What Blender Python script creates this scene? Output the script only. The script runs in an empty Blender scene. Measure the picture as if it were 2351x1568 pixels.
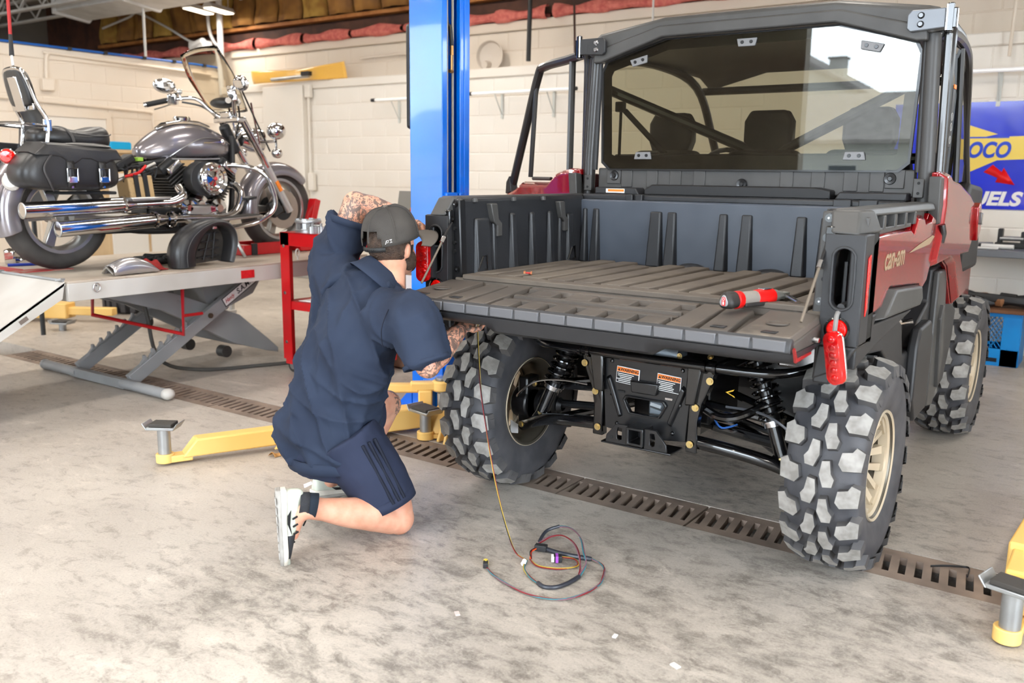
import bpy, bmesh, math, random
from mathutils import Vector, Matrix, Euler
import numpy as np
random.seed(7)
PI = math.pi
SC = bpy.context.scene
COL = SC.collection
# ---------------------------------------------------------------- camera
F_PX, W_PX = 2044.86, 2351.0
CAM = Vector((1.4961, -3.2008, 1.3727))
cd = bpy.data.cameras.new('camera')
cam = bpy.data.objects.new('camera', cd)
COL.objects.link(cam)
cd.sensor_width = 36.0
cd.lens = F_PX / W_PX * 36.0
cd.clip_start, cd.clip_end = 0.05, 200
_f = Vector((-0.56281727, 0.80577012, -0.18431287))
_r = Vector((0.81846533, 0.5744305, 0.01200412))
_u = Vector((-0.11554749, 0.14409757, 0.98279432))
cam.matrix_world = Matrix(((_r.x, _u.x, -_f.x, CAM.x), (_r.y, _u.y, -_f.y, CAM.y), (_r.z, _u.z, -_f.z, CAM.z), (0, 0, 0, 1)))
cd.dof.use_dof = True
cd.dof.focus_distance = 3.55
cd.dof.aperture_fstop = 2.8
SC.camera = cam
# ---------------------------------------------------------------- world, exposure
wd = bpy.data.worlds.new('world')
SC.world = wd
wd.use_nodes = True
bg = wd.node_tree.nodes['Background']
bg.inputs[0].default_value = (0.80, 0.90, 1.0, 1)
bg.inputs[1].default_value = 42.0
SC.view_settings.view_transform = 'Standard'
SC.view_settings.look = 'None'
SC.view_settings.exposure = -1.33
SC.view_settings.gamma = 1.0
SC.view_settings.use_curve_mapping = False
SC.cycles.use_denoising = True
SC.cycles.use_adaptive_sampling = True
SC.cycles.adaptive_threshold = 0.1
SC.cycles.adaptive_min_samples = 16
SC.cycles.max_bounces = 6
SC.cycles.diffuse_bounces = 3
SC.cycles.glossy_bounces = 3
SC.cycles.transmission_bounces = 6
SC.cycles.transparent_max_bounces = 10
SC.cycles.sample_clamp_indirect = 6.0
SC.cycles.caustics_reflective = False
SC.cycles.caustics_refractive = False
LAMP_W = 82.0
LAMP_COL = (1.0, 0.94, 0.86)
# ---------------------------------------------------------------- materials
MATS = {}
def lin(c):
    return tuple(((x / 255) / 12.92 if x / 255 <= 0.04045 else (((x / 255) + 0.055) / 1.055) ** 2.4) for x in c)
def mat(name, rgb, rough=0.5, metal=0.0, var=None, bump=None, coat=0.0, trans=0.0, alpha=1.0, ior=1.45, emit=None, spec=0.5, sss=0.0, dirt=None, aniso=0):
    """rgb in sRGB 0-255. var=(scale, rgb2, amount[, detail]); bump=(scale,strength); dirt=(scale,rgb,threshold)"""
    if name in MATS: return MATS[name]
    m = bpy.data.materials.new(name)
    m.use_nodes = True
    nt = m.node_tree
    b = nt.nodes['Principled BSDF']
    b.inputs['Base Color'].default_value = (*lin(rgb), 1)
    b.inputs['Roughness'].default_value = rough
    b.inputs['Metallic'].default_value = metal
    b.inputs['IOR'].default_value = ior
    b.inputs['Specular IOR Level'].default_value = spec
    b.inputs['Coat Weight'].default_value = coat
    b.inputs['Coat Roughness'].default_value = 0.04
    b.inputs['Transmission Weight'].default_value = trans
    b.inputs['Alpha'].default_value = alpha
    if sss:
        b.inputs['Subsurface Weight'].default_value = sss
        b.inputs['Subsurface Radius'].default_value = (0.01, 0.004, 0.002)
    if emit:
        b.inputs['Emission Color'].default_value = (*lin(emit[0]), 1)
        b.inputs['Emission Strength'].default_value = emit[1]
    tc = nt.nodes.new('ShaderNodeTexCoord')
    col = None
    def noise(scale, detail=5, rough_=0.6):
        n = nt.nodes.new('ShaderNodeTexNoise')
        n.inputs['Scale'].default_value = scale
        n.inputs['Detail'].default_value = detail
        n.inputs['Roughness'].default_value = rough_
        nt.links.new(tc.outputs['Object'], n.inputs['Vector'])
        return n
    def ramp(src, a, bb):
        r = nt.nodes.new('ShaderNodeMapRange')
        r.inputs['From Min'].default_value, r.inputs['From Max'].default_value = a, bb
        nt.links.new(src, r.inputs['Value'])
        return r.outputs['Result']
    def mix(fac, c1, c2):
        x = nt.nodes.new('ShaderNodeMix')
        x.data_type = 'RGBA'
        nt.links.new(fac, x.inputs['Factor'])
        for k, c in ((6, c1), (7, c2)):
            if isinstance(c, tuple): x.inputs[k].default_value = (*c, 1)
            else: nt.links.new(c, x.inputs[k])
        return x.outputs[2]
    if var:
        n = noise(var[0], var[3] if len(var) > 3 else 2)
        base = lin(rgb); v2 = lin(var[1])
        v2 = tuple(base[i] + (v2[i] - base[i]) * var[2] for i in range(3))
        col = mix(ramp(n.outputs['Fac'], 0.35, 0.65), base, v2)
    if dirt:
        n = noise(dirt[0], 4, 0.7)
        col = mix(ramp(n.outputs['Fac'], dirt[2], dirt[2] + 0.12), col if col else lin(rgb), lin(dirt[1]))
    if col: nt.links.new(col, b.inputs['Base Color'])
    if bump:
        n = noise(bump[0], 1)
        bp = nt.nodes.new('ShaderNodeBump')
        bp.inputs['Strength'].default_value = bump[1]
        bp.inputs['Distance'].default_value = bump[2] if len(bump) > 2 else 0.002
        nt.links.new(n.outputs['Fac'], bp.inputs['Height'])
        nt.links.new(bp.outputs['Normal'], b.inputs['Normal'])
    MATS[name] = m
    return m
# ---------------------------------------------------------------- mesh helpers
def V(*a): return Vector(a)
class MB:
    def __init__(s): s.v, s.f, s.m = [], [], []
    def add(s, verts, faces, mi=0):
        o = len(s.v)
        s.v += [tuple(p) for p in verts]
        s.f += [tuple(i + o for i in f) for f in faces]
        s.m += [mi] * len(faces)
        return s
    def box(s, c, d, R=None, mi=0, taper=None):
        hx, hy, hz = d[0] / 2, d[1] / 2, d[2] / 2
        t = taper or (1, 1)
        p = [Vector((x * (t[0] if z > 0 else 1), y * (t[1] if z > 0 else 1), z)) for z in (-hz, hz) for y in (-hy, hy) for x in (-hx, hx)]
        if R is not None:
            M = R if isinstance(R, Matrix) else Euler(R).to_matrix()
            p = [M @ q for q in p]
        c = Vector(c)
        return s.add([q + c for q in p], [(0, 2, 3, 1), (4, 5, 7, 6), (0, 1, 5, 4), (2, 6, 7, 3), (0, 4, 6, 2), (1, 3, 7, 5)], mi)
    def prism(s, poly, a, b, axis='x', mi=0, poly2=None):
        """poly: list of 2d points in the plane of the two other axes (order x,y,z); extruded from a to b"""
        def P(q, t):
            if axis == 'x': return (t, q[0], q[1])
            if axis == 'y': return (q[0], t, q[1])
            return (q[0], q[1], t)
        n = len(poly); q2 = poly2 or poly
        vs = [P(q, a) for q in poly] + [P(q, b) for q in q2]
        fs = [tuple(range(n))[::-1], tuple(range(n, 2 * n))] + [(i, (i + 1) % n, n + (i + 1) % n, n + i) for i in range(n)]
        return s.add(vs, fs, mi)
    def ring(s, outer, inner, a, b, axis='x', mi=0):
        """plate with a hole: outer and inner loops of equal length"""
        def P(q, t):
            if axis == 'x': return (t, q[0], q[1])
            if axis == 'y': return (q[0], t, q[1])
            return (q[0], q[1], t)
        n = len(outer)
        vs = [P(q, a) for q in outer] + [P(q, a) for q in inner] + [P(q, b) for q in outer] + [P(q, b) for q in inner]
        fs = []
        for i in range(n):
            j = (i + 1) % n
            fs += [(i, j, n + j, n + i), (2 * n + i, 3 * n + i, 3 * n + j, 2 * n + j), (i, 2 * n + i, 2 * n + j, j), (n + i, n + j, 3 * n + j, 3 * n + i)]
        return s.add(vs, fs, mi)
    def tube(s, path, r, n=8, caps=True, closed=False, mi=0, flat=None):
        P = [Vector(p) for p in path]
        k = len(P)
        rs = r if isinstance(r, (list, tuple)) else [r] * k
        tans = []
        for i in range(k):
            a = P[(i - 1) % k] if (closed or i > 0) else P[0]
            b = P[(i + 1) % k] if (closed or i < k - 1) else P[-1]
            t = (b - a)
            tans.append(t.normalized() if t.length > 1e-9 else Vector((0, 0, 1)))
        ref = Vector((0, 0, 1)) if abs(tans[0].z) < 0.9 else Vector((1, 0, 0))
        nrm = (ref - tans[0] * ref.dot(tans[0])).normalized()
        vs = []
        for i in range(k):
            nrm = (nrm - tans[i] * nrm.dot(tans[i])).normalized()
            bn = tans[i].cross(nrm)
            for j in range(n):
                an = 2 * PI * j / n
                fx, fy = (1, 1) if flat is None else flat
                vs.append(P[i] + (nrm * math.cos(an) * fx + bn * math.sin(an) * fy) * rs[i])
        fs = []
        for i in range(k if closed else k - 1):
            i2 = (i + 1) % k
            for j in range(n):
                j2 = (j + 1) % n
                fs.append((i * n + j, i * n + j2, i2 * n + j2, i2 * n + j))
        if caps and not closed:
            fs.append(tuple(range(n))[::-1])
            fs.append(tuple(range((k - 1) * n, k * n)))
        return s.add(vs, fs, mi)
    def lathe(s, prof, o=(0, 0, 0), axis='z', n=24, mi=0, close=False, R=None, arc=None):
        """prof: list of (radius, height along axis)"""
        o = Vector(o); vs = []
        k = len(prof)
        a0, a1 = arc if arc else (0, 2 * PI)
        nn = n + 1 if arc else n
        for (r, h) in prof:
            for j in range(nn):
                a = a0 + (a1 - a0) * j / n
                c, d = r * math.cos(a), r * math.sin(a)
                q = Vector((c, d, h)) if axis == 'z' else (Vector((h, c, d)) if axis == 'x' else Vector((d, h, c)))
                if R is not None: q = R @ q
                vs.append(q + o)
        fs = []
        for i in range(k if close else k - 1):
            i2 = (i + 1) % k
            for j in range(n):
                j2 = j + 1 if arc else (j + 1) % n
                fs.append((i * nn + j, i * nn + j2, i2 * nn + j2, i2 * nn + j))
        return s.add(vs, fs, mi)
    def cyl(s, a, b, r, n=16, r2=None, mi=0):
        return s.tube([a, b], [r, r if r2 is None else r2], n, mi=mi)
    def ell(s, c, r, nu=16, nv=10, R=None, mi=0):
        c = Vector(c); vs = []
        for i in range(nv + 1):
            t = PI * i / nv
            for j in range(nu):
                p = 2 * PI * j / nu
                q = Vector((r[0] * math.sin(t) * math.cos(p), r[1] * math.sin(t) * math.sin(p), r[2] * math.cos(t)))
                if R is not None: q = R @ q
                vs.append(q + c)
        fs = [(i * nu + j, i * nu + (j + 1) % nu, (i + 1) * nu + (j + 1) % nu, (i + 1) * nu + j) for i in range(nv) for j in range(nu)]
        return s.add(vs, fs, mi)
    def loft(s, rings, caps=True, closed=True, mi=0):
        n = len(rings[0]); vs = [p for r in rings for p in r]; fs = []
        for i in range(len(rings) - 1):
            for j in range(n if closed else n - 1):
                j2 = (j + 1) % n
                fs.append((i * n + j, i * n + j2, (i + 1) * n + j2, (i + 1) * n + j))
        if caps and closed:
            fs.append(tuple(range(n))[::-1])
            fs.append(tuple(range((len(rings) - 1) * n, len(rings) * n)))
        return s.add(vs, fs, mi)
    def grid(s, fn, nu, nv, mi=0, thick=None):
        vs = [fn(i / nu, j / nv) for j in range(nv + 1) for i in range(nu + 1)]
        fs = [(j * (nu + 1) + i, j * (nu + 1) + i + 1, (j + 1) * (nu + 1) + i + 1, (j + 1) * (nu + 1) + i) for j in range(nv) for i in range(nu)]
        return s.add(vs, fs, mi)
    def xf(s, M, start=0):
        s.v[start:] = [tuple(M @ Vector(p)) for p in s.v[start:]]
        return s
ALL = []
def mesh_of(name, mb, mats, smooth=35):
    me = bpy.data.meshes.new(name)
    me.from_pydata(mb.v, [], mb.f)
    for m in (mats if isinstance(mats, (list, tuple)) else [mats]): me.materials.append(m)
    if any(mb.m): me.polygons.foreach_set('material_index', mb.m)
    bm = bmesh.new(); bm.from_mesh(me)
    bmesh.ops.recalc_face_normals(bm, faces=bm.faces)
    bm.to_mesh(me); bm.free()
    if smooth:
        me.polygons.foreach_set('use_smooth', [True] * len(me.polygons))
        me.set_sharp_from_angle(angle=math.radians(smooth))
    me.update()
    return me
WMODE = [False]
def wmat(o):
    if o is None: return Matrix.Identity(4)
    if o.parent is None: return o.matrix_basis.copy()
    return wmat(o.parent) @ o.matrix_parent_inverse @ o.matrix_basis
def adopt(o, parent):
    """parent o; in world mode its coordinates stay world coordinates"""
    o.parent = parent
    if WMODE[0]: o.matrix_parent_inverse = wmat(parent).inverted()
def ob(name, mb, mats, parent=None, bevel=0, seg=2, smooth=35, loc=None, rot=None, sub=0, solid=0, label=None):
    me = mb if isinstance(mb, bpy.types.Mesh) else mesh_of(name, mb, mats, smooth)
    o = bpy.data.objects.new(name, me)
    COL.objects.link(o)
    if loc is not None: o.location = loc
    if rot is not None: o.rotation_euler = rot
    if parent is not None: adopt(o, parent)
    if solid:
        md = o.modifiers.new('solid', 'SOLIDIFY'); md.thickness = solid; md.offset = 0
    if bevel:
        md = o.modifiers.new('bevel', 'BEVEL'); md.width = bevel; md.segments = seg; md.limit_method = 'ANGLE'; md.angle_limit = math.radians(40)
        md.harden_normals = False
    if sub:
        md = o.modifiers.new('sub', 'SUBSURF'); md.levels = sub; md.render_levels = sub
    if label: o['label'] = label
    return o
def tag(o, label, cat, group=None, kind=None):
    o['label'] = label; o['category'] = cat
    if group: o['group'] = group
    if kind: o['kind'] = kind
    return o
def thing(name, label, cat, loc=(0, 0, 0), rot=(0, 0, 0), group=None):
    o = bpy.data.objects.new(name, None); COL.objects.link(o)
    o.location = loc; o.rotation_euler = rot; o.empty_display_size = 0.05
    return tag(o, label, cat, group)
def part(name, parent, loc=(0, 0, 0), rot=(0, 0, 0)):
    o = bpy.data.objects.new(name, None); COL.objects.link(o)
    o.location = loc; o.rotation_euler = rot; o.empty_display_size = 0.05; adopt(o, parent)
    return o
def struct(o): o['kind'] = 'structure'; return o
def copy_tree(o, parent=None, loc=None, rot=None):
    c = o.copy(); COL.objects.link(c); c.parent = parent
    if loc is not None: c.location = loc
    if rot is not None: c.rotation_euler = rot
    for ch in list(o.children): copy_tree(ch, c)
    return c
def linked(o, parent, loc, rot=(0, 0, 0), scale=None):
    c = bpy.data.objects.new(o.name.split('.')[0], o.data); COL.objects.link(c)
    for md in o.modifiers:
        m2 = c.modifiers.new(md.name, md.type)
        for pr in md.bl_rna.properties:
            if not pr.is_readonly and pr.identifier not in ('name',):
                try: setattr(m2, pr.identifier, getattr(md, pr.identifier))
                except Exception: pass
    c.location = loc; c.rotation_euler = rot; adopt(c, parent)
    if scale: c.scale = scale
    return c
def text(name, body, size, mt, parent, loc, rot, shear=0.0, ext=0.001, align='CENTER', sx=1.0, bold=0.0):
    cu = bpy.data.curves.new(name, 'FONT')
    cu.body = body; cu.size = size; cu.shear = shear; cu.extrude = ext; cu.align_x = align; cu.align_y = 'CENTER'; cu.offset = bold
    t = bpy.data.objects.new(name, cu); COL.objects.link(t)
    dg = bpy.context.evaluated_depsgraph_get()
    me = bpy.data.meshes.new_from_object(t.evaluated_get(dg))
    bpy.data.objects.remove(t)
    me.materials.clear(); me.materials.append(mt)
    o = bpy.data.objects.new(name, me); COL.objects.link(o)
    o.location = loc; o.rotation_euler = rot; o.scale = (sx, 1, 1); adopt(o, parent)
    return o
def stadium(cx, cy, hw, hh, n=24):
    """rounded slot outline, n points"""
    r = min(hw, hh); out = []
    for i in range(n):
        a = 2 * PI * i / n + PI / 4
        x, y = math.cos(a), math.sin(a)
        out.append((cx + x * r + (hw - r) * (1 if x > 0 else -1) * (1 if abs(x) > 1e-6 else 0), cy + y * r + (hh - r) * (1 if y > 0 else -1) * (1 if abs(y) > 1e-6 else 0)))
    return out
def rectloop(x0, y0, x1, y1, n=24):
    """rectangle outline sampled at n points with the same angular order as stadium()"""
    cx, cy, hx, hy = (x0 + x1) / 2, (y0 + y1) / 2, (x1 - x0) / 2, (y1 - y0) / 2
    out = []
    for i in range(n):
        a = 2 * PI * i / n + PI / 4
        x, y = math.cos(a), math.sin(a)
        m = max(abs(x), abs(y))
        out.append((cx + x / m * hx, cy + y / m * hy))
    return out
def arcpts(c, r, a0, a1, n, plane='yz', k=0.0):
    out = []
    for i in range(n + 1):
        a = a0 + (a1 - a0) * i / n
        x, y = c[0] + r * math.cos(a), c[1] + r * math.sin(a)
        out.append((k, x, y) if plane == 'yz' else ((x, k, y) if plane == 'xz' else (x, y, k)))
    return out
def smooth_path(pts, n=6, closed=False):
    """Catmull-Rom through pts"""
    P = [Vector(p) for p in pts]; k = len(P); out = []
    for i in range(k if closed else k - 1):
        p0 = P[(i - 1) % k] if (closed or i > 0) else P[0]
        p1, p2 = P[i], P[(i + 1) % k]
        p3 = P[(i + 2) % k] if (closed or i + 2 < k) else P[-1]
        for j in range(n):
            t = j / n
            out.append(0.5 * ((2 * p1) + (p2 - p0) * t + (2 * p0 - 5 * p1 + 4 * p2 - p3) * t * t + (3 * p1 - p0 - 3 * p2 + p3) * t ** 3))
    if not closed: out.append(P[-1])
    return out
def bolt(name, parent, loc, d, r=0.010, mt=None, h=0.008):
    """hex bolt head on a washer, axis d"""
    m = MB(); d = Vector(d).normalized(); l = Vector(loc)
    m.tube([l, l + d * h * 0.3], r * 1.5, 12); m.tube([l + d * h * 0.3, l + d * h], r, 6)
    return ob(name, m, mt, parent)
# ================================================================= the room
YB, YU, XL, ZC = 4.85, 5.10, -9.10, 4.05
ZF = 2.50   # ledge height of the thick lower wall
def floor_material():
    m = bpy.data.materials.new('concrete_floor'); m.use_nodes = True
    nt = m.node_tree; b = nt.nodes['Principled BSDF']; L = nt.links.new
    geo = nt.nodes.new('ShaderNodeNewGeometry')
    def N(scale, detail=6, rough=0.65, dist=0.0, stretch=None):
        n = nt.nodes.new('ShaderNodeTexNoise')
        n.inputs['Scale'].default_value = scale; n.inputs['Detail'].default_value = detail
        n.inputs['Roughness'].default_value = rough; n.inputs['Distortion'].default_value = dist
        if stretch:
            mp = nt.nodes.new('ShaderNodeMapping'); mp.inputs['Scale'].default_value = stretch
            mp.inputs['Rotation'].default_value = (0, 0, 0.25)
            L(geo.outputs['Position'], mp.inputs['Vector']); L(mp.outputs['Vector'], n.inputs['Vector'])
        else: L(geo.outputs['Position'], n.inputs['Vector'])
        return n.outputs['Fac']
    def MR(x, a, c, lo=0, hi=1):
        r = nt.nodes.new('ShaderNodeMapRange'); r.interpolation_type = 'SMOOTHSTEP'
        for k, v in zip((1, 2, 3, 4), (a, c, lo, hi)): r.inputs[k].default_value = v
        L(x, r.inputs[0]); return r.outputs[0]
    def MX(f, a, c):
        x = nt.nodes.new('ShaderNodeMix'); x.data_type = 'RGBA'
        L(f, x.inputs[0])
        for k, q in ((6, a), (7, c)):
            if isinstance(q, tuple): x.inputs[k].default_value = (*q, 1)
            else: L(q, x.inputs[k])
        return x.outputs[2]
    def MUL(a, c, op='MULTIPLY'):
        x = nt.nodes.new('ShaderNodeMath'); x.operation = op
        for k, q in ((0, a), (1, c)):
            if isinstance(q, (int, float)): x.inputs[k].default_value = q
            else: L(q, x.inputs[k])
        return x.outputs[0]
    def spot(c, r):
        d = nt.nodes.new('ShaderNodeVectorMath'); d.operation = 'DISTANCE'
        L(geo.outputs['Position'], d.inputs[0]); d.inputs[1].default_value = (*c, 0)
        return MR(d.outputs['Value'], r * 0.25, r, 1, 0)
    big = N(2.4, 7, 0.76, 0.3, (1, 1.5, 1)); fine = N(8.5, 6, 0.78, 0.4, (1, 1.7, 1)); grain = N(120, 3, 0.8)
    base = MX(MR(N(0.7, 2), 0.35, 0.65), lin((190, 181, 170)), lin((170, 161, 151)))
    base = MX(MUL(MR(big, 0.46, 0.30), 0.8), base, lin((204, 194, 182)))
    base = MX(MUL(MR(fine, 0.50, 0.66), 0.48), base, lin((118, 107, 97)))
    base = MX(MUL(MR(big, 0.54, 0.74), 0.40), base, lin((112, 104, 97)))
    stain = None
    for c, r in (((0.15, -1.5), 1.5), ((0.9, -1.0), 1.1), ((0.1, -0.8), 0.9), ((-0.5, -0.75), 0.8), ((0.4, 0.4), 0.95), ((0.85, -0.5), 0.9), ((-0.6, -1.4), 0.9), ((-0.1, 0.9), 0.8)):
        sp = spot(c, r)
        stain = sp if stain is None else MUL(stain, sp, 'MAXIMUM')
    mixn = MUL(MUL(fine, 0.55), MUL(big, 0.45), 'ADD')
    base = MX(MUL(MUL(stain, MR(mixn, 0.43, 0.62)), 0.56), base, lin((78, 74, 71)))
    base = MX(MUL(MR(grain, 0.54, 0.70), 0.42), base, lin((208, 199, 188)))
    base = MX(MUL(MR(grain, 0.46, 0.30), 0.42), base, lin((88, 80, 74)))
    L(base, b.inputs['Base Color'])
    L(MR(big, 0.3, 0.7, 0.32, 0.50), b.inputs['Roughness'])
    b.inputs['Specular IOR Level'].default_value = 0.45
    bp = nt.nodes.new('ShaderNodeBump'); bp.inputs['Strength'].default_value = 0.10; bp.inputs['Distance'].default_value = 0.004
    L(N(30, 3, 0.7), bp.inputs['Height']); L(bp.outputs['Normal'], b.inputs['Normal'])
    return m
FLOOR = floor_material()
WALL = mat('painted_block', (240, 235, 226), 0.55, var=(0.8, (232, 224, 212), 1.0), bump=(60, 0.12))
WALLW = mat('painted_block_warm_lit', (240, 228, 212), 0.55, var=(0.8, (234, 219, 200), 1.0), bump=(60, 0.12))  # tint of the warm lamp light painted into the block colour
WALLB = mat('painted_block_beige', (226, 214, 198), 0.6, var=(0.7, (218, 204, 187), 1.0), bump=(60, 0.12))
CAST = mat('cast_iron_dusty', (146, 128, 114), 0.75, 0.0, var=(5, (112, 98, 88), 1.0), bump=(90, 0.5), dirt=(2.2, (66, 58, 52), 0.62))
GREYP = mat('dark_soffit', (120, 113, 104), 0.8, var=(1.2, (100, 94, 88), 1.0))
CEIL = mat('roof_deck', (176, 168, 158), 0.8, var=(1.5, (158, 150, 140), 1.0))
WOOD = mat('pine_plate', (176, 118, 62), 0.7, var=(6, (150, 92, 44), 1.0))
DWOOD = mat('dark_board', (84, 52, 38), 0.75, var=(4, (58, 36, 28), 1.0))
PINK = mat('pink_insulation', (214, 122, 108), 0.95, var=(14, (188, 92, 84), 1.0), bump=(60, 1.0, 0.01))
KRAFT = mat('kraft_insulation', (158, 112, 52), 0.8, var=(3, (112, 74, 36), 1.0), bump=(30, 0.6, 0.006))
KRAFTY = mat('kraft_insulation_yellow', (186, 150, 72), 0.9, var=(4, (140, 100, 44), 1.0), bump=(40, 0.8, 0.006))
WHITEM = mat('white_metal', (226, 224, 220), 0.4, var=(3, (206, 203, 198), 1.0))
BLUEM = mat('blue_paint', (0, 116, 232), 0.24, coat=0.5, var=(2.0, (0, 104, 214), 1.0), bump=(35, 0.08))
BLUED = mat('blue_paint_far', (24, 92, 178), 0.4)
BLACKP = mat('black_plastic', (38, 38, 40), 0.5)
# floor with the drain channel cut through it (channel runs along X)
DY0, DY1 = -0.045, 0.225
m = MB()
for (y0, y1) in ((-7.2, DY0), (DY1, 5.4)):
    m.prism([(-14, y0), (5, y0), (5, y1), (-14, y1)], -0.25, 0.0, 'z')
m.prism([(-14, DY0), (5, DY0), (5, DY1), (-14, DY1)], -0.30, -0.16, 'z')
struct(ob('floor', m, FLOOR, smooth=0))
# cast drain grates: single castings with open slots
def grate_mesh(L, ns, pat):
    m = MB(); W = DY1 - DY0 - 0.006; p = L / ns; sw = p * 0.46; z0, z1 = -0.03, -0.002
    y0, y1 = 0.058, W - 0.058
    m.box((L / 2, y0 / 2, (z0 + z1) / 2), (L - 0.006, y0, z1 - z0)); m.box((L / 2, (y1 + W) / 2, (z0 + z1) / 2), (L - 0.006, W - y1, z1 - z0))
    a = 0.10 * pat
    for i in range(ns + 1):
        x = min(max(i * p, 0.004), L - 0.004)
        hw = (p - sw) / 2
        xa, xb = max(x - hw, 0.003), min(x + hw, L - 0.003)
        k = -0.02 * pat
        m.prism([(xa, y0), (xb, y0), (xb + (k if xb < L - 0.004 else 0), y1), (xa + (k if xa > 0.004 else 0), y1)], z0, z1, 'z')
    return m
gm = mesh_of('drain_grate', grate_mesh(0.605, 11, 1), CAST, 0)
desc = ['between the ramp end and the left frame edge', 'with its end under the motorcycle lift base', 'just past the lift base bar', 'left of the kneeling man', 'hidden mostly behind the kneeling man', 'beneath the short yellow pad arm', 'under the left rear tire', 'just right of the left rear tire', 'darkest and oiliest, below the tow hitch', 'under the right rear tire', 'right of the right rear tire with the black zip tie', 'right of the yellow arm pad, first outside the frame', 'right of the yellow arm pad, second outside the frame', 'nearest the right wall']
for i in range(14):
    x0 = -5.35 + 0.61 * i
    g = ob('drain_grate', gm, None, loc=(x0, DY0 + 0.003, 0))
    tag(g, 'rusty cast floor drain grate ' + desc[i], 'drain grate', 'floor drain grates in one long row')
# ---- walls
def block_wall(name, parent_mat, u0, u1, z0, z1, plane, facing, test=None, hh=0.2, ll=0.4):
    """recessed mortar slab plus block children"""
    m = MB()
    if plane == 'y': m.box(((u0 + u1) / 2, facing + 0.10, (z0 + z1) / 2), (u1 - u0, 0.19, z1 - z0))
    else: m.box((facing - 0.10, (u0 + u1) / 2, (z0 + z1) / 2), (0.19, u1 - u0, z1 - z0))
    w = struct(ob(name, m, parent_mat, smooth=0))
    bmz = MB(); e = 0.006
    hx, hz = ll / 2 - 0.0025, hh / 2 - 0.0025
    a = [(-hx, -hz), (hx, -hz), (hx, hz), (-hx, hz)]; c = [(x - e * (1 if x > 0 else -1), z - e * (1 if z > 0 else -1)) for x, z in a]
    bmz.add([(x, 0, z) for x, z in a] + [(x, -0.0045, z) for x, z in c], [(4, 5, 6, 7)] + [(i, (i + 1) % 4, 4 + (i + 1) % 4, 4 + i) for i in range(4)])
    me = mesh_of('block', bmz, parent_mat, 0)
    r = 0; z = z0
    while z + hh <= z1 + 1e-6:
        u = u0 + (0 if r % 2 == 0 else -ll / 2)
        while u < u1 - 0.01:
            cu, cz = u + ll / 2, z + hh / 2
            if u >= u0 - 1e-6 and u + ll <= u1 + 1e-6 and (test is None or test(cu, cz)):
                o = bpy.data.objects.new('block', me); COL.objects.link(o); o.parent = w
                if plane == 'y': o.location = (cu, facing + 0.005, cz)
                else: o.location = (facing - 0.005, cu, cz); o.rotation_euler = (0, 0, PI / 2)
            u += ll
        z += hh; r += 1
    return w
block_wall('wall_back', WALL, -9.0, 5.0, 0, 2.4, 'y', YB, lambda x, z: (x < -1.5 and z > 1.15 and x > -7.6) or (-7.6 >= x and z > 1.7) or (-0.1 < x < 1.3))
m = MB(); m.box((-2.0, YB + 0.11, 2.45), (14.0, 0.26, 0.10)); struct(ob('trim_1', m, WALL, bevel=0.012))
block_wall('wall_back_upper', WALLB, -9.0, 1.6, 2.5, 2.9, 'y', YU, lambda x, z: True)
m = MB(); m.box((-2.0, YU + 0.09, 2.955), (14.2, 0.24, 0.10)); struct(ob('trim_2', m, WALLB, bevel=0.01))
m = MB(); m.box((-11.5, YU + 0.1, 1.5), (5.0, 0.19, 3.0)); struct(ob('wall_back_annex', m, WALLB, smooth=0))
# pilaster on the lower wall
m = MB(); m.box((-7.72, YB - 0.03, 1.25), (0.75, 0.10, 2.40)); struct(ob('trim_3', m, WALL, bevel=0.01))
# left partition wall with blue top rail
block_wall('wall_left', WALLW, 1.6, 4.8, 0, 2.6, 'x', XL, lambda y, z: z > 1.4)
m = MB(); m.box((XL - 0.1, 0.0, 1.31), (0.185, 10.0, 2.62)); struct(ob('wall_left_rear', m, WALLW, smooth=0))
m = MB(); m.box((XL - 0.09, 0.6, 2.685), (0.20, 8.6, 0.13)); struct(ob('trim_4', m, WALLW, bevel=0.008))
m = MB(); m.tube([(XL + 0.03, -4, 2.765), (XL + 0.03, 4.85, 2.765)], 0.014, 8)
tr = tag(ob('wall_top_rail', m, BLUED), 'thin blue rail along the top edge of the warm lit partition wall', 'rail')
for y in (2.75, 3.2, 3.72, 4.15, 4.62):
    mm = MB(); mm.box((XL + 0.03, y, 2.765), (0.04, 0.05, 0.04)); ob('rail_clip', mm, BLACKP, tr)
# other enclosing walls, ceiling
m = MB(); m.box((-14.1, -1, 2.1), (0.2, 12.6, 4.2)); struct(ob('wall_far_left', m, GREYP, smooth=0))
m = MB()
m.box((5.1, 2.0, 2.1), (0.2, 6.8, 4.2)); m.box((5.1, -5.9, 2.1), (0.2, 2.8, 4.2)); m.box((5.1, -3.0, 3.7), (0.2, 3.2, 1.0))
struct(ob('wall_right', m, WALL, smooth=0))
m = MB()   # wall behind the camera: open roll-up door, left opening added to light the motorcycle
FX = [(-14, -10.2), (-7.6, -2.25), (2.2, 5.0)]
for a, c in FX: m.box(((a + c) / 2, -7.3, 2.1), (c - a, 0.2, 4.2))
m.box((-4.5, -7.3, 3.98), (19, 0.2, 0.35))
struct(ob('wall_front', m, mat('front_wall_dark', (132, 124, 114), 0.7, var=(2, (112, 104, 96), 1.0)), smooth=0))
m = MB(); m.box((-4.5, -1.0, ZC + 0.1), (19.2, 12.9, 0.2)); struct(ob('ceiling', m, CEIL, smooth=0))
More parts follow.
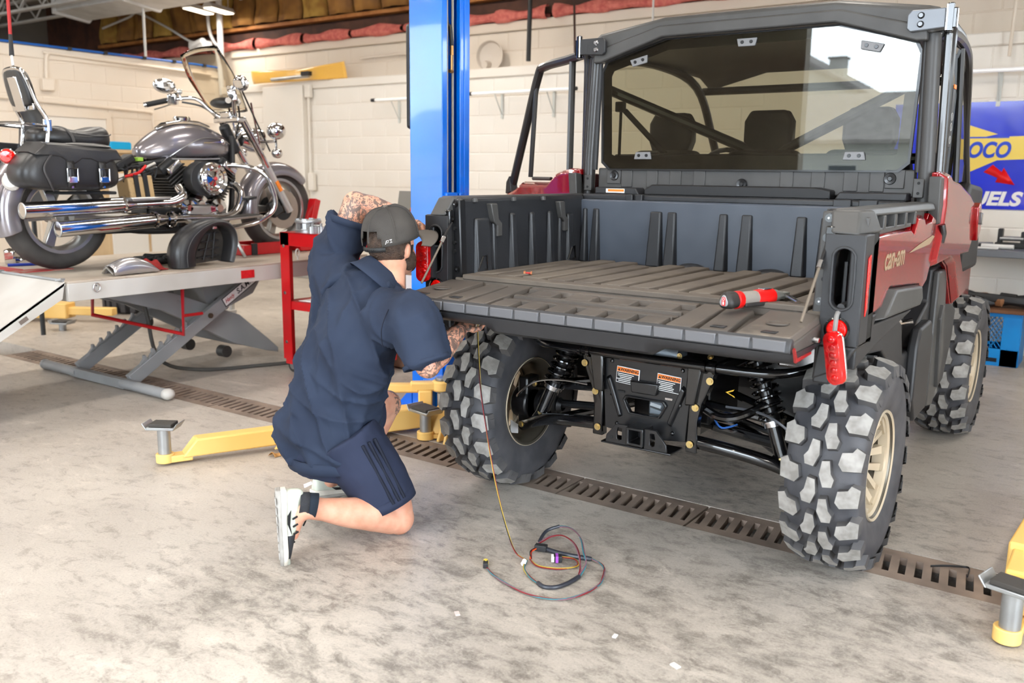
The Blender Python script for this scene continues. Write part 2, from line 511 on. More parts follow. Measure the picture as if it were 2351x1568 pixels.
# framed wall above the block: dark board, pine plate, insulation
m = MB(); m.box((-5.0, YU + 0.12, 3.60), (18.0, 0.1, 1.3)); struct(ob('wall_framing', m, DWOOD, smooth=0))
m = MB(); m.box((-5.6, YU + 0.02, 3.27), (13.4, 0.16, 0.045)); struct(ob('trim_5', m, WOOD, bevel=0.004))
m = MB(); m.box((-5.0, YU + 0.02, 3.13), (17.6, 0.06, 0.16)); struct(ob('trim_6', m, DWOOD, smooth=0))
where = ['left of the white vent pipe', 'right of the white vent pipe', 'above the yellow banner left end', 'above the yellow banner right end', 'left of the blue lift column', 'behind the blue lift column', 'right of the blue lift column', 'left of the black hanging pole', 'right of the black hanging pole', 'left of the cab roof', 'over the cab roof edge', 'at the far left corner', 'next to the far left corner']
xs = [-9.95, -8.95, -8.05, -7.15, -6.3, -5.5, -4.85, -4.2, -3.45, -2.75, -1.95, -11.6, -10.8]
for i, x in enumerate(xs):
    rnd = random.Random(i); L = 0.78 + 0.1 * rnd.random() - (0.15 if i in (5, 7, 8) else 0); m = MB()
    nx = 9
    def fn(u, v, x=x, L=L, rnd=rnd):
        a = 2 * PI * v
        w = 0.055 + 0.018 * math.sin(7 * u + i) + 0.008 * rnd.random()
        return (x - L / 2 + L * u, YU - 0.04 + 0.06 * math.cos(a), 3.045 + w * math.sin(a) * (0.75 if math.sin(a) < 0 else 1.2))
    m.grid(fn, nx, 10)
    tag(ob('insulation_batt', m, PINK), 'pink fibreglass insulation tuft on the wall top ' + where[i], 'insulation', 'pink insulation tufts along the wall top')
kw = 0.46
ORD = 'first second third fourth fifth sixth seventh eighth ninth tenth eleventh twelfth thirteenth fourteenth fifteenth sixteenth seventeenth eighteenth nineteenth twentieth'.split()
NAMES = ['far left bay', 'cabinet bay', 'motorcycle bay', 'centre bay', 'vehicle bay', 'right bay']
ROWS = ['by the doors', 'over the foreground', 'in the middle', 'by the back wall']
for i in range(17):
    x = -12.2 + kw * i; rnd = random.Random(50 + i); m = MB()
    def fn(u, v, x=x, i=i):
        return (x + kw * u * 0.97, YU - 0.03 - 0.09 * math.sin(PI * u) ** 0.6 - 0.02 * math.sin(9 * v + i) - 0.015 * math.sin(14 * u + 3 * v), 3.30 + 0.76 * v)
    m.grid(fn, 8, 8)
    tag(ob('kraft_batt', m, KRAFTY if i in (0, 3, 6, 10) else KRAFT, solid=0.01), ('yellowed' if i in (0, 3, 6, 10) else 'brown') + ' kraft faced insulation batt ' + ORD[i] + ' from the grey corner', 'insulation', 'kraft insulation batts above the pine plate')
# steel bar joists near the ceiling, top left
def joist(y, x0, x1, z, label):
    t = thing('bar_joist', label, 'joist', ((x0 + x1) / 2, y, z), group='white steel bar joists'); WMODE[0] = True
    m = MB(); m.box(((x0 + x1) / 2, y, z + 0.30), (x1 - x0, 0.07, 0.03)); ob('top_chord', m, WHITEM, t)
    m = MB(); m.box(((x0 + x1) / 2, y, z), (x1 - x0, 0.07, 0.03)); ob('bottom_chord', m, WHITEM, t)
    n = int((x1 - x0) / 0.30); m = MB(); pts = []
    for i in range(n + 1): pts.append((x0 + (x1 - x0) * i / n, y, z + (0.02 if i % 2 else 0.28)))
    m.tube(pts, 0.013, 6); ob('web_bar', m, WHITEM, t); WMODE[0] = False
joist(3.3, -13.9, -8.2, 3.46, 'white steel bar joist at the upper left edge')
joist(4.15, -13.9, -4.0, 3.56, 'white steel bar joist nearest the insulated wall')
joist(2.3, -13.9, -4.0, 3.62, 'white steel bar joist passing above the left frame edge')
# duct and lamps
t = thing('metal_duct', 'long pale sheet metal duct hanging at the upper left', 'duct', (-9.6, 3.8, 3.4)); WMODE[0] = True
m = MB(); m.prism([(3.45, 3.42), (3.9, 3.36), (4.0, 3.48), (3.95, 3.62), (3.45, 3.64)], -10.6, -6.2, 'x'); ob('duct_body', m, WHITEM, t, bevel=0.01)
for x in (-10.62, -9.0, -7.4):
    m = MB(); m.prism([(3.42, 3.39), (3.92, 3.33), (4.03, 3.47), (3.98, 3.65), (3.42, 3.67)], x, x + 0.05, 'x'); ob('duct_flange', m, WHITEM, t, bevel=0.006)
WMODE[0] = False
LAMPM = mat('lamp_diffuser', (255, 244, 225), 0.5, emit=((255, 240, 214), 9.0))
def shop_light(x, y, z, label, L=1.2, power=LAMP_W, rz=0.0):
    t = thing('shop_light', label, 'ceiling light', (x, y, z), (0, 0, rz), 'ceiling shop lights')
    m = MB(); m.box((0, 0, 0.05), (0.16, L, 0.06), taper=(0.55, 0.98)); ob('housing', m, WHITEM, t, bevel=0.006)
    m = MB(); m.box((0, 0, 0.012), (0.13, L - 0.04, 0.016)); ob('diffuser', m, LAMPM, t, bevel=0.004)
    for s in (-1, 1):
        m = MB(); m.tube([(0, s * L * 0.4, 0.08), (0, s * L * 0.4, ZC - z)], 0.004, 5); ob('hanger_wire', m, WHITEM, t)
    ld = bpy.data.lights.new('lamp_light', 'AREA'); ld.shape = 'RECTANGLE'; ld.size = 0.13; ld.size_y = L - 0.04
    ld.energy = power; ld.color = LAMP_COL
    lo = bpy.data.objects.new('lamp_light', ld); COL.objects.link(lo); lo.parent = t; lo.location = (0, 0, -0.004)
shop_light(-8.87, 4.42, 3.40, 'left one of the two lit shop lights by the vent pipe', 0.5, 25, 0.3)
shop_light(-8.62, 4.55, 3.40, 'right one of the two lit shop lights by the vent pipe', 0.5, 25, 0.3)
k = 0
for ix, x in enumerate((-11.5, -6.8, -4.6, -2.2, 0.2, 2.6)):
    for iy, y in enumerate((-4.6, -1.6, 1.4, 3.4)):
        if x == -11.5 and y > 2: continue
        if x > -4 and y > 3: continue
        k += 1
        shop_light(x, y, 3.72, 'lit shop light of the ' + NAMES[ix] + ' ' + ROWS[iy], 1.4)
# ================================================================= utility vehicle (rear axle centre above the origin, +Y is its front)
PLA = mat('textured_black_plastic', (40, 40, 42), 0.44, var=(6, (35, 35, 37), 1.0), bump=(420, 0.25, 0.001))
PLG = mat('grey_black_plastic', (70, 69, 68), 0.44, var=(5, (60, 59, 58), 1.0), bump=(420, 0.25, 0.001))
PLD = mat('bed_liner_black', (33, 34, 37), 0.36, var=(3, (42, 43, 46), 1.0), bump=(380, 0.3, 0.001))
DUST = mat('dusty_bed_liner', (84, 76, 69), 0.72, var=(4, (104, 95, 85), 1.0), bump=(300, 0.5, 0.001), dirt=(3.0, (128, 117, 105), 0.66))
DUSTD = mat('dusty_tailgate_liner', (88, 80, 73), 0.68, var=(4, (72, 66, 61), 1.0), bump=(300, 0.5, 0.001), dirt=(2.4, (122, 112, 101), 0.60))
FRM = mat('frame_gloss_black', (14, 14, 16), 0.18, coat=0.8)
FRMS = mat('frame_satin_black', (23, 23, 25), 0.32, coat=0.3)
TUBEB = mat('cage_black', (40, 38, 37), 0.36, coat=0.15)
RED = mat('metallic_red_paint', (150, 8, 16), 0.26, 0.15, coat=1.0, var=(1.2, (132, 4, 12), 1.0))
REDL = mat('red_lens', (214, 12, 12), 0.10, coat=1.0, var=(30, (160, 0, 4), 1.0), bump=(70, 0.7, 0.004))
REDR = mat('red_reflector', (255, 30, 18), 0.12, coat=1.0, bump=(90, 0.6, 0.003), var=(60, (226, 8, 8), 1.0))
TIRE = mat('tire_rubber', (58, 58, 62), 0.60, var=(9, (76, 75, 78), 1.0), bump=(160, 0.25, 0.002))
LUG = mat('tire_lug_face', (158, 154, 149), 0.80, var=(22, (128, 124, 119), 1.0), bump=(200, 0.5, 0.002))
LUGW = mat('tire_lug_side', (64, 63, 65), 0.7, var=(9, (84, 81, 80), 1.0))
RIM = mat('champagne_alloy', (212, 197, 172), 0.34, 0.35)
RIMD = mat('wheel_inner_bronze', (92, 86, 76), 0.35, 0.5)
ZINC = mat('gold_zinc', (214, 190, 132), 0.28, 0.9)
STEEL = mat('bright_steel', (205, 205, 208), 0.22, 1.0)
ALU = mat('cast_aluminium', (172, 182, 190), 0.38, 0.8, bump=(120, 0.3))
ORNG = mat('label_orange', (244, 128, 36), 0.45)
LWHT = mat('label_white', (244, 242, 240), 0.45)
LBLK = mat('label_black', (22, 22, 26), 0.45)
STRAP = mat('seat_belt', (26, 26, 28), 0.8)
GLASS = mat('tinted_glass', (188, 186, 163), 0.0, trans=1.0, ior=1.72, spec=0.5)
UTV = thing('utility_vehicle', 'red and black side by side utility vehicle with open tailgate', 'vehicle')
# ---------------- wheels
def tread_mesh(R=0.352, H=0.030, n=19):
    m = MB(); pit = 2 * PI / n
    def P(u, v, h, sh=0):
        rr = R + h - 0.020 * max(0, (abs(u) - 0.05) / 0.075) ** 2
        a = v / R
        return (u, rr * math.sin(a), rr * math.cos(a))
    def lugp(poly, v0, s):
        cu = sum(p[0] for p in poly) / len(poly); cv = sum(p[1] for p in poly) / len(poly)
        k = len(poly)
        top = [P(s * u, v0 + v, H) for u, v in poly]
        bot = [P(s * (cu + (u - cu) * 1.12), v0 + cv + (v - cv) * 1.14, -0.006) for u, v in poly]
        m.add(bot + top, [tuple(range(k, 2 * k))], 0)
        m.add(bot + top, [(i, (i + 1) % k, k + (i + 1) % k, k + i) for i in range(k)], 1)
    circ = R * pit
    cen = [(0.003, -0.006), (0.018, -0.042), (0.046, -0.038), (0.052, -0.014), (0.040, 0.002), (0.032, 0.040), (0.008, 0.036)]
    sho = [(0.059, -0.024), (0.074, -0.042), (0.127, -0.037), (0.132, 0.022), (0.106, 0.034), (0.096, 0.018), (0.066, 0.012)]
    for i in range(n):
        lugp(cen, i * circ, 1); lugp(cen, (i + 0.5) * circ, -1)
        lugp(sho, (i + 0.5) * circ, 1); lugp(sho, (i + 0.0) * circ, -1)
        # sidewall bites below the shoulder lugs
        for s, off in ((1, 0.5), (-1, 0.0)):
            v0 = (i + off) * circ; a0, a1 = (v0 - 0.018) / R, (v0 + 0.016) / R
            q = []
            for rr, xx in ((R + 0.004, 0.120), (R - 0.030, 0.131)):
                for a in (a0, a1): q.append((s * xx, rr * math.sin(a), rr * math.cos(a)))
            for rr, xx in ((R + 0.004, 0.128), (R - 0.030, 0.136)):
                for a in (a0, a1): q.append((s * xx, rr * math.sin(a), rr * math.cos(a)))
            m.add(q, [(4, 5, 7, 6), (0, 4, 6, 2), (1, 3, 7, 5), (2, 6, 7, 3)], 1)
    return m
tread_me = mesh_of('tread', tread_mesh(), [LUG, LUGW], 20)
m = MB()
prof = [(0.186, -0.085), (0.196, -0.104), (0.225, -0.117), (0.270, -0.126), (0.315, -0.126), (0.338, -0.118), (0.351, -0.095), (0.356, -0.05), (0.357, 0), (0.356, 0.05), (0.351, 0.095), (0.338, 0.118), (0.315, 0.126), (0.270, 0.126), (0.225, 0.117), (0.196, 0.104), (0.186, 0.085)]
m.lathe(prof, axis='x', n=64)
tire_me = mesh_of('tire', m, TIRE, 50)
m = MB()
m.lathe([(0.196, 0.098), (0.200, 0.106), (0.193, 0.109), (0.184, 0.100), (0.176, 0.070), (0.168, 0.02), (0.165, -0.06), (0.176, -0.085), (0.190, -0.096), (0.199, -0.106), (0.195, -0.109), (0.186, -0.104)], axis='x', n=56)
rim_me = mesh_of('rim_barrel', m, RIMD, 40)
m = MB(); m.lathe([(0.199, -0.1065), (0.1965, -0.110), (0.1925, -0.107)], axis='x', n=56, close=True)
lip_me = mesh_of('rim_lip', m, RIM, 40)
m = MB(); m.lathe([(0.199, 0.106), (0.1965, 0.112), (0.188, 0.107)], axis='x', n=56, close=True)
lip2_me = mesh_of('outer_rim_lip', m, RIM, 40)
m = MB()
m.lathe([(0.0, 0.046), (0.045, 0.046), (0.062, 0.038), (0.064, 0.020), (0.0, 0.020)], axis='x', n=28)
for i in range(7):
    a = 2 * PI * i / 7; R_ = Matrix.Rotation(a, 3, 'X')
    st = len(m.v)
    for s in (-1, 1):
        m.add([(0.020, 0.012 * s, 0.05), (0.040, 0.012 * s, 0.05), (0.040, 0.034 * s, 0.05), (0.020, 0.034 * s, 0.05),
               (0.060, 0.010 * s + 0.012 * s, 0.182), (0.088, 0.010 * s + 0.010 * s, 0.182), (0.084, 0.050 * s, 0.180), (0.056, 0.050 * s, 0.180)],
              [(0, 1, 2, 3), (4, 5, 6, 7), (0, 1, 5, 4), (1, 2, 6, 5), (2, 3, 7, 6), (3, 0, 4, 7)])
    m.box((0.066, 0, 0.168), (0.04, 0.09, 0.026))
    m.v[st:] = [tuple(R_ @ Vector(p)) for p in m.v[st:]]
m.lathe([(0.186, 0.100), (0.174, 0.092), (0.170, 0.060), (0.182, 0.060)], axis='x', n=56)
spoke_me = mesh_of('spoke_face', m, RIM, 30)
mnut = MB()
for i in range(4):
    a = 2 * PI * i / 4 + 0.4; mnut.tube([(0.044, 0.042 * math.cos(a), 0.042 * math.sin(a)), (0.064, 0.042 * math.cos(a), 0.042 * math.sin(a))], 0.010, 6)
nut_me = mesh_of('wheel_nuts', mnut, BLACKP, 30)
def wheel(loc, side, spin, lab):
    w = part('wheel', UTV, loc, (spin, 0, 0 if side > 0 else PI)); w['label'] = lab
    for n_, me in (('tire', tire_me), ('tread', tread_me), ('rim_barrel', rim_me), ('rim_lip', lip_me), ('outer_rim_lip', lip2_me), ('spoke_face', spoke_me), ('wheel_nut', nut_me)):
        o = bpy.data.objects.new(n_, me); COL.objects.link(o); o.parent = w
    return w
ZW = 0.3825
wheel((0.735, 0, ZW), 1, 0.10, 'right rear wheel')
wheel((-0.735, 0, ZW), -1, 0.02, 'left rear wheel')
wheel((0.735, 2.11, ZW), 1, 0.3, 'right front wheel')
wheel((-0.735, 2.11, ZW), -1, 0.3, 'left front wheel')
# ---------------- cargo bed
ZB = 0.968   # bed floor
m = MB(); m.box((0, 0.05, ZB - 0.025), (1.44, 0.96, 0.05)); m.box((0, -0.40, ZB + 0.004), (1.36, 0.07, 0.020))
for i in range(12):
    x = -0.635 + i * 0.1155
    y1 = 0.46 if i % 3 else 0.34
    m.prism([(-0.043, 0), (0.043, 0), (0.039, 0.017), (-0.039, 0.017)], -0.36, y1, 'y')
    m.v[-8:] = [(p[0] + x, p[1], p[2] + ZB) for p in m.v[-8:]]
ob('bed_floor', m, DUST, UTV, bevel=0.004)
def bed_side(s):
    t = part('bed_side_wall', UTV)
    # inner wall skin, slightly flared towards the top
    m = MB(); m.prism([(0.690, ZB - 0.03), (0.702, 1.272), (0.712, 1.282), (0.800, 1.282), (0.812, 1.27), (0.812, 1.22), (0.76, 1.19), (0.735, ZB - 0.03)], -0.40, 0.53, 'y')
    if s < 0: m.xf(Matrix.Scale(-1, 4, (1, 0, 0)))
    ob('inner_skin', m, PLD, t, bevel=0.008)
    ribs = [(-0.345, -0.235, 1.20, 0.028), (-0.225, -0.185, 1.215, 0.02), (-0.100, -0.045, 1.215, 0.03), (0.050, 0.100, 1.215, 0.03), (0.195, 0.245, 1.215, 0.03), (0.290, 0.330, 1.205, 0.02), (0.36, 0.43, 1.20, 0.026)]
    for (a, c, zt, d) in ribs:
        m = MB(); x0 = 0.698
        e = 0.010
        pts = [(x0, a, ZB), (x0, c, ZB), (x0 - d, c - e, ZB), (x0 - d, a + e, ZB), (x0, a + 0.006, zt), (x0, c - 0.006, zt), (x0 - d * 0.45, c - e - 0.004, zt - 0.006), (x0 - d * 0.45, a + e + 0.004, zt - 0.006)]
        m.add([(p[0] * s, p[1], p[2]) for p in pts], [(0, 1, 2, 3), (4, 5, 6, 7), (0, 1, 5, 4), (1, 2, 6, 5), (2, 3, 7, 6), (3, 0, 4, 7)])
        ob('wall_rib', m, PLD, t, bevel=0.007, seg=3)
    for y in (-0.215, 0.31):   # stake pockets
        m = MB()
        m.prism([(y - 0.035, 1.255), (y + 0.01, 1.255), (y + 0.022, 1.19), (y + 0.045, 1.175), (y + 0.045, 1.12), (y + 0.012, 1.12), (y + 0.012, 1.165), (y - 0.012, 1.18)], 0.676 * s, 0.704 * s, 'x'); ob('stake_pocket', m, PLG, t, bevel=0.004)
    for y in (-0.30, 0.395):   # tie-down cleats
        m = MB(); m.tube([(0.676 * s, y - 0.035, ZB + 0.022), (0.672 * s, y - 0.01, ZB + 0.075), (0.672 * s, y + 0.016, ZB + 0.080), (0.672 * s, y + 0.020, ZB + 0.022)], 0.0045, 6, closed=True); ob('tie_down', m, FRM, t)
    # moulded top edge humps
    for y in (-0.33, -0.06, 0.17):
        m = MB(); m.tube([(0.700 * s, y, 1.278), (0.698 * s, y, 1.262)], 0.012, 10); ob('rail_plug', m, PLG, t)
    return t
bed_side(-1); bed_side(1)
# front wall of the bed
m = MB(); m.box((0, 0.555, (ZB + 1.262) / 2 - 0.01), (1.42, 0.09, 1.262 - ZB + 0.02)); fw_ = ob('bed_front_wall', m, mat('bed_front_wall_reflection', (60, 66, 76), 0.34, var=(3.5, (74, 80, 90), 1.0), bump=(400, 0.2, 0.001)), UTV, bevel=0.008)  # bluish outdoor reflection painted into the wall's base colour
for (xa, xb, d, zt) in ((-0.69, -0.665, 0.03, 1.22), (-0.635, -0.60, 0.03, 1.22), (-0.335, -0.275, 0.034, 1.215), (-0.250, -0.205, 0.03, 1.215), (-0.005, 0.035, 0.034, 1.215), (0.095, 0.145, 0.03, 1.215), (0.33, 0.375, 0.034, 1.215), (0.43, 0.48, 0.03, 1.215), (0.62, 0.66, 0.03, 1.215)):
    m = MB(); y0 = 0.512
    pts = [(xa - 0.012, y0, ZB), (xb + 0.012, y0, ZB), (xb + 0.004, y0 - d, ZB), (xa - 0.004, y0 - d, ZB), (xa, y0, zt), (xb, y0, zt), (xb - 0.006, y0 - d * 0.5, zt), (xa + 0.006, y0 - d * 0.5, zt)]
    m.add(pts, [(0, 1, 2, 3), (4, 5, 6, 7), (0, 1, 5, 4), (1, 2, 6, 5), (2, 3, 7, 6), (3, 0, 4, 7)])
    ob('front_rib', m, PLD, fw_, bevel=0.006, seg=3)
for x in (-0.12, 0.24):
    m = MB(); m.ell((x, 0.50, ZB - 0.004), (0.075, 0.035, 0.03), 20, 8); ob('floor_dimple', m, PLD, fw_)
m = MB(); m.box((0, 0.60, 1.272), (1.44, 0.10, 0.03)); ob('bed_front_cap', m, PLD, UTV, bevel=0.008)
for x in (-0.46, -0.41, 0.50, 0.60):
    m = MB(); m.box((x, 0.555, 1.262), (0.035 if x < 0 else 0.07, 0.05, 0.055)); ob('cap_step', m, PLD, UTV, bevel=0.004)
m = MB(); m.box((0.505, 0.505, 1.15), (0.055, 0.004, 0.14)); lb = ob('bed_label', m, LWHT, UTV, label='white bed loading label with an orange header')
m = MB(); m.box((0.505, 0.502, 1.205), (0.055, 0.004, 0.022)); ob('label_header', m, ORNG, lb)
for i in range(4):
    m = MB(); m.box((0.505, 0.502, 1.175 - i * 0.024), (0.042, 0.004, 0.010)); ob('label_line', m, mat('label_grey', (120, 124, 132), 0.5), lb)
# rail caps and tail posts
def tail_post(s):
    t = part('tail_post', UTV)
    sx = Matrix.Scale(s, 4, (1, 0, 0)) if s < 0 else None
    def put(name, m, mt, **k):
        if sx is not None: m.xf(sx)
        return ob(name, m, mt, t, **k)
    m = MB()   # long rail cap, heavier towards the tail
    m.add([(0.735, -0.425, 1.285), (0.815, -0.40, 1.285), (0.83, -0.385, 1.262), (0.735, -0.44, 1.258), (0.742, 0.62, 1.287), (0.825, 0.62, 1.285), (0.836, 0.62, 1.255), (0.742, 0.62, 1.25)],
          [(0, 1, 2, 3), (4, 5, 6, 7), (0, 1, 5, 4), (1, 2, 6, 5), (2, 3, 7, 6), (3, 0, 4, 7)])
    put('rail_cap', m, PLG, bevel=0.008, seg=3)
    m = MB()   # sloped cap over the lamp housing
    m.add([(0.728, -0.43, 1.280), (0.812, -0.42, 1.280), (0.840, -0.36, 1.280), (0.728, -0.36, 1.280), (0.742, -0.47, 1.212), (0.822, -0.466, 1.208), (0.862, -0.34, 1.215), (0.728, -0.36, 1.215)],
          [(0, 1, 2, 3), (4, 5, 6, 7), (0, 1, 5, 4), (1, 2, 6, 5), (2, 3, 7, 6), (3, 0, 4, 7)])
    put('corner_cap', m, PLG, bevel=0.008, seg=3)
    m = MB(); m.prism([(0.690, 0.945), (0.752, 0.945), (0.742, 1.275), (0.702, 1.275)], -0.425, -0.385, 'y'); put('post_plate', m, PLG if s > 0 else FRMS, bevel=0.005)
    out = rectloop(0.728, 0.875, 0.842, 1.210); inn = stadium(0.787, 1.078, 0.030, 0.090)
    m = MB(); m.ring(out, inn, -0.468, -0.44, 'y'); put('lamp_bezel', m, PLA, bevel=0.006, seg=3)
    m = MB(); m.ring(stadium(0.787, 1.078, 0.037, 0.098), inn, -0.474, -0.466, 'y'); put('slot_lip', m, PLA, bevel=0.002)
    m = MB(); m.prism([(0.730, 0.875), (0.742, 0.875), (0.742, 1.21), (0.730, 1.21)], -0.45, -0.30, 'y'); m.prism([(0.834, 0.875), (0.842, 0.875), (0.842, 1.21), (0.834, 1.21)], -0.45, -0.30, 'y'); m.box((0.787, -0.30, 1.04), (0.11, 0.01, 0.34)); m.box((0.787, -0.37, 0.88), (0.11, 0.15, 0.01)); put('lamp_well', m, mat('well_black', (14, 14, 15), 0.6))
    m = MB(); m.box((0.776, -0.39, 1.06), (0.012, 0.02, 0.13)); put('well_bracket', m, PLA, bevel=0.002)
    m = MB(); m.prism([(0.715, 0.76), (0.80, 0.80), (0.842, 0.875), (0.728, 0.875)], -0.468, -0.35, 'y'); m.box((0.745, -0.44, 0.83), (0.055, 0.05, 0.16)); put('post_foot', m, PLA, bevel=0.008)
    m = MB(); m.lathe([(0.0, -0.478), (0.026, -0.478), (0.031, -0.473), (0.033, -0.462)], (0.782, 0, 0.925), 'y', 24); put('round_reflector', m, REDR)
    m = MB(); m.lathe([(0.033, -0.476), (0.038, -0.474), (0.039, -0.462)], (0.782, 0, 0.925), 'y', 24); put('reflector_ring', m, FRM)
    for i in range(8):   # facet lines in the reflector
        a = PI * i / 8
    m = MB(); m.prism([(-0.43, 1.14), (-0.405, 1.15), (-0.40, 1.09), (-0.41, 1.04), (-0.405, 0.99), (-0.425, 0.965)], 0.846, 0.850, 'x'); put('side_marker', m, REDR, bevel=0.001)
    m = MB(); m.box((0.8235, -0.415, 1.045), (0.044, 0.10, 0.335)); put('post_side', m, PLA, bevel=0.006)
    for (x, z) in ((0.723, 1.255), (0.712, 1.000)):
        m = MB(); m.lathe([(0, -0.432), (0.009, -0.432), (0.009, -0.428), (0.013, -0.428), (0.013, -0.424)], (x, 0, z), 'y', 16); put('post_bolt', m, FRM)
        m = MB(); m.lathe([(0, -0.434), (0.003, -0.434), (0.003, -0.432)], (x, 0, z), 'y', 10); put('post_bolt_core', m, STEEL)
    m = MB(); m.box((0.738, -0.445, 1.205), (0.028, 0.03, 0.055)); put('latch_striker', m, FRM, bevel=0.004)
    for z in (1.16, 1.105, 1.07):
        m = MB(); m.lathe([(0, -0.437), (0.007, -0.437), (0.007, -0.424)], (0.722, 0, z), 'y', 12); put('post_hole', m, mat('well_black', (14, 14, 15), 0.6))
    return t
tail_post(1); tail_post(-1)
# ---------------- side panel (both sides), painted
def side_panel(s):
    t = part('bed_side_panel', UTV)
    def X(v): return v * s
    body = [(-0.375, 1.186), (-0.318, 1.206), (0.175, 1.206), (0.242, 1.184), (0.289, 1.246), (0.399, 1.244), (0.433, 1.219), (0.549, 1.222), (0.571, 1.246), (0.622, 1.236), (0.66, 1.122), (0.548, 0.977), (0.47, 0.953), (0.41, 0.981), (-0.105, 1.015), (-0.20, 0.952), (-0.388, 0.940)]
    c = (0.1, 1.1)
    inner = [(c[0] + (p[0] - c[0]) * 0.955, c[1] + (p[1] - c[1]) * 0.90) for p in body]
    m = MB(); m.prism(body, X(0.800), X(0.822), 'x'); m.prism(body, X(0.822), X(0.842), 'x', poly2=inner)
    ob('painted_panel', m, RED, t, bevel=0.004, seg=3)
    m = MB(); m.prism([(-0.105, 1.022), (0.375, 0.990), (0.41, 0.925), (0.36, 0.895), (-0.235, 0.915), (-0.21, 0.945)], X(0.80), X(0.862), 'x', poly2=[(-0.06, 1.01), (0.36, 0.984), (0.39, 0.935), (0.35, 0.915), (-0.20, 0.932), (-0.17, 0.95)])
    ob('grab_bulge', m, PLG, t, bevel=0.008, seg=3)
    m = MB(); m.prism([(-0.43, 0.945), (-0.388, 0.938), (-0.20, 0.950), (-0.235, 0.915), (0.36, 0.895), (0.10, 0.87), (-0.24, 0.835), (-0.44, 0.80)], X(0.77), X(0.835), 'x'); ob('lower_trim', m, PLA, t, bevel=0.006)
    # slotted strip below the rail cap
    m = MB(); m.prism([(-0.40, 1.20), (0.20, 1.208), (0.20, 1.222), (-0.40, 1.222)], X(0.79), X(0.832), 'x')
    for y in (-0.395, -0.20, -0.045, 0.11, 0.26):
        m.prism([(y - 0.018, 1.215), (y + 0.018, 1.215), (y + 0.012, 1.26), (y - 0.012, 1.26)], X(0.795), X(0.834), 'x')
    ob('slotted_strip', m, PLG, t, bevel=0.003)
    m = MB(); m.box((X(0.79), 0.1, 1.24), (0.03, 1.0, 0.05)); ob('strip_back', m, mat('well_black', (14, 14, 15), 0.6), t)
    text('side_lettering', 'can-am', 0.105, mat('decal_gold', (176, 152, 122), 0.35, 0.3), t, (X(0.8432), -0.06, 1.118), (PI / 2, 0, PI / 2 if s > 0 else -PI / 2), 0.25, 0.0006, sx=0.95, bold=0.0015)
    m = MB(); m.add([(X(0.8435), 0.14, 1.118), (X(0.8435), 0.52, 1.130), (X(0.8435), 0.60, 1.155), (X(0.8435), 0.56, 1.162), (X(0.8435), 0.30, 1.138)], [(0, 1, 2, 3, 4)]); ob('side_stripe', m, mat('decal_gold', (176, 152, 122), 0.35, 0.3), t)
side_panel(1); side_panel(-1)
# ---------------- tailgate, folded down
TG = part('tailgate', UTV)
YT, YH = -0.742, -0.435
def tz(y): return 0.930 + (0.962 - 0.930) * (y - YT) / (YH - YT)
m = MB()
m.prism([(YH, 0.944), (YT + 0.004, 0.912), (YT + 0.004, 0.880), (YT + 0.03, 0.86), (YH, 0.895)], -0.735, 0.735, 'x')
ob('liner_base', m, mat('liner_base_shaded', (62, 57, 53), 0.7, var=(5, (76, 70, 65), 1.0), bump=(300, 0.5, 0.001)), TG, bevel=0.006)  # shadow of the recesses put into this darker base colour
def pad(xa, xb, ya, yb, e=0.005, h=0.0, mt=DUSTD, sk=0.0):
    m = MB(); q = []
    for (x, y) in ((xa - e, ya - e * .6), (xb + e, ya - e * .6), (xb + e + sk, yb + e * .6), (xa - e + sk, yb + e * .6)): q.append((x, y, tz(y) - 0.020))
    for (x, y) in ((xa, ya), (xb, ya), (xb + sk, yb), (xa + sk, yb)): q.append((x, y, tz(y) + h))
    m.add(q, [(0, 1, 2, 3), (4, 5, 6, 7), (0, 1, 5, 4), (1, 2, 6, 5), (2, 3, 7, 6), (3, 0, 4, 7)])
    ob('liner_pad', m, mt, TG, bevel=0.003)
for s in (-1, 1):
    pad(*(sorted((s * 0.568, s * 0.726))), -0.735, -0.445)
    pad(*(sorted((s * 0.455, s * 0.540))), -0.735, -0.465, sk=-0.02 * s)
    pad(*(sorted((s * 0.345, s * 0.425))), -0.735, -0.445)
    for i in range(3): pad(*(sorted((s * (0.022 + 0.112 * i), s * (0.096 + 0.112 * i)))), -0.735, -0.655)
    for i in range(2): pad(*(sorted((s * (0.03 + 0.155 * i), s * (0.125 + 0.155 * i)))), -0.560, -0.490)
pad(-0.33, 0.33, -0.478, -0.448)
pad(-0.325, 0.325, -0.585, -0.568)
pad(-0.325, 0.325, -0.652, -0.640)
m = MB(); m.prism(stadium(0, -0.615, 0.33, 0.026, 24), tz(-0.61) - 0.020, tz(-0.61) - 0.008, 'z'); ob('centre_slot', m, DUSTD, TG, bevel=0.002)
for s in (-1, 1):
    m = MB(); m.lathe([(0.0, 0.0), (0.034, 0.0), (0.034, 0.004), (0.028, 0.004), (0.026, 0.001)], (s * 0.645, -0.60, tz(-0.6) + 0.0005), 'z', 20); ob('liner_boss', m, DUSTD, TG)
    for x in (0.50, 0.655):
        m = MB(); m.box((s * x, -0.700, tz(-0.7) + 0.001), (0.045, 0.03, 0.004)); m2 = ob('recess_shade_plate', m, PLA, TG, bevel=0.002)  # thin dark plate painting a recess's shade onto the pad
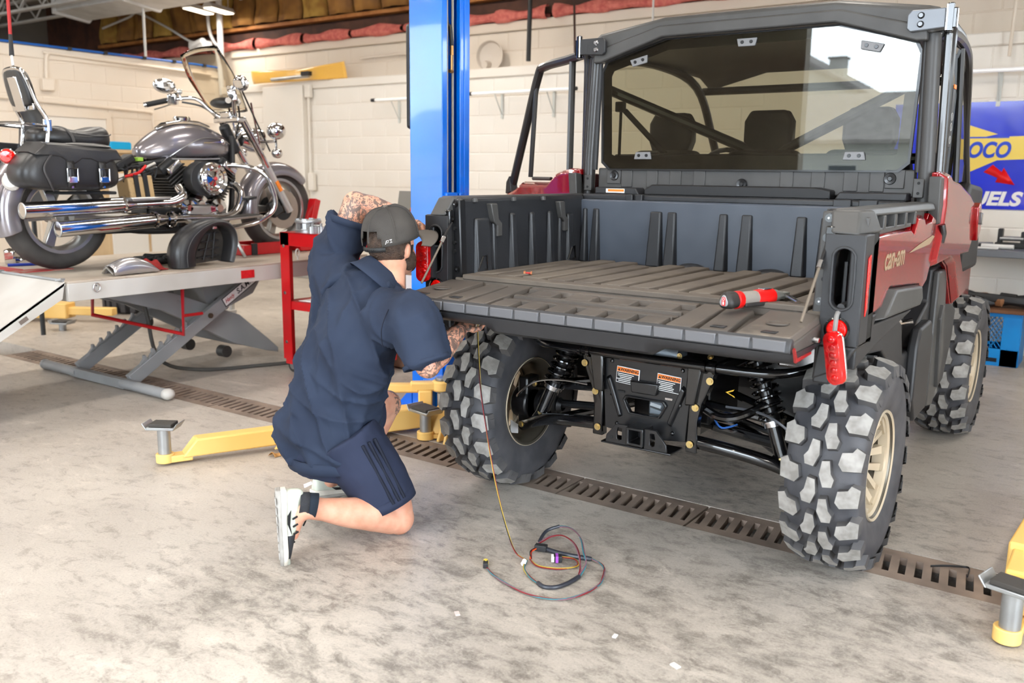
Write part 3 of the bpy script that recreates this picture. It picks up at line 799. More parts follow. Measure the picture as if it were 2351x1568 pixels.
# outer edge: face strip, individual pads, lower skin
m = MB(); m.prism([(YT, tz(YT) - 0.001), (YT - 0.012, 0.912), (YT - 0.014, 0.888), (YT + 0.02, 0.880), (YT + 0.02, tz(YT) - 0.004)], -0.735, 0.735, 'x'); ob('edge_strip', m, mat('edge_strip_dark', (50, 50, 52), 0.5), TG, bevel=0.004)
npad = 14; pw = 1.45 / npad
pm = MB(); pm.add([(-pw / 2 + 0.003, 0, 0.017), (pw / 2 - 0.003, 0, 0.017), (pw / 2 - 0.004, 0.002, -0.016), (-pw / 2 + 0.004, 0.002, -0.016), (-pw / 2 + 0.005, -0.005, 0.015), (pw / 2 - 0.005, -0.005, 0.015), (pw / 2 - 0.006, -0.004, -0.014), (-pw / 2 + 0.006, -0.004, -0.014)], [(4, 5, 6, 7), (0, 1, 5, 4), (1, 2, 6, 5), (2, 3, 7, 6), (3, 0, 4, 7)])
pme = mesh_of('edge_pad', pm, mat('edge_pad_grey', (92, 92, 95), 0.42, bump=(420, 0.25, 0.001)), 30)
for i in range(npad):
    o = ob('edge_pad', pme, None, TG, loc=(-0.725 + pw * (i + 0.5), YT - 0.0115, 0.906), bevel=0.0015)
m = MB()
def skin(x):
    low = 0.826 if abs(x) < 0.30 else (0.826 + (abs(x) - 0.30) * 0.6 if abs(x) < 0.34 else 0.850)
    c = max(0, abs(x) - 0.66) * 0.25
    return [(x, YT - 0.015 + c, 0.886), (x, YT - 0.012 + c, 0.872), (x, YT - 0.004 + c, low + 0.012), (x, YT + 0.02 + c, low), (x, YT + 0.12, low + 0.012), (x, YH, 0.885)]
rings = [skin(x) for x in (-0.74, -0.70, -0.66, -0.5, -0.36, -0.34, -0.30, -0.28, 0, 0.28, 0.30, 0.34, 0.36, 0.5, 0.66, 0.70, 0.74)]
m.loft(rings, caps=True, closed=True); ob('outer_skin', m, PLA, TG, smooth=50)
for s in (-1, 1):
    m = MB(); m.prism([(YT - 0.012, 0.90), (YT + 0.01, 0.86), (YT + 0.15, 0.865), (YT + 0.15, 0.872), (YT + 0.02, 0.872), (YT - 0.004, 0.905)], s * 0.741, s * 0.747, 'x'); ob('painted_edge', m, RED, TG)
    m = MB(); m.tube([(s * 0.735, -0.55, 0.90), (s * 0.755, -0.55, 0.90)], 0.008, 8); ob('hinge_pin', m, STEEL, TG)
    m = MB(); m.tube([(s * 0.66, YH, 0.93), (s * 0.73, YH, 0.93)], 0.016, 12); ob('hinge_barrel', m, FRM, TG)
# tailgate check cables
for s in (-1, 1):
    c = part('tailgate_cable', UTV)
    a, e = V(s * 0.728, -0.442, 1.185), V(s * 0.722, -0.632, 0.962)
    m = MB(); m.tube([a, a.lerp(e, 0.32)], 0.006, 8); ob('cable_sleeve', m, FRMS, c)
    m = MB(); m.tube([a.lerp(e, 0.25), a.lerp(e, 0.34)], 0.009, 8); ob('crimp', m, STEEL, c)
    m = MB(); m.tube([a.lerp(e, 0.3), e], 0.0045, 8); ob('wire_rope', m, mat('wire_rope', (120, 110, 98), 0.5, 0.6, bump=(600, 0.8)), c)
    m = MB(); m.tube([a + V(0, 0, 0.012), a + V(0, -0.014, 0.012)], 0.013, 12); ob('cable_eye', m, FRM, c)
# ---------------- cab: rear window wall
YG = 0.705
def lerp(a, b, t): return a + (b - a) * t
# rounded glass outline (x,z)
GO = [(-0.700, 1.44), (-0.660, 1.405), (0.660, 1.405), (0.700, 1.44), (0.712, 1.86), (0.690, 1.905), (0.385, 1.990), (-0.385, 1.990), (-0.690, 1.905), (-0.712, 1.86)]
m = MB(); m.prism(GO, YG, YG + 0.005, 'y'); ob('rear_window', m, GLASS, UTV, smooth=0)
# black screen-print border on the inside of the glass with the round-cornered clear area
GI = [(-0.655, 1.475), (-0.640, 1.468), (0.640, 1.468), (0.655, 1.475), (0.668, 1.84), (0.655, 1.865), (0.375, 1.945), (-0.375, 1.945), (-0.655, 1.865), (-0.668, 1.84)]
m = MB(); m.ring(GO, GI, YG + 0.006, YG + 0.008, 'y'); ob('window_border', m, mat('frit_black', (18, 17, 17), 0.3), UTV, smooth=0)
m = MB(); m.ring([(p[0] * 1.012, 1.7 + (p[1] - 1.7) * 1.02) for p in GO], [(p[0] * 0.997, 1.7 + (p[1] - 1.7) * 0.995) for p in GO], YG - 0.004, YG + 0.014, 'y'); ob('window_seal', m, FRMS, UTV)
for (x, z, ang) in ((-0.519, 1.903, -0.22), (-0.482, 1.469, 0), (0.0, 1.952, 0), (0.524, 1.899, 0.22), (0.490, 1.466, 0)):
    R_ = Matrix.Rotation(-ang if True else 0, 3, 'Y')
    c = part('window_clip', UTV, (x, YG, z), (0, ang, 0))
    up = z > 1.6
    m = MB(); m.prism([(-0.046, -0.018 if not up else 0.016), (0.046, -0.018 if not up else 0.016), (0.038, 0.016 if not up else -0.018), (-0.038, 0.016 if not up else -0.018)], -0.010, 0.0, 'y'); ob('clip_plate', m, mat('clip_grey', (120, 120, 122), 0.45), c, bevel=0.003)
    for dx in (-0.020, 0.020):
        m = MB(); m.lathe([(0, -0.013), (0.007, -0.013), (0.008, -0.010)], (dx, 0, 0), 'y', 12); ob('clip_screw', m, FRMS, c)
# roof
def roof_ring(y, k, zo):
    xs = [(-0.80, 1.925), (-0.795, 1.985), (-0.74, 2.025), (-0.40, 2.075), (0.40, 2.075), (0.74, 2.025), (0.795, 1.985), (0.80, 1.925)]
    low = [(0.74, 1.930), (0.40, 2.005), (-0.40, 2.005), (-0.74, 1.930)]
    return [(x * k, y, z + zo) for x, z in xs + low]
m = MB(); m.loft([roof_ring(0.655, 0.945, 0.0), roof_ring(0.70, 0.985, 0.012), roof_ring(0.85, 0.995, 0.028), roof_ring(1.4, 0.95, 0.036), roof_ring(1.85, 0.90, 0.01), roof_ring(1.95, 0.87, -0.05)])
ob('roof', m, PLG, UTV, bevel=0.012, seg=3, smooth=40)
m = MB(); m.loft([[(x, 0.648, z) for x, z in ((-0.74, 1.90), (-0.70, 1.90), (-0.385, 1.995), (0.385, 1.995), (0.70, 1.90), (0.74, 1.90), (0.735, 1.955), (0.40, 2.045), (-0.40, 2.045), (-0.735, 1.955))], [(x, 0.71, z) for x, z in ((-0.74, 1.90), (-0.70, 1.905), (-0.385, 2.0), (0.385, 2.0), (0.70, 1.905), (0.74, 1.90), (0.74, 1.96), (0.40, 2.055), (-0.40, 2.055), (-0.74, 1.96))]])
ob('roof_rear_visor', m, PLG, UTV, bevel=0.008, seg=3)
# lower panel below the window with raised strips, screws, ledge and label
m = MB(); m.box((0, 0.735, 1.355), (1.46, 0.04, 0.11)); lp = ob('rear_lower_panel', m, PLG, UTV, bevel=0.006)
for x in (-0.57, -0.435, -0.315, -0.195, 0.21, 0.345, 0.48, 0.585):
    m = MB(); m.box((x, 0.713, 1.362), (0.058, 0.008, 0.085)); ob('raised_strip', m, PLG, lp, bevel=0.003)
for x in (-0.64, 0.655):
    m = MB(); m.box((x, 0.712, 1.372), (0.075, 0.010, 0.075)); ob('corner_plate', m, PLG, lp, bevel=0.003)
for (x, z) in ((-0.637, 1.374), (0.637, 1.374), (0.01, 1.342)):
    m = MB(); m.lathe([(0, 0.699), (0.008, 0.699), (0.011, 0.704), (0.022, 0.702), (0.025, 0.708)], (x, 0, z), 'y', 20); ob('panel_screw', m, FRMS, lp)
m = MB(); m.prism([(-0.44, 1.285), (0.42, 1.285), (0.42, 1.322), (0.36, 1.334), (-0.40, 1.334), (-0.44, 1.31)], 0.64, 0.73, 'y'); ob('centre_ledge', m, mat('ledge_black', (26, 26, 28), 0.5), UTV, bevel=0.006)  # black ledge between the two side ledges
for (a, c) in ((-0.70, -0.46), (0.44, 0.72)):
    m = MB(); m.prism([(a, 1.285), (c, 1.285), (c - 0.02 if a < 0 else c, 1.318), (a if a < 0 else a + 0.02, 1.318)], 0.63, 0.73, 'y'); ob('side_ledge', m, PLA, UTV, bevel=0.006)
m = MB(); m.box((-0.585, 0.627, 1.302), (0.10, 0.004, 0.020)); l_ = ob('ledge_label', m, LWHT, UTV, bevel=0.001, label='small white and orange warning strip')
m = MB(); m.box((-0.580, 0.6245, 1.304), (0.085, 0.003, 0.011)); ob('label_header', m, ORNG, l_)
# pillars
for s in (-1, 1):
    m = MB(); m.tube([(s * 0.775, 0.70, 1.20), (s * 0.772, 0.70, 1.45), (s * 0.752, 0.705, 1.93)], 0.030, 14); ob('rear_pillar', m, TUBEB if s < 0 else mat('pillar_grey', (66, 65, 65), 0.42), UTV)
    m = MB(); m.tube([(s * 0.742, 0.70, 1.40), (s * 0.728, 0.702, 1.92)], 0.014, 10); ob('window_channel', m, PLA, UTV)
    m = MB(); m.tube([(s * 0.815, 0.72, 1.36), (s * 0.800, 0.73, 1.93)], 0.015, 10); ob('door_post', m, mat('post_gloss', (52, 50, 49), 0.2, coat=0.5), UTV)
    m = MB(); m.box((s * 0.757, 0.66, 1.338), (0.040, 0.006, 0.075)); bk = ob('pillar_bracket', m, PLG, UTV, bevel=0.003)
    for z in (1.318, 1.358):
        m = MB(); m.lathe([(0, 0.6555), (0.006, 0.6555), (0.006, 0.658)], (s * 0.757, 0, z), 'y', 10); ob('bracket_hole', m, mat('well_black', (14, 14, 15), 0.6), bk)
    # roof hinge plate with two screws and hinge barrel
    h = part('roof_hinge', UTV)
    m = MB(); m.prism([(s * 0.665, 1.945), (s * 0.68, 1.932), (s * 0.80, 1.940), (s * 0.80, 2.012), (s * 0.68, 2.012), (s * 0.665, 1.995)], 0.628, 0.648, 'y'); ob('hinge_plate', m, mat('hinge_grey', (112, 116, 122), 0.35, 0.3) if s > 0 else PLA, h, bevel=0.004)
    for z in (1.958, 1.990):
        m = MB(); m.lathe([(0, 0.620), (0.008, 0.620), (0.010, 0.624), (0.013, 0.628)], (s * 0.715, 0, z), 'y', 14); ob('hinge_screw', m, STEEL if s < 0 else FRM, h)
    m = MB(); m.tube([(s * 0.815, 0.645, 1.925), (s * 0.815, 0.645, 2.03)], 0.014, 10); m.box((s * 0.82, 0.655, 1.975), (0.04, 0.03, 0.075)); ob('hinge_barrel', m, FRM, h, bevel=0.004)
    m = MB(); m.tube([(s * 0.806, 0.632, 1.93), (s * 0.806, 0.632, 2.025)], 0.005, 8); ob('hinge_spring', m, STEEL, h)
    # cage bars along the roof, front pillars, diagonals seen through the glass
    m = MB(); m.tube(smooth_path([(s * 0.76, 0.72, 1.93), (s * 0.735, 1.3, 1.96), (s * 0.69, 1.75, 1.88), (s * 0.68, 2.0, 1.60), (s * 0.70, 2.25, 1.30)], 5), 0.024, 10); ob('cage_bar', m, TUBEB, UTV)
m = MB(); m.tube([(-0.76, 0.80, 1.80), (0.10, 1.10, 1.42)], 0.024, 10); ob('cage_diagonal', m, TUBEB, UTV)
m = MB(); m.tube([(0.76, 0.80, 1.80), (-0.10, 1.10, 1.42)], 0.024, 10); ob('cage_diagonal', m, TUBEB, UTV)
m = MB(); m.tube([(-0.76, 0.95, 1.46), (0.76, 0.95, 1.46)], 0.022, 10); ob('cage_cross_bar', m, TUBEB, UTV)
m = MB(); m.tube([(-0.69, 1.85, 1.86), (0.69, 1.85, 1.86)], 0.022, 10); ob('windshield_header', m, TUBEB, UTV)
# seats, headrests, belts, dash, steering wheel
SEAT = mat('seat_vinyl', (28, 27, 28), 0.55, bump=(90, 0.2))
for x in (-0.50, 0.0, 0.46):
    m = MB(); m.loft([[(x + a * 0.115, 1.06 + c * 0.04, 1.585 + b * 0.10) for a, b in ((-0.8, -1), (0.8, -1), (1, -0.4), (1, 0.5), (0.75, 1), (-0.75, 1), (-1, 0.5), (-1, -0.4))] for c in (-1, -0.6, 0.6, 1)])
    ob('headrest', m, SEAT, UTV, bevel=0.02, seg=3)
    m = MB(); m.loft([[(x + a * w, 1.03 + c * 0.05 + (z - 1.0) * -0.05, z) for a, c in ((-1, -1), (1, -1), (1, 1), (-1, 1))] for z, w in ((0.95, 0.22), (1.30, 0.21), (1.45, 0.19), (1.50, 0.15))]); ob('seat_back', m, SEAT, UTV, bevel=0.02, seg=3)
    m = MB(); m.box((x, 1.30, 0.92), (0.44, 0.52, 0.12)); ob('seat_base', m, SEAT, UTV, bevel=0.02)
m = MB(); m.add([(-0.70, 0.86, 1.70), (-0.66, 0.86, 1.70), (-0.40, 1.0, 1.40), (-0.44, 1.0, 1.40)], [(0, 1, 2, 3)]); ob('seat_belt', m, STRAP, UTV, solid=0.003)
m = MB(); m.add([(-0.70, 0.86, 1.70), (-0.685, 0.86, 1.70), (-0.655, 0.80, 1.42), (-0.67, 0.80, 1.42)], [(0, 1, 2, 3)]); ob('seat_belt', m, STRAP, UTV, solid=0.003)
m = MB(); m.box((-0.69, 0.85, 1.71), (0.05, 0.03, 0.05)); ob('belt_anchor', m, SEAT, UTV, bevel=0.006)
m = MB(); m.loft([[(x, 1.75, 0.9), (x, 1.70, 1.25), (x, 1.85, 1.36), (x, 2.25, 1.34), (x, 2.3, 0.9)] for x in (-0.78, -0.3, 0.3, 0.78)]); ob('dashboard', m, SEAT, UTV, bevel=0.03, seg=3)
m = MB()
Rw = Matrix.Rotation(0.5, 3, 'X')
m.tube([Vector((-0.40, 1.62, 1.37)) + Rw @ Vector((0.17 * math.cos(a), 0, 0.17 * math.sin(a))) for a in [2 * PI * i / 24 for i in range(24)]], 0.014, 8, closed=True)
m.box((-0.40, 1.64, 1.37), (0.30, 0.02, 0.04), Rw); m.tube([(-0.40, 1.64, 1.37), (-0.40, 1.80, 1.27)], 0.025, 8); ob('steering_wheel', m, SEAT, UTV)
# open cab front window frame and hood
m = MB(); m.loft([[(x, 2.25, 1.34), (x, 2.45, 1.30), (x, 2.70, 1.12), (x, 2.72, 0.60), (x, 2.2, 0.60)] for x in (-0.70, 0.70)]); ob('hood', m, RED, UTV, bevel=0.03, seg=3)
# floor pan / underbody block so that the bay below the bed is dark
m = MB(); m.box((0, 1.40, 0.42), (1.30, 1.55, 0.22)); ob('floor_pan', m, FRMS, UTV, bevel=0.01)
m = MB(); m.box((0, 0.62, 0.86), (1.50, 0.05, 0.60)); ob('firewall', m, FRMS, UTV)
m = MB(); m.box((0, 0.10, 0.915), (1.36, 0.80, 0.04)); ob('bed_underside', m, FRMS, UTV)
# ---------------- right flank bodywork
def flank(s):
    t = part('cab_side', UTV)
    def X(v): return v * s
    red = [(0.655, 1.40), (0.73, 1.408), (0.80, 1.385), (0.98, 1.372), (1.30, 1.318), (1.50, 1.262), (1.56, 1.14), (1.42, 1.03), (1.17, 1.035), (1.45, 0.83), (1.26, 0.812), (1.05, 1.0), (0.92, 1.04), (0.60, 1.03), (0.58, 1.05), (0.66, 1.165), (0.69, 1.28)]
    c = (1.05, 1.2)
    inner = [(c[0] + (p[0] - c[0]) * 0.93, c[1] + (p[1] - c[1]) * 0.90) for p in red]
    m = MB(); m.prism(red, X(0.80), X(0.825), 'x'); m.prism(red, X(0.825), X(0.858), 'x', poly2=inner); ob('painted_fender', m, RED, t, bevel=0.006, seg=3)
    m = MB(); m.prism([(0.615, 1.385), (0.72, 1.38), (0.765, 1.20), (0.64, 1.20)], X(0.80), X(0.845), 'x'); ob('pillar_trim', m, PLG, t, bevel=0.005)
    m = MB(); m.tube([(X(0.852), 0.68, 1.198), (X(0.858), 0.69, 1.165), (X(0.852), 0.695, 1.128)], 0.013, 10); ob('door_handle', m, FRM, t)
    m = MB(); m.prism([(1.44, 1.25), (1.52, 1.27), (1.58, 1.14), (1.50, 1.09), (1.46, 1.16)], X(0.84), X(0.875), 'x'); ob('fender_flare', m, RED, t, bevel=0.006)
    m = MB(); m.prism([(1.49, 1.225), (1.535, 1.22), (1.535, 1.165), (1.495, 1.17)], X(0.868), X(0.885), 'x'); ob('marker_lamp', m, mat('smoked_lens', (70, 66, 66), 0.15, coat=1.0), t, bevel=0.004)
    low = [(-0.36, 0.84), (-0.10, 0.895), (0.22, 0.905), (0.40, 0.83), (0.46, 0.70), (0.62, 0.70), (0.72, 0.80), (0.90, 0.86), (0.92, 1.0), (1.10, 1.0), (1.25, 0.86), (1.50, 0.79), (1.62, 0.75), (1.60, 0.62), (1.45, 0.42), (1.05, 0.36), (0.62, 0.36), (0.44, 0.47), (0.36, 0.62), (0.10, 0.77), (-0.2, 0.80)]
    m = MB(); m.prism(low, X(0.66), X(0.795), 'x'); ob('lower_body_side', m, PLA, t, bevel=0.010, seg=3)
    m = MB(); m.prism([(0.94, 0.99), (1.10, 0.99), (1.16, 0.80), (1.20, 0.50), (1.05, 0.38), (0.92, 0.40)], X(0.79), X(0.822), 'x'); ob('door_lower', m, PLG, t, bevel=0.010)
    m = MB(); m.prism([(0.55, 0.72), (0.60, 0.79), (0.80, 0.80), (0.86, 0.72), (0.84, 0.42), (0.62, 0.40), (0.54, 0.50)], X(0.79), X(0.832), 'x'); ob('rocker_guard', m, PLA, t, bevel=0.012, seg=3)
    m = MB(); m.prism([(0.98, 0.78), (1.02, 0.84), (1.10, 0.60), (1.06, 0.46)], X(0.815), X(0.840), 'x'); ob('door_crease', m, PLG, t, bevel=0.006)
    m = MB(); m.tube([(X(0.75), 0.36, 0.86), (X(0.79), 0.40, 0.835), (X(0.83), 0.41, 0.845)], 0.010, 8); ob('latch_lever', m, STEEL, t)
flank(1); flank(-1)
# right door upper frame (closed)
dr = part('right_door', UTV)
m = MB(); m.tube(smooth_path([(0.812, 0.76, 1.38), (0.805, 0.76, 1.88), (0.795, 0.88, 1.945), (0.765, 1.35, 1.95), (0.735, 1.66, 1.88), (0.722, 1.85, 1.60), (0.73, 1.98, 1.34)], 5), 0.022, 10); ob('door_frame', m, TUBEB, dr)
m = MB(); m.tube([(0.795, 1.25, 1.36), (0.775, 1.20, 1.93)], 0.014, 8); ob('door_bar', m, TUBEB, dr)
m = MB(); m.add([(0.806, 0.79, 1.38), (0.80, 0.79, 1.90), (0.765, 1.33, 1.93), (0.733, 1.64, 1.86), (0.722, 1.84, 1.58), (0.73, 1.96, 1.36)], [(0, 1, 2, 3, 4, 5)]); ob('door_window', m, mat('smoked_glass', (70, 70, 72), 0.02, trans=1.0, ior=1.45), dr, solid=0.004, smooth=0)
m = MB(); m.box((0.825, 0.80, 1.62), (0.008, 0.05, 0.24)); wl = ob('door_warning_label', m, LBLK, dr, bevel=0.002, label='black warning label with an orange header')
m = MB(); m.box((0.830, 0.80, 1.735), (0.004, 0.046, 0.016)); ob('label_header', m, ORNG, wl)
for z in (1.62, 1.58, 1.53):
    m = MB(); m.lathe([(0, 0.8285), (0.016, 0.8285), (0.016, 0.8305)], (0, 0.80, z), 'x', 14); ob('label_symbol', m, LWHT, wl)
# left door standing open, hinged at the rear pillar
th = math.radians(60)
ld_ = part('left_door', UTV, (-0.80, 0.735, 0), (0, 0, th + PI / 2))   # local +X runs from the hinge to the free edge
m = MB(); m.tube(smooth_path([(0.02, 0, 1.42), (0.02, 0, 1.90)], 4) + smooth_path([(0.03, 0, 1.965), (0.22, 0, 1.955), (0.50, 0, 1.945), (0.58, 0, 1.90), (0.74, 0, 1.60), (0.89, 0, 1.315)], 5), 0.024, 10); ob('door_frame', m, TUBEB, ld_)
m = MB(); m.tube([(0.19, 0, 1.94), (0.195, 0, 1.40)], 0.018, 8); ob('door_bar', m, TUBEB, ld_)
m = MB(); m.tube([(0.60, 0, 1.86), (0.655, 0, 1.36)], 0.014, 8); ob('door_bar', m, TUBEB, ld_)
m = MB(); m.tube([(0.62, 0, 1.352), (0.40, 0, 1.352)], 0.010, 8); ob('sill_bar', m, TUBEB, ld_)
m = MB(); m.prism([(0.855, 1.27), (0.935, 1.26), (0.925, 1.33), (0.885, 1.365)], -0.02, 0.03, 'y'); ob('mirror_foot', m, PLA, ld_, bevel=0.006)
body = [(0.03, 1.405), (0.16, 1.408), (0.25, 1.395), (0.36, 1.335), (0.70, 1.335), (0.78, 1.30), (0.95, 1.255), (0.97, 0.95), (0.75, 0.62), (0.10, 0.62), (0.03, 0.95)]
inner = [(0.48 + (p[0] - 0.48) * 0.93, 1.05 + (p[1] - 1.05) * 0.93) for p in body]
m = MB(); m.prism(body, -0.035, 0.02, 'y'); m.prism(body, 0.02, 0.05, 'y', poly2=inner); ob('door_skin', m, RED, ld_, bevel=0.012, seg=3)
m = MB(); m.prism([(0.0, 1.37), (0.03, 1.37), (0.03, 1.15), (0.0, 1.15)], -0.03, 0.045, 'y'); ob('hinge_edge', m, PLA, ld_, bevel=0.006)
# ---------------- rear chassis, suspension and hitch
CH = part('rear_chassis', UTV)
YC = -0.150
for s in (-1, 1):
    m = MB(); br = [(0.285, 0.675), (0.235, 0.70), (0.205, 0.60), (0.185, 0.535), (0.178, 0.345), (0.225, 0.345), (0.222, 0.47), (0.236, 0.54), (0.262, 0.60)]
    m.prism([(s * x, z) for x, z in br], YC - 0.012, YC + 0.03, 'y'); ob('side_bracket', m, FRM, CH, bevel=0.006)
    m = MB(); m.prism([(s * x, z) for x, z in ((0.18, 0.70), (0.24, 0.70), (0.215, 0.535), (0.175, 0.53))], YC - 0.03, YC - 0.008, 'y'); ob('bracket_flange', m, FRM, CH, bevel=0.006)
    for (x, z) in ((0.214, 0.525), (0.199, 0.380), (0.266, 0.634)):
        bolt('chassis_bolt', CH, (s * x, YC - 0.016, z), (0, -1, 0), 0.0095, ZINC)
m = MB(); out = [(-0.205, 0.70), (0.205, 0.70), (0.185, 0.54), (0.175, 0.40), (0.10, 0.36), (-0.10, 0.36), (-0.175, 0.40), (-0.185, 0.54)]
outr = [(0.185, 0.54), (0.205, 0.69), (0.0, 0.69), (-0.205, 0.69), (-0.185, 0.54), (-0.175, 0.38), (0.0, 0.36), (0.175, 0.38)]
innr = [(0.085, 0.505), (0.075, 0.52), (0.0, 0.52), (-0.075, 0.52), (-0.085, 0.505), (-0.06, 0.462), (0.0, 0.460), (0.06, 0.462)]
m.ring(outr, innr, YC, YC + 0.012, 'y'); ob('skid_plate', m, FRMS, CH, bevel=0.004)
m = MB(); m.ring([(p[0] * 1.12, 0.49 + (p[1] - 0.49) * 1.25) for p in innr], innr, YC - 0.012, YC + 0.004, 'y'); ob('opening_lip', m, FRMS, CH, bevel=0.004)
for s in (-1, 1):
    m = MB(); m.add([(s * 0.155, YC - 0.001, 0.60), (s * 0.175, YC - 0.001, 0.585), (s * 0.115, YC - 0.001, 0.43), (s * 0.095, YC - 0.001, 0.44), (s * 0.15, YC - 0.014, 0.59), (s * 0.165, YC - 0.014, 0.578), (s * 0.11, YC - 0.014, 0.44), (s * 0.10, YC - 0.014, 0.445)], [(4, 5, 6, 7), (0, 1, 5, 4), (1, 2, 6, 5), (2, 3, 7, 6), (3, 0, 4, 7)]); ob('pressed_rib', m, FRMS, CH, bevel=0.004)
    for (x, z) in ((0.15, 0.655), (0.145, 0.52), (0.12, 0.405)):
        m = MB(); m.lathe([(0, YC - 0.008), (0.006, YC - 0.007), (0.009, YC)], (s * x, 0, z), 'y', 12); ob('rivet', m, FRM, CH)
m = MB(); m.prism([(-0.06, 0.592), (0.06, 0.592), (0.052, 0.545), (-0.052, 0.545)], YC - 0.022, YC, 'y'); ob('name_plate', m, FRMS, CH, bevel=0.005)
for x, a in ((-0.105, 0.0), (0.10, 0.0)):
    m = MB(); m.box((x, YC - 0.002, 0.538), (0.03, 0.006, 0.008)); ob('plate_slot', m, mat('well_black', (14, 14, 15), 0.6) if x < 0 else STEEL, CH)
m = MB(); m.box((0.03, -0.06, 0.49), (0.09, 0.06, 0.09)); m.tube([(0.0, -0.10, 0.50), (0.06, -0.10, 0.49)], 0.022, 10); m.box((0.06, -0.08, 0.47), (0.03, 0.05, 0.05)); ob('gearbox_casting', m, ALU, CH, bevel=0.008)
m = MB(); m.tube([(-0.06, -0.05, 0.70), (0.10, -0.05, 0.69)], 0.05, 14); ob('muffler_end', m, ALU, CH)
def warn_label(x, z, mirror):
    lb = part('warning_label', CH, (x, YC - 0.003, z), (0, 0.06, 0)); lb['label'] = 'orange headed WARNING label'
    m = MB(); m.box((0, 0, 0), (0.100, 0.003, 0.066)); ob('label_card', m, LWHT, lb, bevel=0.001)
    m = MB(); m.box((0, -0.002, -0.010), (0.094, 0.002, 0.040)); ob('label_field', m, LBLK, lb)
    m = MB(); m.box((0, -0.002, 0.021), (0.094, 0.002, 0.018)); ob('label_header', m, ORNG, lb)
    text('label_word', 'WARNING', 0.0165, LBLK, lb, (0.008, -0.0035, 0.021), (PI / 2, 0, 0), 0, 0.0004, bold=0.0004)
    m = MB(); m.add([(-0.044, -0.0035, 0.015), (-0.032, -0.0035, 0.015), (-0.038, -0.0035, 0.027)], [(0, 1, 2)]); ob('label_triangle', m, LBLK, lb)
    for i in range(5):
        m = MB(); m.box((-0.008 - 0.003 * (i % 2), -0.0035, 0.004 - i * 0.007), (0.070 - 0.010 * ((i * 7) % 3), 0.001, 0.0028)); ob('label_line', m, LWHT, lb)
warn_label(-0.078, 0.604, 0); warn_label(0.097, 0.598, 1)
# hitch receiver
HT = part('tow_hitch', CH)
m = MB(); m.ring([(0.045, 0.388), (0.045, 0.430), (-0.045 + 0.0, 0.430), (-0.045, 0.388), (-0.045, 0.346), (0.045, 0.346)][:0] or rectloop(-0.036, 0.352, 0.036, 0.424, 24), rectloop(-0.025, 0.363, 0.025, 0.413, 24), -0.235, -0.10, 'y'); ob('receiver_tube', m, FRMS, HT, bevel=0.003)
m = MB(); m.box((0, -0.10, 0.388), (0.06, 0.01, 0.06)); ob('receiver_back', m, mat('well_black', (14, 14, 15), 0.6), HT)
for s in (-1, 1):
    o_ = [(s * 0.036, 0.345), (s * 0.036, 0.425), (s * 0.085, 0.425), (s * 0.128, 0.375), (s * 0.132, 0.345), (s * 0.085, 0.345)]
    i_ = [(s * 0.060, 0.365), (s * 0.060, 0.410), (s * 0.078, 0.412), (s * 0.082, 0.390), (s * 0.080, 0.365), (s * 0.070, 0.360)]
    m = MB(); m.ring(o_, i_, -0.222, -0.212, 'y'); ob('hitch_plate', m, FRMS, HT, bevel=0.002)
    m = MB(); m.lathe([(0, -0.2225), (0.008, -0.2225), (0.008, -0.221)], (s * 0.106, 0, 0.368), 'y', 12); ob('hitch_hole', m, mat('well_black', (14, 14, 15), 0.6), HT)
m = MB(); m.box((0, -0.17, 0.343), (0.30, 0.11, 0.008)); ob('hitch_base', m, FRMS, HT, bevel=0.003)
# bumper cross tube with clamps
m = MB(); m.tube(smooth_path([(-0.62, 0.02, 0.70), (-0.50, -0.13, 0.688), (-0.3, -0.165, 0.686), (0.3, -0.165, 0.686), (0.50, -0.14, 0.690), (0.60, -0.05, 0.71), (0.66, 0.10, 0.76)], 6), 0.018, 12); ob('bumper_tube', m, FRM, CH)
for s in (-1, 1):
    for dx in (0.245, 0.285):
        m = MB(); m.lathe([(0.020, -0.006), (0.026, -0.006), (0.026, 0.006), (0.020, 0.006)], (s * dx, -0.165, 0.686), 'x', 16, close=True); ob('tube_clamp', m, FRM, CH)
    bolt('clamp_bolt', CH, (s * 0.265, -0.17, 0.725), (0, -0.4, 0.6), 0.008, ZINC)
for (x, z) in ((-0.09, 0.712), (-0.09, 0.692), (0.13, 0.708), (0.13, 0.690)):
    bolt('cross_bolt', CH, (x, -0.14, z), (0, -1, 0), 0.007, ZINC)
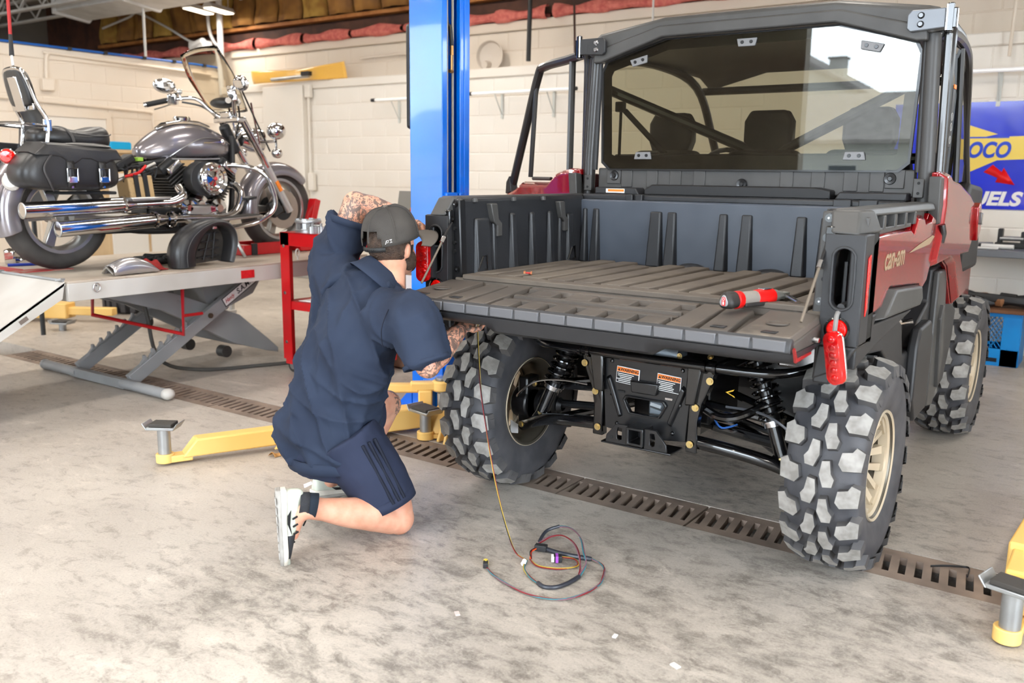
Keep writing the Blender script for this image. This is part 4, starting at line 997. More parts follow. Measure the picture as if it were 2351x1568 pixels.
# suspension, each side
def corner(s):
    t = part('rear_suspension', CH)
    m = MB(); m.tube(smooth_path([(s * 0.19, -0.13, 0.385), (s * 0.35, -0.13, 0.375), (s * 0.50, -0.10, 0.345), (s * 0.64, -0.05, 0.285)], 5), 0.026, 12); m.tube([(s * 0.22, 0.22, 0.40), (s * 0.60, 0.02, 0.29)], 0.020, 10); ob('lower_arm', m, FRM, t)
    m = MB(); m.prism([(s * 0.46, 0.335), (s * 0.60, 0.29), (s * 0.57, 0.35), (s * 0.53, 0.40), (s * 0.50, 0.385)], -0.085, -0.055, 'y'); ob('shock_mount', m, FRM, t, bevel=0.006)
    bolt('shock_bolt', t, (s * 0.525, -0.086, 0.370), (0, -1, 0), 0.009, ZINC)
    bolt('knuckle_bolt', t, (s * 0.625, -0.085, 0.298), (0, -1, 0), 0.009, ZINC)
    m = MB(); m.tube([(s * 0.21, -0.05, 0.515), (s * 0.60, 0.0, 0.47)], 0.018, 10); m.tube([(s * 0.21, 0.18, 0.52), (s * 0.60, 0.0, 0.47)], 0.016, 10); ob('upper_arm', m, FRM, t)
    bolt('upper_bolt', t, (s * 0.595, -0.03, 0.475), (0, -1, 0), 0.009, ZINC)
    m = MB(); m.box((s * 0.645, 0.0, 0.39), (0.05, 0.10, 0.22)); m.tube([(s * 0.62, 0, 0.378), (s * 0.70, 0, 0.378)], 0.07, 16); ob('knuckle', m, FRMS, t, bevel=0.008)
    m = MB(); prof = []
    for i in range(9): prof += [(0.055 - 0.003 * i if i % 2 == 0 else 0.043 - 0.002 * i, 0.50 + s * 0 + 0.012 * i * 0)][:0]
    prof = [(0.028, 0)] + [((0.058 - 0.0022 * i) if i % 2 == 0 else (0.046 - 0.0022 * i), 0.008 + 0.010 * i) for i in range(11)] + [(0.022, 0.125)]
    m.lathe(prof, (s * 0.595, 0.01, 0.385), 'x', 20, R=Matrix.Scale(-s, 3, (1, 0, 0)) if True else None); ob('axle_boot', m, mat('rubber_boot', (24, 24, 26), 0.4), t)
    m = MB(); m.tube([(s * 0.16, 0.02, 0.42), (s * 0.60, 0.01, 0.385)], 0.018, 10); ob('drive_axle', m, FRMS, t)
    # coil-over shock: from (0.525, .37) up to (0.385, .72)
    a, e = V(s * 0.525, -0.070, 0.370), V(s * 0.385, -0.030, 0.730)
    ax = (e - a)
    sh = part('shock_absorber', t)
    m = MB(); m.tube([a, a.lerp(e, 0.30)], 0.031, 16); ob('shock_body', m, FRM, sh, bevel=0.003)
    m = MB(); m.tube([a.lerp(e, 0.30), a.lerp(e, 0.96)], 0.026, 16); ob('shock_tube', m, FRMS, sh)
    m = MB(); m.tube([a.lerp(e, 0.295), a.lerp(e, 0.335)], 0.040, 12); m.tube([a.lerp(e, 0.335), a.lerp(e, 0.35)], 0.046, 16); ob('preload_ring', m, STEEL, sh)
    m = MB(); n_ = 150; turns = 8.2; axn = ax.normalized(); b1 = axn.orthogonal().normalized(); b2 = axn.cross(b1); pts = []
    for i in range(n_ + 1):
        u = i / n_; f_ = 0.355 + 0.62 * (u ** 0.92); an = 2 * PI * turns * u
        pts.append(a.lerp(e, f_) + (b1 * math.cos(an) + b2 * math.sin(an)) * 0.047)
    m.tube(pts, 0.0068, 7); ob('coil_spring', m, FRM, sh)
    m = MB(); m.tube([a.lerp(e, 0.97), a.lerp(e, 1.02)], 0.05, 16); ob('spring_seat', m, FRM, sh)
    # brake hose
    m = MB(); m.tube(smooth_path([(s * 0.67, -0.045, 0.40), (s * 0.62, -0.12, 0.44), (s * 0.52, -0.14, 0.515), (s * 0.42, -0.10, 0.53), (s * 0.30, -0.08, 0.525)], 6), 0.005, 6); ob('brake_hose', m, STEEL if s < 0 else mat('braided', (120, 122, 128), 0.4, 0.6), t)
    if s > 0:
        m = MB(); m.tube(smooth_path([(0.215, -0.10, 0.515), (0.30, -0.13, 0.495), (0.38, -0.12, 0.512), (0.48, -0.03, 0.575)], 6), 0.017, 10); ob('stabilizer_bar', m, FRM, t)
        m = MB(); m.tube([(0.24, -0.05, 0.43), (0.58, 0.12, 0.33)], 0.015, 8); m.tube([(0.30, 0.02, 0.46), (0.62, -0.02, 0.40)], 0.012, 8); ob('toe_link', m, FRM, t)
        m = MB(); m.add([(0.30, -0.095, 0.585), (0.335, -0.095, 0.60), (0.33, -0.095, 0.592), (0.31, -0.095, 0.584), (0.335, -0.095, 0.574), (0.338, -0.095, 0.568)], [(0, 1, 2, 3), (0, 3, 4, 5)]); ob('paint_mark', m, mat('yellow_mark', (214, 172, 40), 0.5), t)
        m = MB(); m.tube(smooth_path([(0.23, -0.02, 0.46), (0.28, -0.06, 0.435), (0.33, -0.03, 0.45)], 5), 0.004, 6); ob('vent_hose', m, mat('blue_hose', (60, 110, 190), 0.4), t)
    else:
        m = MB(); m.tube([(-0.66, -0.085, 0.27), (-0.66, -0.083, 0.27)], 0.001, 4); 
        m = MB(); m.prism([(-0.70, 0.24), (-0.66, 0.245), (-0.66, 0.285), (-0.70, 0.30)], -0.06, -0.058, 'y'); ob('rim_barcode', m, LWHT, t)
corner(1); corner(-1)
m = MB(); m.box((0, 0.10, 0.66), (0.52, 0.30, 0.05)); m.box((-0.20, 0.10, 0.55), (0.05, 0.30, 0.24)); m.box((0.20, 0.10, 0.55), (0.05, 0.30, 0.24)); m.box((0, 0.12, 0.45), (0.26, 0.22, 0.22)); ob('subframe', m, FRMS, CH, bevel=0.01)
m = MB(); m.box((0.48, 0.22, 0.72), (0.16, 0.10, 0.14)); ob('heat_shield', m, STEEL, CH, bevel=0.01)
m = MB(); m.box((0.50, 0.28, 0.60), (0.36, 0.02, 0.42)); ob('mud_flap', m, FRMS, CH)
m = MB(); m.box((-0.60, 0.45, 0.62), (0.30, 0.02, 0.40)); ob('mud_flap', m, FRMS, CH)
# ================================================================= two-post vehicle lift, left column
WMODE[0] = True
YEL = mat('yellow_arm_paint', (245, 203, 124), 0.42, var=(2.5, (240, 192, 106), 1.0), dirt=(9, (150, 106, 56), 0.74))
GALV = mat('galvanized_steel', (176, 178, 178), 0.36, 0.75, var=(8, (150, 150, 150), 1.0))
RUB = mat('black_rubber_pad', (62, 58, 54), 0.8, bump=(90, 0.6), dirt=(6, (110, 102, 94), 0.6))
BLUEI = mat('blue_paint_inner', (6, 62, 176), 0.32, coat=0.3)
ROPE = mat('steel_cable', (168, 164, 152), 0.45, 0.5, bump=(500, 1.0))
BRASS = mat('brass', (196, 150, 92), 0.3, 0.9)
col_ = thing('lift_column', 'tall blue two post lift column with steel cables behind the kneeling man', 'lift', (-1.81, 0.79, 0))
m = MB(); zt = 3.8
m.prism([(-1.925, 0.67), (-1.69, 0.67), (-1.69, 0.715), (-1.70, 0.72), (-1.70, 0.69), (-1.90, 0.69), (-1.90, 0.895), (-1.70, 0.895), (-1.70, 0.87), (-1.69, 0.865), (-1.69, 0.915), (-1.925, 0.915)], 0.0, zt, 'z'); ob('column_channel', m, BLUEM, col_, bevel=0.008, seg=3)
m = MB(); m.prism([(-1.725, 0.835), (-1.695, 0.835), (-1.695, 0.87), (-1.725, 0.87)], 0.0, zt, 'z'); ob('inner_flange', m, BLUEM, col_, bevel=0.004)
m = MB(); m.box((-1.89, 0.79, 1.9), (0.02, 0.20, 3.8)); ob('channel_back', m, BLUEI, col_)
m = MB(); m.box((-1.80, 0.79, 0.012), (0.50, 0.46, 0.024)); ob('base_plate', m, BLUEM, col_, bevel=0.004)
for (x, dx) in ((-1.925, -1), (-1.69, 1)):
    m = MB(); m.add([(x, 0.665, 0.024), (x + dx * 0.10, 0.665, 0.024), (x, 0.665, 0.13), (x, 0.678, 0.024), (x + dx * 0.10, 0.678, 0.024), (x, 0.678, 0.13)], [(0, 1, 2), (3, 4, 5), (0, 1, 4, 3), (1, 2, 5, 4), (2, 0, 3, 5)]); ob('base_gusset', m, BLUEM, col_)
m = MB(); m.box((-1.765, 0.79, 0.76), (0.13, 0.15, 1.02)); m.box((-1.685, 0.735, 0.76), (0.03, 0.10, 1.02)); m.box((-1.70, 0.835, 1.20), (0.05, 0.05, 0.14)); ob('carriage', m, BLUEM, col_, bevel=0.008)
for (y, x) in ((0.722, -1.70), (0.797, -1.72)):
    m = MB(); m.tube([(x, y, 1.27), (x, y, zt)], 0.0075, 8); ob('lift_cable', m, ROPE, col_)
h = part('hydraulic_hose', col_)
m = MB(); m.tube(smooth_path([(-1.72, 0.735, zt), (-1.72, 0.735, 2.35), (-1.70, 0.752, 2.15), (-1.70, 0.765, 2.06)], 5), 0.011, 8); ob('hose', m, mat('hose_rubber', (18, 18, 19), 0.45), h)
m = MB(); m.tube([(-1.70, 0.765, 2.06), (-1.70, 0.765, 2.01)], 0.012, 6); m.tube([(-1.70, 0.765, 2.01), (-1.70, 0.765, 1.93)], 0.007, 8); m.tube([(-1.70, 0.772, 1.925), (-1.70, 0.745, 1.925)], 0.010, 8); ob('hose_fitting', m, BRASS, h)
m = MB(); m.prism([(0.80, 2.16), (0.97, 2.30), (0.97, 1.62), (0.80, 1.72)][:0] or [(0.74, 2.20), (0.93, 2.20), (0.93, 1.72), (0.84, 1.62), (0.74, 1.62)], -2.02, -1.926, 'x'); ob('cable_cover', m, BLACKP, col_, bevel=0.02)
# swing arms hang on the carriage
def pad_assy(parent, x, y, z0, ztop, rz, size=0.13):
    p = part('lift_pad', parent)
    m = MB(); m.tube([(x, y, z0), (x, y, ztop - 0.02)], 0.030, 20); ob('pad_stem', m, GALV, p)
    M_ = Matrix.Translation((x, y, ztop)) @ Matrix.Rotation(rz, 4, 'Z')
    m = MB(); m.box((0, 0, -0.012), (size, size * 0.66, 0.014)); 
    for s in (-1, 1): m.add([(s * size / 2, -size * 0.36, -0.018), (s * size / 2, size * 0.36, -0.018), (s * (size / 2 + 0.022), size * 0.36, 0.014), (s * (size / 2 + 0.022), -size * 0.36, 0.014), (s * (size / 2 - 0.006), -size * 0.36, -0.018), (s * (size / 2 - 0.006), size * 0.36, -0.018), (s * (size / 2 + 0.016), size * 0.36, 0.016), (s * (size / 2 + 0.016), -size * 0.36, 0.016)], [(0, 1, 2, 3), (4, 5, 6, 7), (0, 1, 5, 4), (1, 2, 6, 5), (2, 3, 7, 6), (3, 0, 4, 7)])
    m.xf(M_); ob('pad_saddle', m, GALV, p, bevel=0.003)
    m = MB(); m.box((0, 0, 0.004), (size * 0.84, size * 0.62, 0.016)); m.xf(M_); ob('pad_rubber', m, RUB, p, bevel=0.003)
    return p
def arm_box(m, a, c, w, z0, z1, slant=0.0):
    a, c = Vector((a[0], a[1], 0)), Vector((c[0], c[1], 0)); d = (c - a).normalized(); n = Vector((-d.y, d.x, 0)) * w / 2
    q = [a + d * slant - n, a + d * slant + n, a + n, a - n]
    pts = [a - n + V(0, 0, z0), a + n + V(0, 0, z0), c + n + V(0, 0, z0), c - n + V(0, 0, z0), a + d * slant - n + V(0, 0, z1), a + d * slant + n + V(0, 0, z1), c + n + V(0, 0, z1), c - n + V(0, 0, z1)]
    m.add(pts, [(0, 1, 2, 3), (4, 5, 6, 7), (0, 1, 5, 4), (1, 2, 6, 5), (2, 3, 7, 6), (3, 0, 4, 7)])
armA = part('long_swing_arm', col_)
PA, PV = (-2.165, -0.82), (-1.56, 0.44)
d = Vector((PV[0] - PA[0], PV[1] - PA[1])).normalized()
def along(t): return (PA[0] + d.x * t, PA[1] + d.y * t)
m = MB(); m.tube([(*PA, 0.012), (*PA, 0.055)], 0.042, 20); arm_box(m, along(0.02), along(0.12), 0.07, 0.012, 0.045); ob('pad_socket', m, YEL, armA, bevel=0.004)
m = MB(); arm_box(m, along(0.07), along(0.62), 0.085, 0.03, 0.115, 0.07); ob('inner_tube', m, YEL, armA, bevel=0.008)
m = MB(); arm_box(m, along(0.55), along(1.36), 0.115, 0.022, 0.135, 0.0); ob('outer_tube', m, YEL, armA, bevel=0.008)
m = MB(); arm_box(m, along(0.50), along(0.62), 0.02, 0.02, 0.13, 0.09); m.xf(Matrix.Translation((d.y * 0.065, -d.x * 0.065, 0))); ob('sleeve_gusset', m, YEL, armA, bevel=0.004)
nrm = Vector((d.y, -d.x, 0)); cpos = Vector((*along(0.98), 0.085)) + nrm * 0.0585
cl = part('caution_label', armA, cpos, (PI / 2, 0, math.atan2(d.y, d.x))); WMODE[0] = False
m = MB(); m.box((0, -0.01, 0), (0.16, 0.055, 0.001)); ob('label_card', m, mat('label_yellow', (240, 214, 110), 0.5), cl)
m = MB(); m.box((0, 0.010, 0.0008), (0.16, 0.020, 0.001)); ob('label_header', m, ORNG, cl)
text('label_word', 'CAUTION', 0.024, LBLK, cl, (0.012, 0.010, 0.0018), (0, 0, 0), 0, 0.0004, bold=0.0006)
m = MB(); m.add([(-0.074, 0.002, 0.0018), (-0.056, 0.002, 0.0018), (-0.065, 0.018, 0.0018)], [(0, 1, 2)]); m.add([(-0.05, -0.034, 0.0018), (-0.02, -0.034, 0.0018), (-0.035, -0.012, 0.0018)], [(0, 1, 2)]); ob('label_symbol', m, LBLK, cl); WMODE[0] = True
pad_assy(armA, PA[0], PA[1], 0.03, 0.195, 0.55)
armB = part('upper_link_arm', col_)
m = MB(); arm_box(m, (-2.15, 0.05), (-1.66, 0.43), 0.055, 0.185, 0.235); arm_box(m, (-1.70, 0.40), (-1.56, 0.52), 0.06, 0.195, 0.245); m.tube([(-1.57, 0.515, 0.19), (-1.57, 0.515, 0.25)], 0.055, 16); ob('link_bar', m, YEL, armB, bevel=0.010)
m = MB(); m.tube([(-1.57, 0.515, 0.25), (-1.57, 0.515, 0.266)], 0.036, 16); ob('pivot_pin', m, GALV, armB, bevel=0.003)
m = MB(); arm_box(m, (-1.66, 0.42), (-1.60, 0.47), 0.05, 0.06, 0.20); ob('link_post', m, YEL, armB, bevel=0.01)
m = MB(); m.box((-1.60, 0.58, 0.16), (0.20, 0.16, 0.16)); ob('pivot_bracket', m, BLUEM, col_, bevel=0.008)
m = MB(); m.tube([(-1.54, 0.47, 0.03), (-1.54, 0.47, 0.19)], 0.020, 14); ob('pivot_pin', m, GALV, col_)
armC = part('short_swing_arm', col_)
m = MB(); m.tube([(-1.45, 0.235, 0.004), (-1.45, 0.235, 0.045)], 0.045, 20); arm_box(m, (-1.44, 0.25), (-1.36, 0.33), 0.05, 0.006, 0.03); ob('pad_socket', m, YEL, armC, bevel=0.003)
m = MB(); arm_box(m, (-1.40, 0.26), (-1.50, 0.52), 0.10, 0.03, 0.14, 0.06); ob('inner_tube', m, YEL, armC, bevel=0.008)
m = MB(); arm_box(m, (-1.36, 0.22), (-1.34, 0.34), 0.02, 0.005, 0.13, 0.05); arm_box(m, (-1.30, 0.20), (-1.29, 0.36), 0.02, 0.005, 0.15, 0.05); ob('restraint_gear', m, YEL, armC, bevel=0.006)
pad_assy(armC, -1.45, 0.235, 0.03, 0.165, -0.2, 0.15)
# right column (its arm reaches into view at the right edge)
colR = thing('lift_arm', 'yellow swing arm with a rubber topped pad at the right edge of the photo', 'lift arm', (1.31, -0.30, 0))
m = MB(); m.tube([(1.308, -0.30, 0.005), (1.308, -0.30, 0.05)], 0.040, 20); arm_box(m, (1.315, -0.28), (1.32, -0.16), 0.06, 0.008, 0.04); ob('pad_socket', m, YEL, colR, bevel=0.003)
m = MB(); arm_box(m, (1.33, -0.20), (1.33, 0.30), 0.095, 0.05, 0.135, 0.0); ob('inner_tube', m, YEL, colR, bevel=0.008)
m = MB(); arm_box(m, (1.33, -0.10), (1.33, 0.42), 0.125, 0.035, 0.150, 0.0); ob('middle_tube', m, YEL, colR, bevel=0.008)
m = MB(); arm_box(m, (1.33, 0.10), (1.38, 0.95), 0.155, 0.025, 0.170, 0.0); ob('outer_tube', m, YEL, colR, bevel=0.008)
bolt('stop_bolt', colR, (1.266, -0.06, 0.07), (-1, 0, 0), 0.008, STEEL)
pad_assy(colR, 1.312, -0.30, 0.03, 0.185, -0.25, 0.135)
# far left second blue column, cut by the frame edge
c2 = thing('lift_column', 'blue lift column cut off by the left frame edge behind the motorcycle', 'lift', (-6.75, 0.25, 0))
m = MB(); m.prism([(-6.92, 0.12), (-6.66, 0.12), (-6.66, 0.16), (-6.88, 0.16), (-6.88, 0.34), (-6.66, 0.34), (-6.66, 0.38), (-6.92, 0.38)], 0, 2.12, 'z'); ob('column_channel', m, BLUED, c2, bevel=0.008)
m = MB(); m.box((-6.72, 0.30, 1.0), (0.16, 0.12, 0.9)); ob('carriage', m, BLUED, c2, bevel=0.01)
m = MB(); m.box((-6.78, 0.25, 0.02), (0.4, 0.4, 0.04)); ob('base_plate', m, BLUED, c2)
# yellow floor arm far left under the table, with its pad
fa = thing('lift_arm', 'yellow swing arm lying on the floor beyond the motorcycle lift ramp', 'lift arm', (-6.5, 1.0, 0))
m = MB(); arm_box(m, (-7.1, 0.75), (-6.45, 1.10), 0.16, 0.03, 0.17, 0.05); ob('outer_tube', m, YEL, fa, bevel=0.01)
m = MB(); arm_box(m, (-6.5, 1.08), (-6.1, 1.32), 0.09, 0.06, 0.13, 0.0); ob('inner_tube', m, YEL, fa, bevel=0.008)
pad_assy(fa, -6.05, 0.80, 0.0, 0.075, 0.4, 0.16)
# ================================================================= motorcycle lift table
LGREY = mat('lift_grey_paint', (196, 192, 186), 0.45, var=(2.5, (178, 172, 164), 1.0), dirt=(5, (134, 118, 104), 0.68))
LGREYD = mat('lift_arm_grey', (150, 151, 152), 0.42, var=(2.5, (132, 133, 134), 1.0), dirt=(6, (112, 104, 98), 0.70))
DECKM = mat('deck_top_worn', (198, 186, 170), 0.5, var=(2.2, (168, 154, 140), 1.0), dirt=(3.2, (132, 100, 88), 0.60))
REDP = mat('red_paint', (196, 14, 22), 0.38, coat=0.3, var=(3, (172, 8, 16), 1.0))
lt = thing('motorcycle_lift', 'grey scissor lift table with ramp carrying the silver motorcycle', 'lift table', (-3.98, 0.2, 0))
X0, X1, Y0, Y1, ZD = -4.66, -3.32, -0.60, 1.75, 0.76
m = MB(); m.box(((X0 + X1) / 2, (Y0 + Y1) / 2, ZD - 0.006), (X1 - X0, Y1 - Y0, 0.012)); ob('deck_plate', m, DECKM, lt, bevel=0.002)
m = MB()
for x in (X0 + 0.012, X1 - 0.012): m.box((x, (Y0 + Y1) / 2, ZD - 0.062), (0.024, Y1 - Y0, 0.10))
for y in (Y0 + 0.012, Y1 - 0.012): m.box(((X0 + X1) / 2, y, ZD - 0.062), (X1 - X0 - 0.05, 0.024, 0.10))
ob('deck_frame', m, LGREY, lt, bevel=0.003)
m = MB(); m.box((X1 + 0.002, 0.62, ZD - 0.058), (0.004, 0.105, 0.052)); ob('red_tape', m, mat('red_tape', (206, 28, 34), 0.5, var=(30, (180, 12, 20), 1.0)), lt)
m = MB(); m.box((-4.35, Y0 + 0.10, ZD + 0.002), (0.5, 0.10, 0.003)); m.box((-4.0, -0.40, ZD + 0.002), (0.16, 0.34, 0.003)); ob('red_stripe', m, mat('worn_red_stripe', (176, 60, 56), 0.6, dirt=(5, (176, 150, 134), 0.5)), lt)
m = MB(); m.tube([(X1 + 0.006, -0.44, ZD - 0.035 + 0.019 * 0)] * 1 + [(X1 + 0.010, -0.44, ZD - 0.035)], 0.004, 6); m.tube([(X1 + 0.012, -0.44 + 0.02 * math.cos(a), ZD - 0.045 + 0.024 * math.sin(a)) for a in [2 * PI * i / 16 for i in range(16)]], 0.004, 6, closed=True); ob('lock_ring', m, STEEL, lt)
# ramp
m = MB(); rl, rz = 1.25, ZD - 0.02
m.prism([(Y0 - 0.01, rz + 0.015), (Y0 - rl, 0.03), (Y0 - rl, 0.015), (Y0 - 0.01, rz)], X0 + 0.02, X1 - 0.01, 'x'); ob('ramp_plate', m, LGREY, lt)
for x in (X0 + 0.02, X1 - 0.022, -4.22):
    m = MB(); m.prism([(Y0 - 0.01, rz + 0.02), (Y0 - rl, 0.035), (Y0 - rl, 0.004), (Y0 - 0.03, rz - 0.075)], x, x + 0.012, 'x'); ob('ramp_rail', m, LGREY, lt)
for i in range(4):
    y = Y0 - 0.25 - 0.2 * i
    m = MB(); m.box((X1 - 0.0085, y, rz - 0.02 - (Y0 - y) * 0.585), (0.004, 0.05, 0.022), (math.atan(0.585), 0, 0)); ob('rail_slot', m, mat('slot_dark', (108, 96, 88), 0.8), lt)
m = MB(); m.tube([(X0 + 0.05, Y0 - 0.004, ZD + 0.004), (X1 - 0.04, Y0 - 0.004, ZD + 0.004)], 0.008, 8); ob('ramp_hinge', m, LGREYD, lt)
for x in (-3.37, -4.05):
    m = MB(); m.tube([(x, Y0 + 0.01, ZD + 0.010), (x + 0.02, Y0 - 0.02, ZD + 0.014), (x - 0.015, Y0 - 0.03, ZD + 0.004)], 0.006, 6); ob('ramp_hook', m, LGREYD, lt)
# base and scissor arms
m = MB(); m.box((-3.97, -0.09, 0.035), (0.62, 0.05, 0.06)); ob('base_cross_bar', m, LGREYD, lt, bevel=0.004)
for (a, c) in ((-4.62, -4.22), (-3.70, -3.235)):
    m = MB(); m.tube([(a, -0.09, 0.035), (c, -0.09, 0.035)], 0.032, 14); ob('base_outrigger', m, LGREYD, lt)
m = MB(); m.ell((-3.22, -0.09, 0.036), (0.042, 0.042, 0.036), 16, 10); ob('outrigger_ball', m, LGREY, lt)
m = MB(); m.ell((-4.64, -0.09, 0.036), (0.036, 0.036, 0.036), 16, 10); ob('outrigger_ball', m, LGREYD, lt)
def bar(m, x, a, c, w, t):
    a, c = Vector((x, *a)), Vector((x, *c)); d = (c - a).normalized(); n = Vector((0, -d.z, d.y)) * w / 2
    m.add([a - n - V(t, 0, 0), c - n - V(t, 0, 0), c + n - V(t, 0, 0), a + n - V(t, 0, 0), a - n + V(t, 0, 0), c - n + V(t, 0, 0), c + n + V(t, 0, 0), a + n + V(t, 0, 0)], [(0, 1, 2, 3), (4, 5, 6, 7), (0, 1, 5, 4), (1, 2, 6, 5), (2, 3, 7, 6), (3, 0, 4, 7)])
for x in (-3.66, -4.26):
    sa = part('scissor_arm', lt)
    m = MB(); bar(m, x, (-0.06, 0.05), (1.06, 0.70), 0.085, 0.022); ob('arm_bar', m, LGREYD, sa, bevel=0.004)
    for i in range(6):   # ratchet teeth
        t_ = 0.10 + 0.055 * i; y, z = -0.06 + 1.12 * t_, 0.05 + 0.65 * t_
        m = MB(); m.prism([(y - 0.040, z + 0.028), (y + 0.012, z + 0.058), (y - 0.002, z + 0.088), (y - 0.012, z + 0.084), (y - 0.012, z + 0.062)], x - 0.012, x + 0.012, 'x'); ob('lock_tooth', m, LGREYD, sa)
    m = MB(); m.tube([(x - 0.03, 0.545, 0.40), (x + 0.032, 0.545, 0.40)], 0.018, 14); ob('pivot_bolt', m, mat('bronze_bolt', (88, 78, 66), 0.5, 0.5), sa)
for x in (-3.75, -4.17):
    sa = part('scissor_arm', lt)
    m = MB(); m.loft([[(x + q, y, z) for q, y, z in ((-0.02, y0, z0), (0.02, y0, z0), (0.02, y1, z1), (-0.02, y1, z1))] for y0, z0, y1, z1 in ((-0.30, 0.64, -0.30, 0.72), (0.25, 0.46, 0.33, 0.57), (0.80, 0.16, 0.86, 0.36), (1.10, 0.06, 1.10, 0.16), (1.20, 0.035, 1.20, 0.07))]); ob('arm_bar', m, LGREYD, sa, bevel=0.004)
    for (y, z) in ((0.70, 0.46), (0.70, 0.12)):
        m = MB(); m.tube([(x + 0.0, y, z), (x + 0.07, y, z)], 0.042, 16); ob('roller', m, mat('roller_black', (52, 50, 48), 0.5), sa)
m = MB(); m.loft([[(-3.80 + q, y, z) for q, y, z in ((-0.30, 0.55, 0.66), (0.05, 0.55, 0.66), (0.05, y1, z1), (-0.30, y1, z1))] for y1, z1 in ((1.12, 0.66), (1.0, 0.50), (0.8, 0.43), (0.62, 0.40))]); ob('arm_web', m, LGREYD, lt)
lb = part('brand_plate', lt, (-3.635, 0.815, 0.565), (PI / 2 - 0.0, 0, PI / 2))
lb.rotation_euler = Euler((PI / 2, 0, PI / 2)); ang = math.atan2(0.65, 1.12)
lb.rotation_euler = (Matrix.Rotation(PI / 2, 3, 'Z') @ Matrix.Rotation(PI / 2, 3, 'X') @ Matrix.Rotation(ang, 3, 'Z')).to_euler()
WMODE[0] = False
m = MB(); m.box((0, 0, 0), (0.36, 0.062, 0.003)); ob('plate_card', m, LWHT, lb)
m = MB(); m.ring(rectloop(-0.183, -0.034, 0.183, 0.034), rectloop(-0.178, -0.029, 0.178, 0.029), -0.001, 0.0025, 'z'); ob('plate_border', m, LBLK, lb)
text('plate_word', 'S.A.M.', 0.052, LBLK, lb, (0.015, 0, 0.002), (0, 0, 0), 0.15, 0.0005, bold=0.0008)
text('plate_script', 'Handy', 0.040, mat('script_red', (196, 30, 40), 0.5), lb, (-0.125, 0, 0.002), (0, 0, 0), 0.4, 0.0005, sx=0.8)
text('plate_number', '1000', 0.036, LBLK, lb, (0.135, 0, 0.002), (0, 0, 0), 0.15, 0.0005)
WMODE[0] = True
# red safety frame under the deck and air hose
m = MB(); m.tube([(-4.15, 0.02, 0.68), (-4.15, -0.0, 0.42), (-3.55, 0.27, 0.32), (-3.55, 0.28, 0.68)], 0.014, 8); m.tube([(-3.55, 0.27, 0.44), (-3.55, 0.42, 0.44)], 0.011, 8); m.tube([(-4.15, 0.0, 0.55), (-4.15, 0.14, 0.55)], 0.011, 8); ob('red_stop_frame', m, REDP, lt)
m = MB(); m.tube(smooth_path([(-3.9, 0.16, 0.70), (-3.85, 0.20, 0.45), (-3.82, 0.26, 0.12), (-3.72, 0.50, 0.02), (-3.5, 0.9, 0.015), (-3.3, 1.3, 0.015), (-2.9, 1.7, 0.015)], 6), 0.013, 8); ob('air_hose', m, mat('hose_grey', (70, 68, 64), 0.6), lt)
m = MB(); m.tube([(-3.9, 0.22, 0.58), (-3.88, 0.24, 0.46)], 0.03, 12); ob('air_fitting', m, LGREYD, lt)
# eye bolt standing at the deck edge
eb = thing('eye_bolt', 'small white eye bolt standing on the lift deck beside the cart', 'eye bolt', (-3.37, 1.10, ZD))
m = MB(); m.tube([(-3.37, 1.10, ZD), (-3.37, 1.10, ZD + 0.03)], 0.007, 10); ob('shank', m, WHITEM, eb)
m = MB(); m.tube([(-3.37, 1.10 + 0.016 * math.cos(a), ZD + 0.050 + 0.024 * math.sin(a)) for a in [2 * PI * i / 18 for i in range(18)]], 0.0055, 8, closed=True); ob('eye', m, WHITEM, eb)
# ================================================================= red rolling cart
ct = thing('tool_cart', 'red steel rolling cart behind the kneeling man', 'cart', (-2.9, 1.1, 0))
CX0, CX1, CY0, CY1, CZ = -3.27, -2.62, 0.86, 1.30, 0.972
m = MB(); m.box(((CX0 + CX1) / 2, (CY0 + CY1) / 2, CZ - 0.004), (CX1 - CX0, CY1 - CY0, 0.008)); m.box(((CX0 + CX1) / 2, CY0 + 0.004, CZ - 0.045), (CX1 - CX0, 0.008, 0.09)); m.box(((CX0 + CX1) / 2, CY1 - 0.004, CZ - 0.045), (CX1 - CX0, 0.008, 0.09)); m.box((CX0 + 0.004, (CY0 + CY1) / 2, CZ - 0.045), (0.008, CY1 - CY0, 0.09)); m.box((CX1 - 0.004, (CY0 + CY1) / 2, CZ - 0.045), (0.008, CY1 - CY0, 0.09)); ob('top_tray', m, REDP, ct, bevel=0.003)
for (x, sx) in ((CX0, 1), (CX1, -1)):
    for (y, sy) in ((CY0, 1), (CY1, -1)):
        m = MB(); m.prism([(x, y), (x + sx * 0.085, y), (x + sx * 0.085, y + sy * 0.006), (x + sx * 0.006, y + sy * 0.006), (x + sx * 0.006, y + sy * 0.10), (x, y + sy * 0.10)], 0.10, CZ - 0.002, 'z'); lg = ob('corner_post', m, REDP, ct)
        if sy > 0:
            for z in (0.88, 0.56, 0.22):
                bolt('post_screw', ct, (x + sx * 0.035, y - 0.001, z), (0, -1, 0), 0.008, STEEL, 0.005)
for z in (0.50, 0.115):
    m = MB(); m.box(((CX0 + CX1) / 2, (CY0 + CY1) / 2, z + 0.0), (CX1 - CX0 - 0.02, CY1 - CY0 - 0.02, 0.008)); m.box(((CX0 + CX1) / 2, CY0 + 0.012, z - 0.025), (CX1 - CX0 - 0.02, 0.006, 0.055)); ob('shelf', m, REDP, ct, bevel=0.002)
